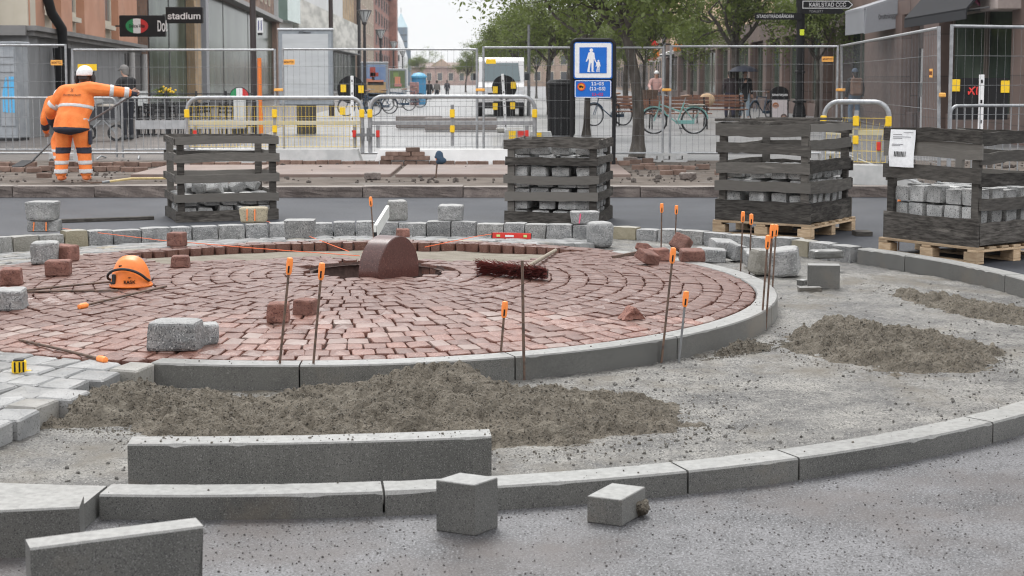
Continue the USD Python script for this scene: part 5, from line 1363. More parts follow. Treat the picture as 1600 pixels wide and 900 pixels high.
# --- corner house, grey plinth and peach plaster
A, B = np.array([-11.8, 37.0]), np.array([-14.2, 58.0])
b1, L = building('corner_house', 'corner house with grey plinth and peach plaster at the far left', A, B)
upx = lambda px: (17860 / (532 - px) - 37.0) * L / 21.0
bx(b1, 'plinth', 0, L, 0, 9, 0, 2.5, GREYP); bx(b1, 'cornice', -.12, L + .1, -.14, 9, 2.5, 2.62, CORN); bx(b1, 'cornice', -.2, L + .1, -.22, 9, 2.622, 2.74, CORN)
bx(b1, 'wall', .02, L - .02, .25, 9, 2.74, 12, CREAM)
for p, q in ((50, 74), (100, 117), (136, 168), (189, 218)): bx(b1, 'pilaster', upx(p), upx(q), .0, .26, 2.742, 12, PEACH)
for p, q in ((77, 97), (119, 134), (170, 187)):
    window(b1, upx(p) + .25, upx(q) - .15, 3.25, 6.2, .25, CREAM, .14); bx(b1, 'sill', upx(p) + .1, upx(q), .05, .3, 3.1, 3.24, CREAM)
    window(b1, upx(p) + .25, upx(q) - .15, 7.4, 10.6, .25, CREAM, .14)
e0, e1 = upx(197), L
bx(b1, 'entrance', e0, e1 - .05, -.03, .02, .05, 2.35, flat('dark_entrance', (.03, .028, .028), .5))
for p in (202, 222): part(b1, 'entrance_column', MB().tube([(upx(p), -.12, 0), (upx(p), -.12, 2.4)], .13, 10), flat('grey_column', (.38, .37, .36), .6), 40)
for u in np.arange(1.2, e0 - .5, 2.3): bx(b1, 'plinth_joint', u, u + .02, -.006, .01, .1, 2.45, CORN)
dp = MB().tube([(upx(72), -.1, 12), (upx(72), -.1, 3.6), (upx(73.5), -.18, 3.15), (upx(79), -.35, 2.75), (upx(80), -.35, 2.2)], .13, 10)
part(b1, 'downpipe', dp, BLACK, 40); part(b1, 'downpipe', MB().tube([(upx(80), -.32, 2.25), (upx(80), -.32, 1.5), (upx(80.2), -.3, .05)], [.24, .2, .19], 10), BLACK, 40)
R_ = rotz(-(math.atan2(*(B - A)[::-1])))          # face towards the viewer, in the house's own axes
fA = (R_ @ np.array([0, 0, 0])); dx = R_ @ np.array([-1, 0, 0]); up_ = R_ @ np.array([0, -1, 0])
def fbox(name, s0, s1, o0, o1, z0, z1, mat):
    c = dx * (s0 + s1) / 2 + up_ * (o0 + o1) / 2
    part(b1, name, MB().box((c[0], c[1], (z0 + z1) / 2), (s1 - s0, o1 - o0, z1 - z0), rz=math.atan2(dx[1], dx[0])), mat)
fbox('plinth', .0, 9, -.6, .1, 0, 2.5, GREYP); fbox('cornice', 0, 9, -.5, .3, 2.502, 2.742, CORN); fbox('wall', .02, 9, -.6, .02, 2.744, 12, CREAM)
part(b1, 'downpipe', MB().tube([tuple(dx * .95 + up_ * .2 + [0, 0, 12]), tuple(dx * .95 + up_ * .2 + [0, 0, .1])], .12, 10), BLACK, 40)
bx(b1, 'roof', -.4, L + .3, -.4, 9, 12.002, 12.3, flat('grey_roof', (.12, .12, .12), .7))
# shop signs standing out over the street
def boxsign(label, px, d, y0, y1, w_px, th_=.22):
    c = GD(px, (y0 + y1) / 2, d); s = d / FPX
    t = thing('shop_sign', label, 'shop sign', c)
    part(t, 'box', MB().box((0, th_ / 2, 0), (w_px * s, th_, (y1 - y0) * s), ch=.02), BLACK)
    part(t, 'bracket', MB().tube([(-w_px * s * .6, th_ / 2, 0), (-w_px * s * .48, th_ / 2, 0)], .03, 6), DARK)
    return t, s
def put(t, txt, h, x, z, mat, w=None, y=-.006, name='lettering', bold=True):
    v, f, _ = meshkit.arrays(meshkit.text_mesh(txt, h, .006, bold=bold)); v = v - [v[:, 0].min(), h / 2, 0]
    if w: v = v * [w / np.ptp(v[:, 0]), 1, 1]
    return part(t, name, (v @ rotx(PI / 2).T + [x, y + .003, z], f), mat)
t, s = boxsign('black shop sign with a green white red oval and white lettering', 222, 50, 24, 57, 71)
ov = Point(0, 0).buffer(1, quad_segs=16); from shapely import affinity
ov = affinity.translate(affinity.scale(ov, 17.5 * s, 11.5 * s), -8 * s, 0)
w3 = 35 * s / 3
for nm, x0, mt in (('green_field', -1.5, flat('flag_green', (.02, .25, .09), .5)), ('white_field', -.5, WHITE), ('red_field', .5, flat('flag_red', (.55, .03, .03), .5))):
    part(t, nm, MB().prism(ov.intersection(sbox(-8 * s + x0 * w3, -1, -8 * s + (x0 + 1) * w3, 1)), .006, rotx(PI / 2), (0, .0, 0)), mt)
put(t, 'Dolce Vita', .1, -20 * s, 0, BLACK, 24 * s, y=-.012); put(t, 'Dol', .34, 24 * s, 0, WHITE, 15 * s)
t, s = boxsign('black shop sign with the white word stadium', 287.5, 56, 11, 36, 57)
put(t, 'stadium', .22, -25.5 * s, -1.5 * s, WHITE, 51 * s)
# --- glass fronted shop
A, B = np.array([-13.75, 58.4]), np.array([-17.76, 115.0])
b2, L = building('glass_shop', 'long glass fronted shop with brown brick upper floors on the left', A, B)
DARKW = flat('dark_frame', (.03, .03, .032), .5)
bx(b2, 'wall', 0, L, .3, 14, 0, 14, BRWN); bx(b2, 'ledge', -.1, L + .1, -.35, .32, 5.75, 6.0, flat('grey_ledge', (.3, .3, .3), .6))
pier = [(0, 1.2), (9.5, 12.5)]
bx(b2, 'brick_pier', 10.0, 12.2, -.12, .32, .0, 5.74, YELB); bx(b2, 'grey_pillar', 13.0, 13.9, -.25, .32, 0, 8, flat('grey_pillar', (.27, .28, .3), .5)); bx(b2, 'brick_pier', L - 2.5, L, -.1, .32, 0, 6, BRWN)
u = 1.0; edges = [0, 5.0, 10.0, 12.2, 14.0, 24.0, 37.0, L - 2.5]
for p, q in zip(edges[:-1], edges[1:]):
    if (p, q) in ((10.0, 12.2),): continue
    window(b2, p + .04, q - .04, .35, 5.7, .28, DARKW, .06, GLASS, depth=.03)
bx(b2, 'stall_riser', 0, L, .1, .3, 0, .34, DARKW)
for u in np.arange(16, L - 4, 3.0):
    window(b2, u, u + .9, 6.8, 9.4, .3, CREAM, .1, DARKW); window(b2, u, u + .9, 10.4, 13, .3, CREAM, .1, DARKW)
for u in (1.0, 4.5, 8.2): bx(b2, 'glass_mullion', u, u + .14, -.02, .3, 6, 13.5, STEELD)
bx(b2, 'upper_glazing', 0.2, 9.8, .24, .31, 6.2, 13.5, GREENG); bx(b2, 'roof', -.2, L + .2, -.2, 14, 14.002, 14.3, CORN)
# --- silver fronted department store
A, B = np.array([-17.6, 116.0]), np.array([-19.3, 188.0])
b3, L = building('silver_store', 'store with a silver relief front between brown brick and ochre brick', A, B)
bx(b3, 'wall', 0, L * .78, .3, 16, 0, 13, LIGHTW); bx(b3, 'silver_front', 9, L - 1, -.2, .3, 4.6, 8.2, SILVER); bx(b3, 'green_panel', .2, 8.6, -.4, .3, 6.0, 15, GREENG)
bx(b3, 'brick_wing', L * .78, L, .3, 16, 0, 16, YELB)
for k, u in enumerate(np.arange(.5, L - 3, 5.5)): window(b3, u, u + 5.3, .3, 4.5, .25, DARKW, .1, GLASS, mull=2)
bx(b3, 'canopy', 0, L - 1, -.5, .3, 4.5, 4.6, STEELD); bx(b3, 'roof', -.2, L * .78, 0, 16, 13.002, 13.3, CORN)
# --- brown house and red brick house
A, B = np.array([-19.4, 189.0]), np.array([-21.9, 240.0])
b4, L = building('brown_house', 'brown rendered house far down the left side of the street', A, B)
bx(b4, 'wall', 0, L, 0, 18, 0, 20, BROWNR); bx(b4, 'roof', -.3, L + .3, -.3, 18, 20.002, 20.4, CORN)
for u in np.arange(3, L - 3, 6):
    for z in (4.5, 8, 11.5, 15): window(b4, u, u + 2, z, z + 2, 0, CREAM, .15, WINDOW)
part(b4, 'downpipe', MB().tube([(.4, -.25, 0), (.4, -.25, 20)], .25, 8), DARK, 40)
A, B = np.array([-21.9, 240.5]), np.array([-24.0, 300.0])
b5, L = building('red_brick_house', 'red brick house with bay windows far down the street', A, B)
bx(b5, 'wall', 0, L, 0, 18, 0, 16.6, REDB); bx(b5, 'roof', -.5, L + .4, -.5, 18, 16.602, 17.3, flat('dark_roof', (.06, .055, .055), .7))
for u in np.arange(4, L - 5, 9):
    for z in (3.8, 7.2, 10.6, 13.6): window(b5, u, u + 4.2, z, z + 2.2, 0, flat('dark_window_frame', (.09, .06, .055), .6), .25, WINDOW, mull=1)
    bx(b5, 'bay', u - .6, u + 4.8, -.9, 0, 2.6, 3.6, REDB)
bx(b5, 'turret', L - 8, L - 1, -1.4, 6, 0, 19.4, REDB); bx(b5, 'turret_roof', L - 8.4, L - .6, -1.8, 6.4, 19.402, 20, flat('dark_roof', (.06, .055, .055), .7))
# end wall that looks towards the viewer is the wall's own end face
# --- white gable and the glass tower
p0, p1 = P2(606, 330), P2(631, 330)
wg = thing('white_gable_house', 'house with a white slanting gable before the glass tower', 'building', (p0[0], 330, PZ)); w = p1[0] - p0[0]
part(wg, 'wall', MB().prism(Polygon([(0, 0), (w, 0), (w, 6.5), (w * .72, 10), (w * .2, 14), (0, 14)]), 14, rotx(PI / 2), (0, 14, 0)), LIGHTW)
part(wg, 'chimney', MB().box((w * .1, 3, 14.6), (.6, .8, 1.4)), CORN)
for x, z in ((.5, 2), (2, 2), (.5, 5.5), (1.9, 5.5)): window(wg, x, x + .8, z, z + 1.4, 0, CORN, .1, WINDOW)
p0, p1 = P2(617, 380), P2(637, 380); w = p1[0] - p0[0]
tw = thing('glass_tower', 'slender blue grey tower with a glass pyramid roof', 'building', ((p0[0] + p1[0]) / 2, 380, PZ))
TGL = M('tower_cladding', (.13, .17, .21), (.2, .25, .3), scale=.3, rough=.3); PYR = M('pyramid_glass', (.4, .53, .57), (.5, .62, .66), scale=.3, rough=.25)
part(tw, 'shaft', MB().box((0, 2, 7.3), (w, w, 14.6)), TGL); part(tw, 'lower_wing', MB().box((w * .35, 2.5, 4.5), (w * .75, w * .9, 9)), TGL)
v = np.array([(-w * .52, 2 - w * .52, 14.602), (w * .52, 2 - w * .52, 14.602), (w * .52, 2 + w * .52, 14.602), (-w * .52, 2 + w * .52, 14.602), (0, 2, 18.3)])
part(tw, 'pyramid_roof', (v, np.array([[0, 1, 4], [1, 2, 4], [2, 3, 4], [3, 0, 4], [0, 2, 1], [0, 3, 2]])), PYR); part(tw, 'finial', MB().tube([(0, 2, 18.2), (0, 2, 19.6)], .06, 6), STEELD)
for z in np.arange(1.5, 14, 1.6): part(tw, 'floor_band', MB().box((0, 2 - w / 2 - .03, z), (w, .08, .16)), DARKW)
for x in (-.25, .25): part(tw, 'mullion', MB().box((x * w, 2 - w / 2 - .05, 7.3), (.12, .09, 14.5)), STEELD)
# --- low red houses closing the street
fb = thing('end_house', 'long low reddish house closing the far end of the street', 'building', (-26, 415, PZ))
part(fb, 'wall', MB().box((8, 6, 2.4), (26, 12, 4.8)), wallm('hazed_brick', (.34, .22, .19), (.4, .27, .23), (.34, .3, .28)))  # brick colour paled to mimic distance haze
part(fb, 'gable', MB().prism(Polygon([(3, 4.8), (10, 4.8), (6.5, 7.2)]), 10, rotx(PI / 2), (0, 11, 0)), BROWNR); part(fb, 'roof', MB().prism(Polygon([(-.4, 4.802), (12.4, 4.802), (6, 6.3)]), 26.6, np.array([[0, 0, 1], [1, 0, 0], [0, 1, 0]], float), (-5.2, 0, 0)), M('tile_roof', (.2, .15, .13), (.26, .2, .18), scale=1, rough=.8))
for x in np.arange(-3.5, 20, 3): window(fb, x, x + 1.4, 1.2, 3.4, 0, CREAM, .1, WINDOW)
# --- right hand row, from far to near
A, B = np.array([13.3, 130.0]), np.array([11.35, 43.0])
r1, L = building('stone_shop_row', 'row of shops in brown stone along the right of the street', A, B)
ud = lambda px: (130.0 - 24410 / (px - 853)) * L / 87.0
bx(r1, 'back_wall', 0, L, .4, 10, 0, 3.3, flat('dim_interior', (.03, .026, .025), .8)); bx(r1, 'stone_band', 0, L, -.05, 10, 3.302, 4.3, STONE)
bx(r1, 'upper_wall', 0, ud(1195), .3, 10, 4.302, 14, M('apricot_plaster', (.55, .38, .24), (.63, .46, .31), scale=.7, rough=.9)); bx(r1, 'upper_wall', ud(1195) + .01, L, .35, 10, 4.302, 14, M('grey_brown_plaster', (.25, .22, .2), (.32, .28, .25), scale=.7, rough=.9))
bx(r1, 'roof', -.2, L, 0, 10, 14.002, 14.3, CORN); bx(r1, 'stall_riser', 0, L, .05, .39, 0, .5, STONE)
pier_px = [1041, 1060, 1075, 1092, 1120, 1140, 1172, 1196, 1222, 1254, 1286, 1312, 1352]
for k, p in enumerate(pier_px):
    d = 24410 / (p - 853); wdt = 1.0 if k % 2 else .7
    if p == 1352: bx(r1, 'pier', ud(1353), ud(1411), -.1, .4, 0, 3.3, STONE)
    else: bx(r1, 'pier', ud(p) - wdt / 2, ud(p) + wdt / 2, -.1, .4, 0, 3.3, STONE)
for p, q in zip(pier_px[:-1], pier_px[1:]):
    u0, u1 = ud(p) + .6, ud(q) - .6
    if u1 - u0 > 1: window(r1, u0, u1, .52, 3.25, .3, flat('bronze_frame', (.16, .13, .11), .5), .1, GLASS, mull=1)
for p, q in ((1140, 1172), (1196, 1222), (1060, 1075)):
    for z in (5.4, 8.8): window(r1, ud(p), ud(p) + 1.4, z, z + 2, .3, CREAM, .12, WINDOW); window(r1, ud(q) - 1.2, ud(q), z, z + 2, .3, CREAM, .12, WINDOW)
aw = part(r1, 'awning', MB().prism(Polygon([(0, 3.2), (-1.6, 2.7), (-1.6, 2.9), (0, 3.5)]), 6, np.array([[0, 0, 1], [1, 0, 0], [0, 1, 0]], float), (2, 0, .35)), M('striped_awning', (.62, .63, .62), (.68, .68, .67), rough=.8))
part(aw, 'valance', MB().box((5, -1.61, 2.95), (6, .02, .22)), flat('dark_valance', (.06, .06, .065), .8))
r3, L3 = building('far_shop_row', 'more shop fronts farther down the right side behind the trees', np.array([18.5, 330.0]), np.array([13.5, 133.0]))
bx(r3, 'wall', 0, L3, 0, 12, 0, 11, BROWNR); bx(r3, 'roof', -.3, L3 + .3, -.3, 12, 11.002, 11.4, CORN)
for u in np.arange(6, L3 - 5, 9):
    window(r3, u, u + 6, .4, 3.2, 0, DARKW, .15, WINDOW, mull=1); window(r3, u, u + 2, 5.5, 8, 0, CREAM, .15, WINDOW)
eh = thing('closing_house', 'grey brown house closing the view behind the right hand trees', 'building', (-2, 345, PZ))
part(eh, 'wall', MB().box((11, 6, 4), (22, 12, 8)), BROWNR); part(eh, 'roof', MB().box((11, 6, 8.2), (22.6, 12.6, .39)), CORN)
for x in np.arange(1, 20, 3): window(eh, x, x + 1.6, 1.2, 3.4, 0, CREAM, .12, WINDOW); window(eh, x, x + 1.6, 4.8, 7, 0, CREAM, .12, WINDOW)
lt_ = M('door_white', (.55, .56, .56), (.62, .62, .62), rough=.5)
A, B = np.array([11.35, 43.0]), np.array([11.0, 22.0])
r2, L2 = building('corner_shop', 'near shop with a white framed door and dark display windows on the right', A, B)
u2 = lambda px: 43.0 - 24800 / (px - 845) + .0
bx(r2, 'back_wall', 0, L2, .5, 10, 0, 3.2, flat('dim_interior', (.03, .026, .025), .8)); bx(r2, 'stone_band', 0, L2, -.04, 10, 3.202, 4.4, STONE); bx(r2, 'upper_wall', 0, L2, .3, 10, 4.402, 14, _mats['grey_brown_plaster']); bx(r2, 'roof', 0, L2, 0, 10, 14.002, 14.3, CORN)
bx(r2, 'pier', 1.75, 3.3, -.1, .5, 0, 3.2, STONE); bx(r2, 'pier', 9.4, 10.9, -.1, .5, 0, 3.2, STONE); bx(r2, 'pier', 18, 19.5, -.1, .5, 0, 3.2, STONE)
dr = part(r2, 'door', MB().box((.25, .28, 1.15), (.12, .08, 2.3)).box((1.45, .28, 1.15), (.12, .08, 2.3)).box((.85, .28, 2.25), (1.08, .08, .12)).box((.85, .28, .3), (1.08, .08, .55)), lt_)
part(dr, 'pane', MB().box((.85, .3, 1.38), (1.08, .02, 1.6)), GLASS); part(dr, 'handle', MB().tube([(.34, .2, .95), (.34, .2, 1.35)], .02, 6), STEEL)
bx(r2, 'transom', .1, 1.75, .2, .5, 2.32, 3.2, STONE)
for p, q in ((3.4, 6.3), (6.4, 9.3), (11, 14.4), (14.5, 17.9)):
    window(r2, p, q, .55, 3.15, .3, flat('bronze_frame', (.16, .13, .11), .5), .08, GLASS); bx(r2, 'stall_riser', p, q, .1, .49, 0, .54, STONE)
for k, (p, c_) in enumerate(((4.0, (.5, .4, .3)), (5.4, (.25, .3, .4)), (7.4, (.1, .1, .25)))): bx(r2, 'display_board', p, p + .8, .31, .34, .6, 1.5 + .2 * k, flat('display_%d' % k, c_, .7))
# canopy with the street name and the dark awning beside it
c0 = GD(1350, 53, 44.6); zc = c0[2]
cp = thing('entrance_canopy', 'light grey canopy with a street name over the stone pier', 'canopy', (c0[0], 44.6, 0))
CAN = flat('canopy_grey', (.28, .29, .31), .6)
part(cp, 'face', MB().prism(Polygon([(0, zc), (1.12, zc + .2), (1.75, zc + 1.3), (.05, zc + .75)]), .08, rotx(PI / 2), (0, .04, 0)), CAN)
part(cp, 'roof', MB().hexa([(0, .05, zc + .7), (1.72, .05, zc + 1.25), (1.72, 2.6, zc + 1.25), (0, 2.6, zc + .7), (0, .05, zc + .78), (1.72, .05, zc + 1.33), (1.72, 2.6, zc + 1.33), (0, 2.6, zc + .78)]), CAN)
part(cp, 'side', MB().box((.03, 1.3, zc + .38), (.05, 2.5, .7)), CAN)
v, f, _ = meshkit.arrays(meshkit.text_mesh('Drottninggatan 8', .14, .006)); v = v - [v[:, 0].min(), 0, 0]; v = v * [.78 / np.ptp(v[:, 0]), 1, 1]
part(cp, 'lettering', (v @ rotz(.12).T @ rotx(PI / 2).T + [.42, -.045, zc + .42], f), DARKW)
av = thing('dark_awning', 'dark sloping awning over the display windows right of the canopy', 'awning', (11.35, 43.6, PZ), rz=math.atan2(-21.0, -.35))
part(av, 'fabric', MB().prism(Polygon([(0, 4.3), (-1.15, 2.95), (-1.17, 3.0), (0, 4.36)]), 5.6, np.array([[0, 0, 1], [1, 0, 0], [0, 1, 0]], float), (4.6, 0, 0)), flat('dark_fabric', (.035, .036, .04), .9, spec=.2))
part(av, 'valance', MB().box((7.4, -1.16, 2.86), (5.6, .02, .2)), flat('dark_fabric', (.035, .036, .04), .9, spec=.2))
for x in (4.7, 7.3, 10.1): part(av, 'arm', MB().tube([(x, .0, 3.1), (x, -1.12, 2.97)], .02, 6), STEELD)
mg = flat('magenta_sign', (.3, .02, .1), .4)
for px, lb in ((1507, 'left magenta ring letter above the dark awning'), (1537, 'right magenta ring letter above the dark awning')):
    c = GD(px, -7, 35.5); ar = np.linspace(.5 if px < 1520 else 0, 2 * PI - .5 if px < 1520 else 2 * PI, 30)
    solo('ring_letter', MB().tube([(.19 * math.cos(t), 0, .22 * math.sin(t)) for t in ar], .045, 8), mg, lb, 'letter', c, smooth=40)
c = GD(1580, -12, 33)
solo('stone_fascia', MB().box((.35, .6, 0), (1.3, 1.2, .72), ch=.02), M('pale_stone_fascia', (.36, .3, .28), (.42, .36, .33), rough=.7), 'pale stone fascia block at the top right corner', 'fascia', c)
# orange shop signs by the far shops
def cube_sign(label, px, y, d, w, h, mats):
    c = GD(px, y, d); s = d / FPX; t = thing('shop_sign', label, 'shop sign', c)
    part(t, 'panel', MB().box((0, 0, 0), (w * s, .2, h * s), ch=.02), mats[0])
    part(t, 'bracket', MB().tube([(w * s * .5, 0, 0), (w * s * .5 + .8, 0, 0)], .05, 6), DARK)
    return t, s
t, s = cube_sign('white and orange hanging shop sign with red lettering beyond the tree', 1020, 87, 80, 20, 20, (flat('sign_offwhite', (.6, .58, .55), .5),))
part(t, 'orange_field', MB().box((4 * s, -.105, 4 * s), (12 * s, .02, 11 * s)), flat('sign_bright_orange', (.75, .2, .03), .5)); put(t, 'Bok', 6 * s, -8 * s, -4 * s, flat('sign_red3', (.6, .04, .03), .5), 15 * s, y=-.11)
cube_sign('orange shop sign under the white awning beyond the tree', 1059, 74, 84, 13, 12, (flat('sign_bright_orange', (.75, .2, .03), .5),))
t, s = cube_sign('small red figure sign above the white and orange one', 1021, 69, 80, 8, 13, (flat('sign_red3', (.6, .04, .03), .5),))
part(t, 'arm', MB().box((0, 0, 0), (14 * s, .15, 3 * s)), flat('sign_red3', (.6, .04, .03), .5))

# ================================================================ trees
BARK = M('bark', (.05, .042, .036), (.13, .115, .1), scale=7, rough=.95, bump=1.0, bscale=14, bdist=.04, stretch=(1, 1, .35), stain=(3.2, (.2, .2, .17), .56, .68))
def leafmat(name, c1, c2):
    return usdkit.material(stage, '/World/Looks/' + name, {'g': ('geometry', {}), 'r': ('rgb_ramp', {'ramp': [(0, c1), (1, c2)]}), 'd': ('principled_bsdf', {'roughness': .55}), 't': ('translucent_bsdf', {}), 'm': ('mix_closure', {'fac': .42})},
        [('g.random_per_island', 'r.fac'), ('r.color', 'd.base_color'), ('r.color', 't.color'), ('d.BSDF', 'm.closure1'), ('t.BSDF', 'm.closure2')], surface='m.closure')
LEAF = leafmat('young_leaf', (.14, .18, .048), (.33, .37, .13))
def make_tree(label, loc, seed, H=6.8, fork=2.3, spread=3.2, leaves=15000, lean=(0, 0), r0=.15, rz=0, leaf=.066, limbs=6):
    rs = np.random.RandomState(seed)
    th = thing('street_tree', label, 'tree', loc, rz=rz)
    tr = MB(); tips = []
    def limb(p, d, L, r, depth):
        n = 6; pts = [p]; q = p.copy(); dd = d.copy()
        for i in range(n):
            dd = dd + rs.normal(0, .16, 3) + [0, 0, .05 if depth < 2 else -.02]; dd /= np.linalg.norm(dd)
            q = q + dd * L / n; pts.append(q.copy())
            if depth >= 2 or i > 2: tips.append((q.copy(), depth))
        tr.tube(pts, np.linspace(r, r * .55, n + 1), 7 if depth < 2 else 5)
        if depth < 3:
            for k in range(4 if depth < 2 else 3):
                i = rs.randint(2, n + 1); a = rs.normal(0, 1, 3); a -= dd * (a @ dd); a /= np.linalg.norm(a)
                nd = dd * .55 + a * .75 + [0, 0, .12]; nd /= np.linalg.norm(nd)
                limb(pts[i], nd, L * rs.uniform(.55, .75), r * .5 * (1 - .3 * i / n), depth + 1)
    top = np.array([lean[0], lean[1], fork])
    s = np.linspace(0, 1, 9)
    bend = np.array([rs.normal(0, .05), rs.normal(0, .05), 0])
    tp = [top * u + bend * math.sin(u * PI) * 1.2 for u in s]
    tr.tube(tp, r0 * (1 - .25 * s) + r0 * .55 * np.exp(-s * 16), 14)
    for k in range(limbs):
        a = 2 * PI * (k + rs.uniform(-.3, .3)) / limbs
        d = np.array([math.cos(a) * .75, math.sin(a) * .75, .75 + .5 * rs.rand()]) if k else np.array([.1, .05, 1.0]); d /= np.linalg.norm(d)
        limb(top + [0, 0, -.1], d, (spread if k else H - fork) * rs.uniform(.5, .68), r0 * .55, 0)
    v, f = tr.arrays(); part(th, 'trunk', (v, f), BARK, 60)
    T = np.array([t[0] for t in tips])
    n = int(leaves * .85); c = T[rs.randint(0, len(T), n)] + rs.normal(0, .17, (n, 3)) + [0, 0, .02]
    ax = rs.normal(0, 1, (n, 3)); ax /= np.linalg.norm(ax, axis=1, keepdims=True)
    b = np.cross(ax, rs.normal(0, 1, (n, 3))); b /= np.linalg.norm(b, axis=1, keepdims=True)
    sz = leaf * rs.uniform(.6, 1.25, (n, 1))
    V = np.stack([c - ax * sz, c - b * sz * .5, c + ax * sz, c + b * sz * .5], 1).reshape(-1, 3); i0 = np.arange(n)[:, None] * 4
    part(th, 'crown', (V, np.vstack([i0 + [0, 1, 2], i0 + [0, 2, 3]])), LEAF, kind='stuff')
    return th
g = G(996, 246, PZ)
t1 = make_tree('big street tree with a lichen spotted leaning trunk right of the blue sign', g, 3, lean=(-.22, .2), r0=.115, leaves=12500, H=6.8, spread=3.0)
g = P2(916, 38); t2 = make_tree('street tree whose slim brown trunk stands behind the blue sign', (g[0], g[1], PZ), 5, r0=.085, leaves=12000, fork=2.4)
g = P2(1147, 54.5); t3 = make_tree('street tree with an upright dark trunk beside the couple under the umbrella', (g[0], g[1], PZ), 8, r0=.17, leaves=13000, fork=2.6, H=7.2)
for px, d, rz, sc, src, lb in ((1275, 52, 1.2, .9, t2, 'street tree growing behind the black finger post'), (860, 62, 2.1, .95, t1, 'street tree behind the black litter bin'), (808, 78, .4, .95, t3, 'street tree beside the white van'),
                           (1006, 62, 2.9, .9, t2, 'slim street tree behind the bench and the bicycle'), (782, 104, 4.2, .95, t1, 'street tree behind the white van'), (768, 150, 5, 1.0, t3, 'far street tree in the right hand row, second from the end'), (890, 92, 1.7, 1.0, t3, 'street tree farther back above the litter bin'),
                           (728, 175, 3.1, .88, t1, 'round far tree standing alone before the red end house'), (655, 330, .7, 1.25, t2, 'pale far tree right of the glass tower'), (950, 120, .3, 1.0, t1, 'street tree deep in the row behind the blue sign'), (838, 118, 2.2, .95, t2, 'street tree half hidden behind the grey pole by the van'), (978, 84, 1.1, .95, t3, 'street tree behind the left bench'), (905, 140, 3.3, 1.0, t2, 'street tree far back in line with the blue sign'), (816, 190, .9, 1.0, t1, 'last small street tree of the right hand row above the van'), (1080, 74, 2.6, .9, t2, 'street tree before the apricot house front')):
    q = P2(px, d); dup(src, (q[0], q[1], PZ), rz, lb, scale=(sc, sc, sc))
# two unseen houses, added behind the viewer to shade the faces turned that way
bh = thing('rear_house', 'added brown brick house behind the viewer, unseen, shading the near faces', 'building', (-26, -15, 0))
part(bh, 'wall', MB().box((16, -6, 8), (32, 12, 16)), BRWN); part(bh, 'roof', MB().box((16, -6, 16.2), (32.6, 12.6, .38)), CORN)
bh2 = thing('rear_house', 'added grey plastered house behind the viewer, unseen, shading the near faces', 'building', (12, -15, 0))
part(bh2, 'wall', MB().box((14, -6, 8), (28, 12, 16)), GREYP); part(bh2, 'roof', MB().box((14, -6, 16.2), (28.6, 12.6, .38)), CORN)
for b_, n_ in ((bh, 8), (bh2, 7)):
    for k in range(n_):
        for z in (1, 5, 9, 12.6): window(b_, 2 + k * 3.7, 3.7 + k * 3.7, z, z + 2.2, 0.01, WHITE, .12, WINDOW)
# ================================================================ people
def _sph(c, r, sc=(1, 1, 1), seg=12):
    return m3.Manifold.sphere(1.0, seg).scale([r * sc[0], r * sc[1], r * sc[2]]).translate([float(x) for x in c])
def _bone(a, b, ra, rb, sa=(1, 1, 1), sb=(1, 1, 1), seg=12): return m3.Manifold.batch_hull([_sph(a, ra, sa, seg), _sph(b, rb, sb, seg)])
def _uni(L): return m3.Manifold.batch_boolean(L, m3.OpType.Add)
def _finish(man, edge=.03, it=8):
    man = man.refine_to_length(edge)
    v, f, _ = meshkit.arrays(man)
    t = trimesh.Trimesh(v, f, process=True)
    trimesh.smoothing.filter_taubin(t, .5, -.53, it)
    return np.array(t.vertices), np.array(t.faces)
def skin(name, c): return M(name, c, tuple(x * 1.1 for x in c), scale=20, rough=.55)
SKIN = skin('skin', (.45, .27, .2))
J0 = dict(pelvis=(0, 0, .95), chest=(0, .01, 1.27), neck=(0, .0, 1.46), head=(0, .02, 1.62), shL=(-.185, 0, 1.41), shR=(.185, 0, 1.41), elL=(-.24, -.03, 1.14), elR=(.24, -.03, 1.14), wrL=(-.25, .06, .9), wrR=(.25, .06, .9),
          hiL=(-.09, 0, .92), hiR=(.09, 0, .92), knL=(-.1, .03, .5), knR=(.1, .03, .5), anL=(-.1, 0, .09), anR=(.1, 0, .09))
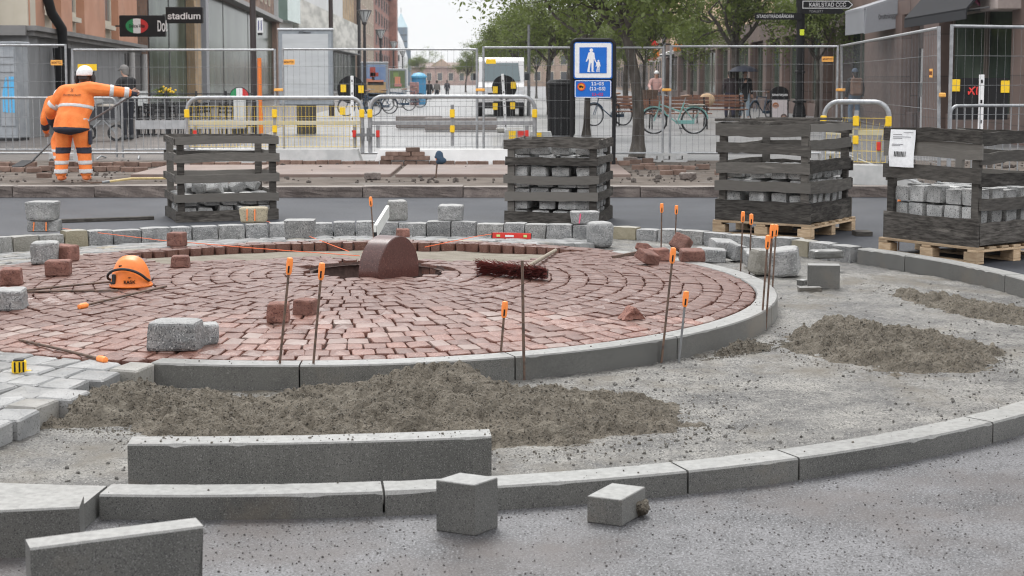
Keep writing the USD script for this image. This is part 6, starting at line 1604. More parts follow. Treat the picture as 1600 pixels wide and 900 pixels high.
def person(label, loc, rz, J=None, jacket=None, trousers=None, shoes=None, hat=None, hair=None, bulk=1.0, long=0.0, detail=.035, face=True, handdir=None, group=None):
    """one body as a single surface; clothes, hair and shoes over it as children. +y is the way the person faces"""
    j = {k: np.array(v, float) for k, v in {**J0, **(J or {})}.items()}
    th = thing('person', label, 'person', loc, rz=rz, group=group)
    hd = j['head'] - j['neck']; hd /= np.linalg.norm(hd)
    B = []
    h = j['head']
    B += [_sph(h + [0, 0, .03], .098, (.82, 1.0, 1.05), 20), _bone(h + [0, .015, -.01], h + [0, .045, -.075], .078, .045), _bone(h + [0, .085, .015], h + [0, .108, -.015], .012, .017, seg=8)]
    for s in (-1, 1): B.append(_sph(h + [s * .083, -.005, .0], .03, (.35, .7, 1.1), 8))
    B += [_bone(j['neck'] - hd * .05, h - [0, .01, .05], .062, .055)]
    B += [_bone(j['pelvis'], j['chest'], .12, .135, (1.2, .85, 1), (1.2, .8, 1)), _bone(j['chest'], (j['shL'] + j['shR']) / 2, .135, .08, (1.2, .8, 1))]
    for s in 'LR': B += [_bone((j['shL'] + j['shR']) / 2, j['sh' + s], .08, .062), _bone(j['sh' + s], j['el' + s], .058, .043), _bone(j['el' + s], j['wr' + s], .042, .029),
                         _bone(j['pelvis'], j['hi' + s], .11, .095), _bone(j['hi' + s], j['kn' + s], .095, .058), _bone(j['kn' + s], j['an' + s], .056, .038), _bone(j['an' + s], j['an' + s] + [0, .12, -.045], .038, .03)]
    for s in 'LR':                                    # hands: palm, four unequal bent fingers, a thumb from the side of the palm
        w = j['wr' + s]; d = w - j['el' + s]; d /= np.linalg.norm(d)
        if handdir and s in handdir: d = np.array(handdir[s], float); d /= np.linalg.norm(d)
        side = np.cross(d, [0, 1.0, .2]); side /= np.linalg.norm(side) + 1e-9; nm = np.cross(side, d)
        sg = 1 if s == 'L' else -1
        B.append(m3.Manifold.batch_hull([_sph(w, .026, seg=8), _sph(w + d * .085 + side * .03, .015, seg=8), _sph(w + d * .085 - side * .03, .015, seg=8)]))
        for q, (o, l) in enumerate(((.032, .066), (.011, .078), (-.011, .073), (-.032, .056))):
            p0 = w + d * .08 + side * o; p1 = p0 + d * l * .55 + nm * .012 * sg; p2 = p1 + d * l * .3 + nm * .03 * sg
            B += [_bone(p0, p1, .0105, .0095, seg=6), _bone(p1, p2, .0095, .008, seg=6)]
        B += [_bone(w + d * .025 + side * .025, w + d * .06 + side * .06, .014, .011, seg=6), _bone(w + d * .06 + side * .06, w + d * .09 + side * .062 + nm * .012, .011, .009, seg=6)]
    part(th, 'body', _finish(_uni(B), detail, 6), SKIN, True)
    b = bulk
    def coat(e, low=0.0):
        C = [_bone(j['pelvis'] + [0, 0, .0], j['chest'], .13 * b + e, .15 * b + e, (1.25, .9, 1), (1.25, .85, 1)), _bone(j['chest'], (j['shL'] + j['shR']) / 2, .15 * b + e, .1 + e, (1.25, .85, 1))]
        if low: C.append(_bone(j['pelvis'], j['pelvis'] - [0, 0, low], .14 * b + e, .15 * b + e, (1.25, .95, 1), (1.25, 1.0, .4)))
        for s in 'LR': C += [_bone((j['shL'] + j['shR']) / 2, j['sh' + s], .095 + e, .08 * b + e), _bone(j['sh' + s], j['el' + s], .078 * b + e, .062 * b + e), _bone(j['el' + s], j['wr' + s] * .94 + j['el' + s] * .06, .062 * b + e, .05 * b + e)]
        return _uni(C)
    def legs(e):
        C = [_bone(j['pelvis'], j['pelvis'] - [0, 0, .02], .125 * b + e, .125 * b + e, (1.2, .95, 1), (1.2, .95, 1))]
        for s in 'LR': C += [_bone(j['pelvis'], j['hi' + s], .115 * b + e, .105 * b + e), _bone(j['hi' + s], j['kn' + s], .105 * b + e, .075 * b + e), _bone(j['kn' + s], j['an' + s] + [0, 0, .03], .075 * b + e, .066 * b + e)]
        return _uni(C)
    if jacket: part(th, 'jacket', _finish(coat(0, long), detail, 6), jacket, True)
    if trousers: part(th, 'trousers', _finish(legs(0), detail, 6), trousers, True)
    for s in 'LR':
        a = j['an' + s]
        part(th, 'shoe', _finish(_uni([_bone(a + [0, -.03, -.04], a + [0, .16, -.05], .052, .042, (.95, 1, .9), (1.0, 1, .8)), _bone(a + [0, -.015, -.03], a + [0, -.01, .06], .052, .054)]), .03, 3), shoes or BLACK, True)
    if hair: part(th, 'hair', _finish(_uni([_sph(h + [0, -.015, .045], .108, (.86, 1.0, 1.0), 16), _bone(h + [0, -.05, .02], h + [0, -.07, -.08], .085, .06)]) - m3.Manifold.cube([.3, .2, .3], True).translate([float(h[0]), float(h[1]) + .16, float(h[2]) - .05]), .03, 3), hair, True)
    if hat: part(th, hat[0], _finish(_uni([_sph(h + [0, -.005, .055], .118, (.88, 1.05, .95), 18) - m3.Manifold.cube([.4, .4, .2], True).translate([float(h[0]), float(h[1]), float(h[2]) - .06])] + ([_bone(h + [0, .1, .04], h + [0, .19, .025], .055, .045, (1, .6, .18), (1, .6, .14))] if hat[0] == 'cap' else [])), .025, 2), hat[1], True)
    if face:
        for s in (-1, 1): part(th, 'eye', MB().ball(h + [s * .033, .089, .018], .011, 1), WHITE, True)
        part(th, 'mouth', MB().box(h + [0, .085, -.062], (.045, .012, .01), ch=.003), flat('lips', (.35, .13, .11), .5))
    th_info = dict(th=th, j=j, coat=coat, legs=legs)
    return th_info
HIVIS = M('hivis_orange', (.88, .2, .035), (.95, .27, .06), scale=9, rough=.75, bump=.35, bscale=14, bdist=.02)
SILV = M('reflective_band', (.55, .56, .56), (.66, .66, .66), scale=20, rough=.4)
NAVY = flat('navy_cloth', (.025, .028, .045), .8)
def slab(man, c, n, t, big=3.0):
    """the part of a garment between two planes: a band of cloth"""
    n = np.array(n, float); n /= np.linalg.norm(n); o = float(np.dot(n, c))
    a = man.trim_by_plane([float(x) for x in n], o - t / 2)
    return a.trim_by_plane([float(-x) for x in n], -(o + t / 2))
# --- the worker in orange, seen from behind
wp = G(115, 284, PZ); WS = FPX / wp[1]
J = dict(head=(.095, .36, 1.44), neck=(.07, .25, 1.31), chest=(.04, .13, 1.1), pelvis=(-.01, -.03, .84), shL=(-.15, .16, 1.25), shR=(.21, .14, 1.3), elL=(-.36, .18, 1.0), elR=(.47, .22, 1.27), wrL=(-.38, .38, .82), wrR=(.74, .3, 1.24),
         hiL=(-.1, -.02, .82), hiR=(.1, -.02, .82), knL=(-.15, .06, .45), knR=(.14, .06, .45), anL=(-.17, -.02, .1), anR=(.17, .02, .1))
BOOT = M('orange_boot', (.75, .18, .05), (.8, .24, .08), rough=.7)
w1 = person('worker in orange high visibility clothes and white helmet seen from behind, arm stretched right', (wp[0], wp[1], PZ), 0.0, J, HIVIS, HIVIS, BOOT, bulk=1.36, long=.1, detail=.025, handdir={'R': (.9, .1, .05)}, face=False)
th, j, coat, legs_ = w1['th'], w1['j'], w1['coat'], w1['legs']
tor = m3.Manifold.cube([.56, 1.4, 1.2], True).translate([.02, .1, 1.0])
big = coat(.006) ^ tor
for z in (1.06, .86): part(th, 'reflective_band', _finish(slab(big, np.array([0, 0, z]), (.05, .25, 1), .055), .03, 1), SILV, True)
part(th, 'jacket_hem', _finish(slab(coat(.006, .1), np.array([0, -.02, .70]), (.03, .12, 1), .1), .03, 1), NAVY, True)
d = j['wrR'] - j['elR']; part(th, 'reflective_band', _finish(slab(coat(.006), j['elR'] + d * .12, d, .06) ^ m3.Manifold.cube([.6, 1, .6], True).translate([.62, .2, 1.25]), .03, 1), SILV, True)
part(th, 'cuff', _finish(slab(coat(.007), j['wrR'] - d * .16, d, .07) ^ m3.Manifold.cube([.6, 1, .6], True).translate([.72, .2, 1.25]), .03, 1), SILV, True)
dl = j['wrL'] - j['elL']; lbox = m3.Manifold.cube([.5, 1, .7], True).translate([-.5, .2, 1.0])
part(th, 'reflective_band', _finish(slab(coat(.006), j['elL'] + (j['shL'] - j['elL']) * .25, j['elL'] - j['shL'], .06) ^ lbox, .03, 1), SILV, True)
part(th, 'cuff', _finish(slab(coat(.007), j['wrL'] - dl * .25, dl, .16) ^ lbox, .03, 1), NAVY, True)
for z, hgt, mt, nm in ((.44, .09, NAVY, 'knee_patch'), (.27, .06, SILV, 'reflective_band'), (.15, .06, SILV, 'reflective_band')):
    for s in (-1, 1):
        q = slab(legs_(.006), np.array([0, 0, z]), (0, 0, 1), hgt) ^ m3.Manifold.cube([.5, 1, 1], True).translate([s * .25, 0, .3])
        part(th, nm, _finish(q, .03, 1), mt, True)
part(th, 'side_pocket', MB().box((.245, .02, .62), (.04, .14, .2), rz=.1, ch=.015), NAVY)
h = j['head']
HELM = flat('white_helmet', (.72, .72, .71), .4)
part(th, 'helmet', _finish(_uni([_sph(h + [0, -.005, .06], .135, (.9, 1.08, .95), 24) - m3.Manifold.cube([.5, .5, .25], True).translate([float(h[0]), float(h[1]), float(h[2]) - .085]), _bone(h + [0, .1, .05], h + [0, .165, .04], .07, .05, (1, .6, .15), (1, .6, .12))]), .02, 2), HELM, True)
for s in (-1, 1):
    em = part(th, 'ear_muff', MB().ball(h + [s * .115, -.01, .0], .066, 2, (.55, .8, 1.1)), DARK, True)
    part(em, 'holder', MB().tube([h + [s * .12, -.02, .03], h + [s * .13, -.02, .1]], .012, 6), DARK)
part(th, 'helmet_back', MB().box(h + [0, -.125, .01], (.12, .02, .05), ch=.008), DARK)
part(th, 'hair', _finish(_sph(h + [0, -.03, .0], .095, (.84, .9, 1.0), 16), .03, 1), flat('brown_hair', (.07, .045, .03), .8), True)
# small print on the back: each letter pressed onto the cloth
bv, bf, _ = meshkit.arrays(coat(.003)); bt = trimesh.Trimesh(bv, bf)
from scipy.spatial import cKDTree
_r = np.random.RandomState(1); _ti = _r.choice(len(bt.faces), 60000, p=bt.area_faces / bt.area_faces.sum()); _b = _r.dirichlet((1, 1, 1), 60000); dens = (bt.vertices[bt.faces[_ti]] * _b[:, :, None]).sum(1); dens = dens[dens[:, 1] < .12]; kd = cKDTree(dens[:, [0, 2]])
def onback(txt, hgt, x, z, name):
    v, f, _ = meshkit.arrays(meshkit.text_mesh(txt, hgt, .004)); v = v - [np.ptp(v[:, 0]) / 2, 0, 0]
    X, Z = v[:, 0] + x, v[:, 1] + z
    Y = dens[kd.query(np.c_[X, Z], 6)[1], 1].min(1)
    part(th, name, (np.c_[X, Y - .004 - v[:, 2], Z], f), flat('dark_print', (.12, .06, .03), .7))
onback('ENTREPRENAD', .026, .0, 1.2, 'lettering'); onback('X', .05, .0, 1.255, 'emblem')
# gloves and the tool he holds
hr = j['wrR'] + np.array([.05, .01, .0])
part(th, 'glove', _finish(_uni([_bone(j['wrR'] - d * .08, j['wrR'] + d * .35, .042, .04, seg=10)]), .02, 1), NAVY, True)
part(th, 'glove', _finish(_uni([_bone(j['wrL'] - dl * .1, j['wrL'] + dl * .3, .045, .045, seg=10)]), .02, 1), NAVY, True)
tl = thing('long_tool', 'long steel handled tool in the right hand of the orange worker', 'tool', (wp[0], wp[1], PZ))
t0 = j['wrR'] + np.array([.09, .03, .0]); t1_ = np.array([.25, .38, .9])
part(tl, 'shaft', MB().tube([t0, t1_, t1_ + (t1_ - t0) * .25], .014, 8), STEELD, 50)
part(tl, 'grip', MB().tube([t0 + (t0 - t1_) * .06, t0 + (t1_ - t0) * .1], .022, 8), WHITE, 50)
part(tl, 'lever', MB().tube([t1_ + (t1_ - t0) * .2, t1_ + (t1_ - t0) * .25 + [-.03, .02, -.5]], .012, 8), STEELD, 50)
# --- the second worker, bent down beside him
q = G(106, 266, PZ)
J2 = dict(pelvis=(.1, .0, .78), chest=(.02, .32, 1.0), neck=(.02, .47, 1.08), head=(.02, .58, 1.12), shL=(-.17, .4, 1.09), shR=(.19, .4, 1.09), elL=(-.27, .42, .8), elR=(.24, .5, .82), wrL=(-.2, .62, .58), wrR=(.1, .7, .6),
          hiL=(-.0, .02, .76), hiR=(.19, .02, .76), knL=(-.13, .3, .44), knR=(.22, .22, .43), anL=(-.14, .0, .1), anR=(.22, -.1, .1))
w2 = person('second worker in orange clothes bending down, half hidden behind the first', (q[0] - .02, q[1] + .1, PZ), .5, J2, HIVIS, HIVIS, BOOT, bulk=1.1, hat=('helmet', HELM), face=False)
big = w2['coat'](.006)
part(w2['th'], 'cuff', _finish(slab(big, w2['j']['wrL'] * .5 + w2['j']['elL'] * .5, w2['j']['wrL'] - w2['j']['elL'], .14) ^ m3.Manifold.cube([.5, 1, .8], True).translate([-.32, .5, .75]), .03, 1), NAVY, True)
for z in (.2, .3):
    for s in (-.14, .22): part(w2['th'], 'reflective_band', _finish(slab(w2['legs'](.006), np.array([0, 0, z]), (0, 0, 1), .05) ^ m3.Manifold.cube([.28, 1.2, 1], True).translate([s, 0, .3]), .03, 1), SILV, True)
A, B = G(40, 262, PZ + .02), GD(88, 214, q[1] + .3)
sh_ = thing('shovel', 'shovel with a wooden shaft held low by the second worker', 'shovel', A); d = B - A
part(sh_, 'shaft', MB().tube([d * .2, d], .017, 8), STEELD, 50)
part(sh_, 'blade', MB().hexa([(-.22, -.08, .01), (.0, -.13, .02), (.12, .1, .1), (-.1, .13, .1), (-.22, -.08, .02), (.0, -.13, .03), (.12, .1, .115), (-.1, .13, .115)]), DARK)
# --- bystander with the grey cap and the pram
q = G(200, 219, PZ)
JS = dict(head=(.03, .12, 1.62), neck=(0, .03, 1.48), elL=(-.27, .1, 1.15), wrL=(-.2, .32, 1.05), elR=(.27, .1, 1.15), wrR=(.15, .33, 1.05))
DKJ = flat('black_jacket', (.02, .02, .022), .8)
person('man in dark clothes with a grey flat cap looking down beside the pram', (q[0], q[1], PZ), .95, JS, DKJ, flat('dark_jeans', (.022, .025, .033), .8), flat('dark_shoe', (.05, .055, .06), .6), hat=('cap', flat('grey_cap', (.2, .19, .18), .85)), hair=flat('grey_hair', (.18, .17, .16), .8), bulk=1.05)
q = P2(160, 35.2)
pr = thing('pram', 'dark pram with a pale lined hood behind the orange worker', 'pram', (q[0], q[1], PZ), rz=.2)
for x in (-.32, .32):
    for y in (-.2, .2):
        wh = part(pr, 'wheel', MB().tube([(x + .17 * math.cos(t), y, .19 + .17 * math.sin(t)) for t in np.linspace(0, 2 * PI, 21)], .022, 6), DARK)
        part(wh, 'hub', MB().lathe([(.001, -.02), (.03, -.02), (.03, .02), (.001, .02)], 10, (x, y, .19), rotx(PI / 2)), STEEL)
for y in (-.19, .19):
    part(pr, 'frame', MB().tube([(-.32, y, .19), (.1, y, .6), (.5, y, 1.0)], .016, 8), STEEL); part(pr, 'frame', MB().tube([(.32, y, .19), (0, y, .55)], .016, 8), STEEL)
part(pr, 'handlebar', MB().tube([(.5, -.2, 1.0), (.54, 0, 1.03), (.5, .2, 1.0)], .018, 8), DARK)
part(pr, 'carry_cot', MB().prism(Polygon([(-.42, .5), (.3, .5), (.36, .8), (-.46, .82)]), .42, rotx(PI / 2), (0, .21, 0)), flat('pram_dark', (.03, .03, .034), .8))
part(pr, 'hood', MB().prism(Polygon([(-.44, .8)] + [(-.2 + .26 * math.cos(t), .82 + .3 * math.sin(t)) for t in np.linspace(PI, .3, 10)]), .44, rotx(PI / 2), (0, .22, 0)), flat('pram_hood', (.33, .33, .32), .8))
part(pr, 'blanket', MB().box((.1, 0, .82), (.4, .36, .08), ch=.03), flat('pram_beige', (.42, .38, .33), .8))
# --- walkers on the right
q = G(1152, 187, PZ); LEGJ = dict(knL=(-.1, .1, .5), anL=(-.1, .08, .09), knR=(.1, .02, .5), anR=(.1, -.16, .1))
person('walker in a dark jacket under the umbrella, next to the tree trunk', (q[0] - .28, q[1], PZ), .15, LEGJ, flat('plum_jacket', (.04, .03, .032), .8), flat('navy_trousers', (.03, .03, .05), .8), BLACK, hair=flat('dark_hair', (.03, .025, .02), .7))
person('walker in a long black coat and pale jeans carrying the umbrella', (q[0] + .27, q[1] + .1, PZ), PI + .2, dict(elR=(.2, .12, 1.15), wrR=(.1, .22, 1.32), **LEGJ), DKJ, flat('pale_jeans', (.3, .38, .45), .8), WHITE, hair=flat('dark_hair', (.03, .025, .02), .7), long=.28)
um = thing('umbrella', 'dark blue umbrella over the walking couple', 'umbrella', (q[0] + .2, q[1] - .1, PZ))
part(um, 'canopy', MB().lathe([(.52, 1.72), (.42, 1.83), (.25, 1.91), (.001, 1.95)], 16).lathe([(.001, 1.94), (.25, 1.9), (.42, 1.82), (.52, 1.715)], 16), flat('umbrella_navy', (.04, .045, .07), .6), 20)
part(um, 'stick', MB().tube([(0, 0, 1.3), (0, 0, 2.02)], .009, 6), STEEL)
for k in range(8): part(um, 'rib', MB().tube([(.02 * math.cos(k * PI / 4), .02 * math.sin(k * PI / 4), 1.92), (.5 * math.cos(k * PI / 4), .5 * math.sin(k * PI / 4), 1.71)], .005, 4), DARK)
q = P2(1334, 46)
bp = person('walker with a brown backpack and blue cap seen from behind by the shop door', (q[0], q[1], PZ), .1, LEGJ, flat('black_jacket', (.02, .02, .022), .8), flat('blue_jeans', (.13, .19, .26), .8), BLACK, hat=('beanie', flat('blue_cap', (.09, .13, .19), .8)), hair=flat('dark_hair', (.03, .025, .02), .7))
bk = thing('backpack', 'brown backpack on the walker by the shop door', 'backpack', (q[0], q[1], PZ))
part(bk, 'bag', MB().box((.0, -.2, 1.2), (.36, .16, .5), ch=.05), M('brown_canvas', (.2, .115, .075), (.27, .165, .115), scale=6, rough=.8)); part(bk, 'front_pocket', MB().box((.0, -.285, 1.1), (.27, .05, .22), ch=.02), _mats['brown_canvas']); part(bk, 'flap', MB().box((0, -.21, 1.44), (.33, .15, .07), ch=.03), _mats['brown_canvas'])
for s in (-.14, .14): part(bk, 'strap', MB().tube([(s, -.13, 1.4), (s, .02, 1.5), (s, .1, 1.35)], .016, 6), DARK)
q = P2(1025, 58)
person('cyclist in a pink jacket and white helmet beyond the bench', (q[0], q[1], PZ), PI - .2, dict(elL=(-.27, .12, 1.2), wrL=(-.2, .4, 1.1), elR=(.27, .12, 1.2), wrR=(.2, .4, 1.1)), flat('pink_jacket', (.5, .3, .27), .8), flat('grey_trousers', (.13, .12, .13), .8), BLACK, hat=('helmet', HELM), hair=flat('brown_hair', (.07, .045, .03), .8))
for px, d, c, lb, rz in ((671, 112, 'black_jacket', 'far walker in black in the middle of the street', 0.0), (683, 122, 'grey_coat', 'far walker in a grey coat right of the one in black', .3), (699, 150, 'dark_coat', 'farthest small walker, alone in the street', 0)):
    q = P2(px, d)
    person(lb, (q[0], q[1], PZ - .35), rz, LEGJ, flat(c, {'black_jacket': (.02, .02, .022), 'grey_coat': (.14, .13, .12), 'dark_coat': (.04, .035, .045)}[c], .8), flat('dark_jeans', (.022, .025, .033), .8), BLACK, hair=flat('dark_hair', (.03, .025, .02), .7), detail=.06, face=False, bulk=1.05)

# ================================================================ bicycles, benches, van, cafe
def bicycle(label, loc, rz, frame_mat, lady=True, full=True):
    th = thing('bicycle', label, 'bicycle', loc, rz=rz)
    R = .34
    for nm, x in (('front_wheel', -.52), ('rear_wheel', .55)):
        w = part(th, nm, MB().tube([(x + R * math.cos(t), 0, R + .0 + R * math.sin(t) * .98) for t in np.linspace(0, 2 * PI, 33)], .02, 6), DARK, 60)
        part(w, 'rim', MB().tube([(x + (R - .03) * math.cos(t), 0, R + (R - .03) * math.sin(t)) for t in np.linspace(0, 2 * PI, 33)], .011, 6), STEEL, 60)
        sp = MB()
        for k in range(18): sp.tube([(x, .02 * (-1) ** k, R), (x + (R - .03) * math.cos(k * PI / 9), 0, R + (R - .03) * math.sin(k * PI / 9))], .0016, 3, caps=False)
        part(w, 'spokes', sp, STEEL, kind='stuff')
        part(th, 'mudguard', MB().tube([(x + (R + .035) * math.cos(t), 0, R + (R + .035) * math.sin(t)) for t in (np.linspace(.15, 2.2, 14) if nm == 'rear_wheel' else np.linspace(.6, 2.6, 14))], .022, 6), frame_mat)
    bb = np.array([.1, 0, .29]); st = np.array([.28, 0, .82]); hdp = np.array([-.36, 0, .86]); hl = np.array([-.40, 0, .66])
    for a, b in (((bb), st), (bb, hl), (st * .55 + bb * .45, hdp * .6 + hl * .4) if lady else (st, hdp), (hdp, hl)): part(th, 'frame_tube', MB().tube([a, (np.array(a) + b) / 2, b], .019, 8), frame_mat, 50)
    for y in (-.05, .05):
        part(th, 'fork_blade', MB().tube([hl + [0, y * .5, 0], (-.49, y, .42), (-.52, y, .34)], .012, 6), frame_mat, 50)
        part(th, 'chain_stay', MB().tube([bb + [0, y, 0], (.55, y, .34)], .011, 6), frame_mat, 50); part(th, 'seat_stay', MB().tube([st * .8 + bb * .2 + [0, y, 0], (.55, y, .34)], .01, 6), frame_mat, 50)
        part(th, 'carrier', MB().tube([(.32, y, .74), (.78, y, .74), (.55, y, .36)], .007, 5), frame_mat)
    part(th, 'seat_post', MB().tube([st, st + [.04, 0, .14]], .014, 6), STEEL)
    part(th, 'saddle', _finish(_uni([_bone(st + [-.1, 0, .17], st + [.1, 0, .18], .03, .075, (1, 1, .6), (1, 1, .5))]), .03, 1), flat('brown_saddle', (.22, .12, .07), .6), True)
    part(th, 'handlebar', MB().tube([(-.2, -.3, 1.0), (-.3, -.26, 1.03), (-.4, -.05, 1.04), (-.4, .05, 1.04), (-.3, .26, 1.03), (-.2, .3, 1.0)], .012, 6), STEEL)
    part(th, 'stem', MB().tube([hdp, (-.4, 0, 1.04)], .014, 6), STEEL)
    part(th, 'chain_guard', MB().box((.3, -.06, .31), (.5, .02, .1), ch=.02), frame_mat); part(th, 'crank', MB().tube([bb + [-.08, -.08, .14], bb + [.08, -.08, -.14]], .011, 6), STEEL); part(th, 'pedal', MB().box(bb + [.08, -.13, -.14], (.08, .08, .025)), DARK)
    if full:
        part(th, 'basket', MB().prism(Polygon([(-.78, .92), (-.47, .92), (-.43, 1.16), (-.82, 1.16)]), .3, rotx(PI / 2), (0, .15, 0)), M('wicker', (.09, .06, .045), (.15, .1, .075), scale=30, rough=.9))
        part(th, 'carrier_board', MB().box((.62, 0, .765), (.42, .14, .025), ch=.008), flat('pale_board', (.45, .42, .36), .6)); part(th, 'stand', MB().tube([bb + [.06, .05, -.05], bb + [.16, .14, -.29]], .01, 5), STEEL)
    return th
MINT = flat('mint_paint', (.22, .45, .42), .35)
q = G(1052, 209, PZ)
bicycle('mint green bicycle with a basket parked before the bench', (q[0], q[1], PZ), .06, MINT)
k_ = bicycle('dark bicycle parked behind the blue sign', (*P2(950, 47), PZ), .5, flat('dark_cycle_paint', (.02, .05, .09), .4), False, False)
for px, d, rz, lb in ((562, 60, .25, 'dark bicycle parked left of the coloured poster, nearest of its row'), (590, 64, -.2, 'dark bicycle parked under the coloured poster'), (622, 70, .4, 'dark bicycle parked under the far green poster'), (1190, 52, .9, 'dark bicycle parked right of the umbrella couple'), (640, 78, .1, 'dark bicycle at the right end of the row beyond the barriers')):
    dup(k_, (*P2(px, d), PZ), rz, lb)
BW = M('bench_wood', (.15, .07, .045), (.22, .11, .07), scale=6, rough=.6, rand='object', ramt=.2, stretch=(.4, 1, 1))
def bench(label, loc, rz, L=1.9):
    th = thing('park_bench', label, 'bench', loc, rz=rz)
    for x in (-L / 2 + .15, L / 2 - .15):
        part(th, 'side_frame', MB().tube([(x, -.42, 0), (x, -.38, .42), (x, .04, .42), (x, .16, .92)], .022, 6), BLACK); part(th, 'leg', MB().tube([(x, .02, .42), (x, .14, 0)], .022, 6), BLACK)
        part(th, 'armrest', MB().tube([(x, .1, .68), (x, -.36, .66), (x, -.39, .42)], .02, 6), BLACK)
    for k in range(4): part(th, 'seat_slat', MB().box((0, -.36 + k * .11, .45), (L, .09, .035), ch=.006), BW)
    for k in range(4): part(th, 'back_slat', MB().box((0, .07 + k * .033, .57 + k * .105), (L, .03, .085), ch=.006), BW)
    return th
bn1 = bench('brown slatted bench behind the mint bicycle', (*P2(1058, 44), PZ), .05)
dup(bn1, (*P2(1003, 47), PZ), .1, 'brown slatted bench left of the mint bicycle, by the big trunk')
dup(bn1, (*P2(1120, 50), PZ), .15, 'brown slatted bench at the right, before the umbrella couple')
q = P2(1104, 46); solo('straw_hat_bag', MB().ball((0, 0, .2), .2, 2, (1.2, .7, 1)), M('straw', (.5, .34, .2), (.6, .44, .28), scale=30, rough=.9), 'round straw bag standing on the bench right of the bicycle', 'bag', (q[0], q[1], PZ + .62), smooth=True)
for i, (px, d) in enumerate(((1136, 44), (1172, 50))):
    q = P2(px, d)
# van
q = P2(783, 58)
vn = thing('delivery_van', 'white delivery van parked behind the reversed round sign', 'van', (q[0], q[1], PZ))
VW = flat('van_white', (.6, .6, .6), .4)
prof = Polygon([(0, .35), (4.8, .35), (4.8, 2.3), (1.05, 2.3), (.75, 2.15), (.28, 1.35), (.02, 1.15)])
part(vn, 'body', MB().prism(prof, 1.75, np.array([[0, 0, 1], [1, 0, 0], [0, 1, 0]], float), (-.87, 0, 0)), VW)
part(vn, 'windscreen', MB().hexa([(-.74, .27, 1.38), (.74, .27, 1.38), (.74, .31, 1.38), (-.74, .31, 1.38), (-.66, .69, 2.08), (.66, .69, 2.08), (.66, .73, 2.08), (-.66, .73, 2.08)]), flat('windscreen', (.12, .16, .17), .15))
part(vn, 'grille', MB().box((0, .01, .82), (1.0, .04, .22), ch=.01), DARK); part(vn, 'bumper', MB().box((0, -.02, .45), (1.76, .12, .24), ch=.03), DARK)
for s in (-1, 1):
    part(vn, 'headlight', MB().box((s * .68, .015, .92), (.3, .05, .18), ch=.02), flat('headlight', (.6, .62, .64), .2)); part(vn, 'mirror', MB().box((s * 1.0, .55, 1.55), (.16, .08, .26), ch=.02), DARK)
    for y in (.85, 3.9): part(vn, 'wheel', MB().lathe([(.001, -.1), (.34, -.1), (.34, .1), (.001, .1)], 20, (s * .8, y, .34), roty(PI / 2)), DARK)
part(vn, 'number_plate', MB().box((0, -.085, .5), (.5, .01, .11)), WHITE)
q = P2(655, 88); pl_ = thing('advert_pillar', 'blue advertising pillar far down the street', 'advertising pillar', (q[0], q[1], PZ))
part(pl_, 'drum', MB().lathe([(.001, 0), (.42, 0), (.42, 1.55), (.001, 1.55)], 20), flat('pillar_blue', (.06, .25, .45), .5), 40); part(pl_, 'dome', MB().lathe([(.46, 1.55), (.46, 1.65), (.3, 1.8), (.001, 1.86)], 20), flat('pillar_lightblue', (.1, .38, .6), .5), 40)
q = P2(648, 86); solo('patterned_box', MB().box((0, 0, .65), (.5, .4, 1.3), ch=.03), M('patterned_print', (.1, .08, .09), (.5, .25, .22), scale=5, rough=.6), 'box with a mottled red print beside the blue pillar', 'street box', (q[0], q[1], PZ))
# cafe at the left
CH = flat('cafe_black', (.02, .02, .022), .5)
def chair(loc, rz, label):
    th = thing('cafe_chair', label, 'chair', loc, rz=rz, group='black chairs outside the cafe')
    for x in (-.2, .2):
        part(th, 'leg', MB().tube([(x, -.2, 0), (x, -.19, .45)], .014, 6), CH); part(th, 'leg', MB().tube([(x, .24, 0), (x, .2, .45), (x, .27, .85)], .014, 6), CH)
    part(th, 'seat', MB().box((0, 0, .455), (.44, .44, .03), ch=.01), CH)
    for z in (.6, .7, .8): part(th, 'back_slat', MB().box((0, .225 + (z - .45) * .17, z), (.42, .02, .05), ch=.005), CH)
    return th
GL_ = 'black chair at the cafe tables, nearest the man with the cap'
c0_ = chair((*P2(206, 39), PZ), .3, GL_)
for px, d, rz in ((222, 38, -.6), (236, 40, 2.2), (252, 38.4, .2), (268, 40, 3.0), (282, 38, -.3), (298, 40.5, 1.2), (314, 38.5, .5), (330, 40, 2.6), (345, 38, -.4)):
    dup(c0_, (*P2(px, d), PZ), rz, {222: 'black cafe chair turned away, second from the man with the cap', 236: 'black cafe chair below the menu stand', 252: 'black cafe chair just left of the yellow flowers', 268: 'black cafe chair behind the yellow flowers', 282: 'black cafe chair just right of the yellow flowers', 298: 'black cafe chair between the flowers and the yellow mesh barrier', 314: 'black cafe chair behind the left end of the yellow mesh', 330: 'black cafe chair midway between flowers and flag board', 345: 'black cafe chair nearest the flag board'}[px])
def table(loc, label):
    th = thing('cafe_table', label, 'table', loc, group='cafe tables behind the left barriers')
    part(th, 'table_top', MB().box((0, 0, .74), (1.1, .7, .03), ch=.01), CH); part(th, 'column', MB().tube([(0, 0, .02), (0, 0, .73)], .03, 8), CH); part(th, 'foot', MB().box((0, 0, .015), (.5, .08, .03)).box((0, 0, .016), (.08, .5, .029)), CH)
    return th
t0_ = table((*P2(232, 39), PZ), 'black cafe table behind the left barriers, nearest the man with the cap')
dup(t0_, (*P2(266, 39), PZ), 0, 'black cafe table carrying the pot of yellow flowers'); dup(t0_, (*P2(308, 39.3), PZ), 0, 'black cafe table behind the left barriers, left of the flag board')
q = P2(261, 39); fl_ = thing('flower_pot', 'pot of yellow flowers on a cafe table', 'flowers', (q[0], q[1], PZ + .755))
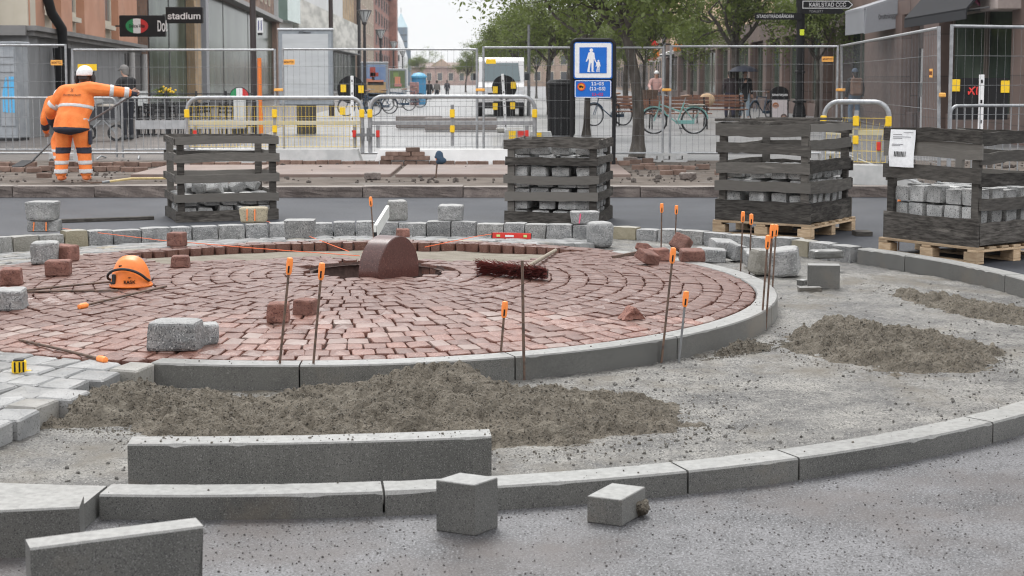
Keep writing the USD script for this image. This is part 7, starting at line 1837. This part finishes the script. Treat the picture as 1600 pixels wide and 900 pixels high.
part(fl_, 'pot', MB().lathe([(.001, 0), (.1, 0), (.13, .2), (.001, .2)], 14), STEELD, 40)
rs = np.random.RandomState(2); lf = MB(); bl_ = MB()
for _ in range(220):
    p = np.array([rs.normal(0, .12), rs.normal(0, .1), .22 + abs(rs.normal(0, .1))]); a = rs.normal(0, .04, 3); b_ = rs.normal(0, .02, 3); lf.add([p - a, p - b_, p + a, p + b_], [[0, 1, 2], [0, 2, 3]])
for _ in range(45): bl_.ball((rs.normal(0, .13), rs.normal(0, .1), .33 + abs(rs.normal(0, .07))), .03, 0)
part(fl_, 'leaves', lf, LEAF, kind='stuff'); part(fl_, 'blossoms', bl_, YELLOW, kind='stuff')
A, B = P2(215, 37), P2(400, 37.4)
rl = thing('cafe_railing', 'low black railing in front of the cafe tables', 'railing', (A[0], A[1], PZ)); w = B[0] - A[0]
for u in np.linspace(0, 1, 5): part(rl, 'post', MB().tube([(w * u, .4 * u, 0), (w * u, .4 * u, 1.15)], .03, 8), CH); 
for z in (1.08, .3): part(rl, 'rail', MB().tube([(0, 0, z), (w, .4, z)], .018, 6), CH)
q = P2(379, 37); fb_ = thing('pavement_sign', 'pavement sign with a green white red arched top by the cafe', 'pavement sign', (q[0], q[1] - .3, PZ))
part(fb_, 'panel', MB().box((0, 0, .55), (.38, .04, .95), ch=.01), CH); part(fb_, 'sheet', MB().box((0, -.024, .62), (.3, .008, .7)), flat('menu_white', (.55, .56, .55), .6))
hp = Polygon([(.22 * math.cos(t), .2 * math.sin(t)) for t in np.linspace(0, PI, 20)])
part(fb_, 'arch', MB().prism(hp.buffer(.02), .03, rotx(PI / 2), (0, .012, 1.03)), CH)
for x0, x1, c_ in ((-.22, -.075, 'flag_green'), (-.075, .075, 'white_paint'), (.075, .22, 'flag_red')): part(fb_, 'flag_field', MB().prism(hp.intersection(sbox(x0, 0, x1, .3)), .006, rotx(PI / 2), (0, -.02, 1.03)), _mats[c_])
q = P2(240, 38.4); mn = thing('menu_stand', 'pale grey menu stand behind the railing, left of the flowers', 'menu stand', (q[0] - .25, q[1], PZ + .755)); part(mn, 'board', MB().box((0, 0, .2), (.24, .02, .38), R=rotx(-.15)), flat('menu_grey', (.45, .46, .45), .6)); part(mn, 'foot', MB().box((0, .05, .01), (.24, .14, .02)), CH)
# hydrant markers and small things in the street beyond the barriers
for px, d, lb in ((805, 31, 'small concrete sign foot with yellow and red marks right of the pale barrier'), (845, 30, 'small concrete sign foot with a yellow mark left of the litter bin')):
    q = P2(px, d); t = thing('sign_foot', lb, 'sign foot', (q[0], q[1], PZ)); part(t, 'block', MB().prism(Polygon([(-.3, 0), (.3, 0), (.2, .4), (-.2, .4)]), .3, rotx(PI / 2), (0, .15, 0)), CONC); part(t, 'mark', MB().box((-.06, -.155, .3), (.14, .012, .16)), YELLOW)
    if px == 805: part(t, 'mark', MB().box((.12, -.156, .3), (.14, .012, .16)), RED)
v, f = rockblock((.7, .4, .12), 808, .3, .1); q = G(796, 207, PZ); solo('sand_bag', (v, f), M('sack_cloth', (.3, .29, .27), (.36, .35, .32), scale=10, rough=.9), 'flat grey sandbag lying on the street behind the pale barrier', 'sandbag', q, smooth=40)
for px, d, rz, w_, lb in ((720, 42, .05, 2.0, 'low grey stone seat block on the street behind the pale barrier, right one'), (655, 44, .25, 1.3, 'low grey stone seat block on the street behind the pale barrier, left one')):
    q = P2(px, d); solo('granite_bench', MB().box((0, 0, .2), (w_, .5, .35), ch=.02), M('seat_stone', (.2, .17, .16), (.26, .23, .21), rough=.7), lb, 'stone block', (q[0], q[1], PZ), rz=rz)

# ================================================================ air: light drizzle haze over the long street
usdkit.material(stage, '/World/Looks/haze_air', {'v': ('principled_volume', {'color': (.93, .95, .97), 'density': .00018, 'anisotropy': .2})}, volume='v.volume')
hz_ = trimesh.creation.box((1100, 1900, 40)); solo('haze', (np.array(hz_.vertices) + [0, 700, 18.5], np.array(hz_.faces)), UsdShade.Material.Get(stage, '/World/Looks/haze_air'), 'thin grey haze filling the street', 'haze', kind='stuff')
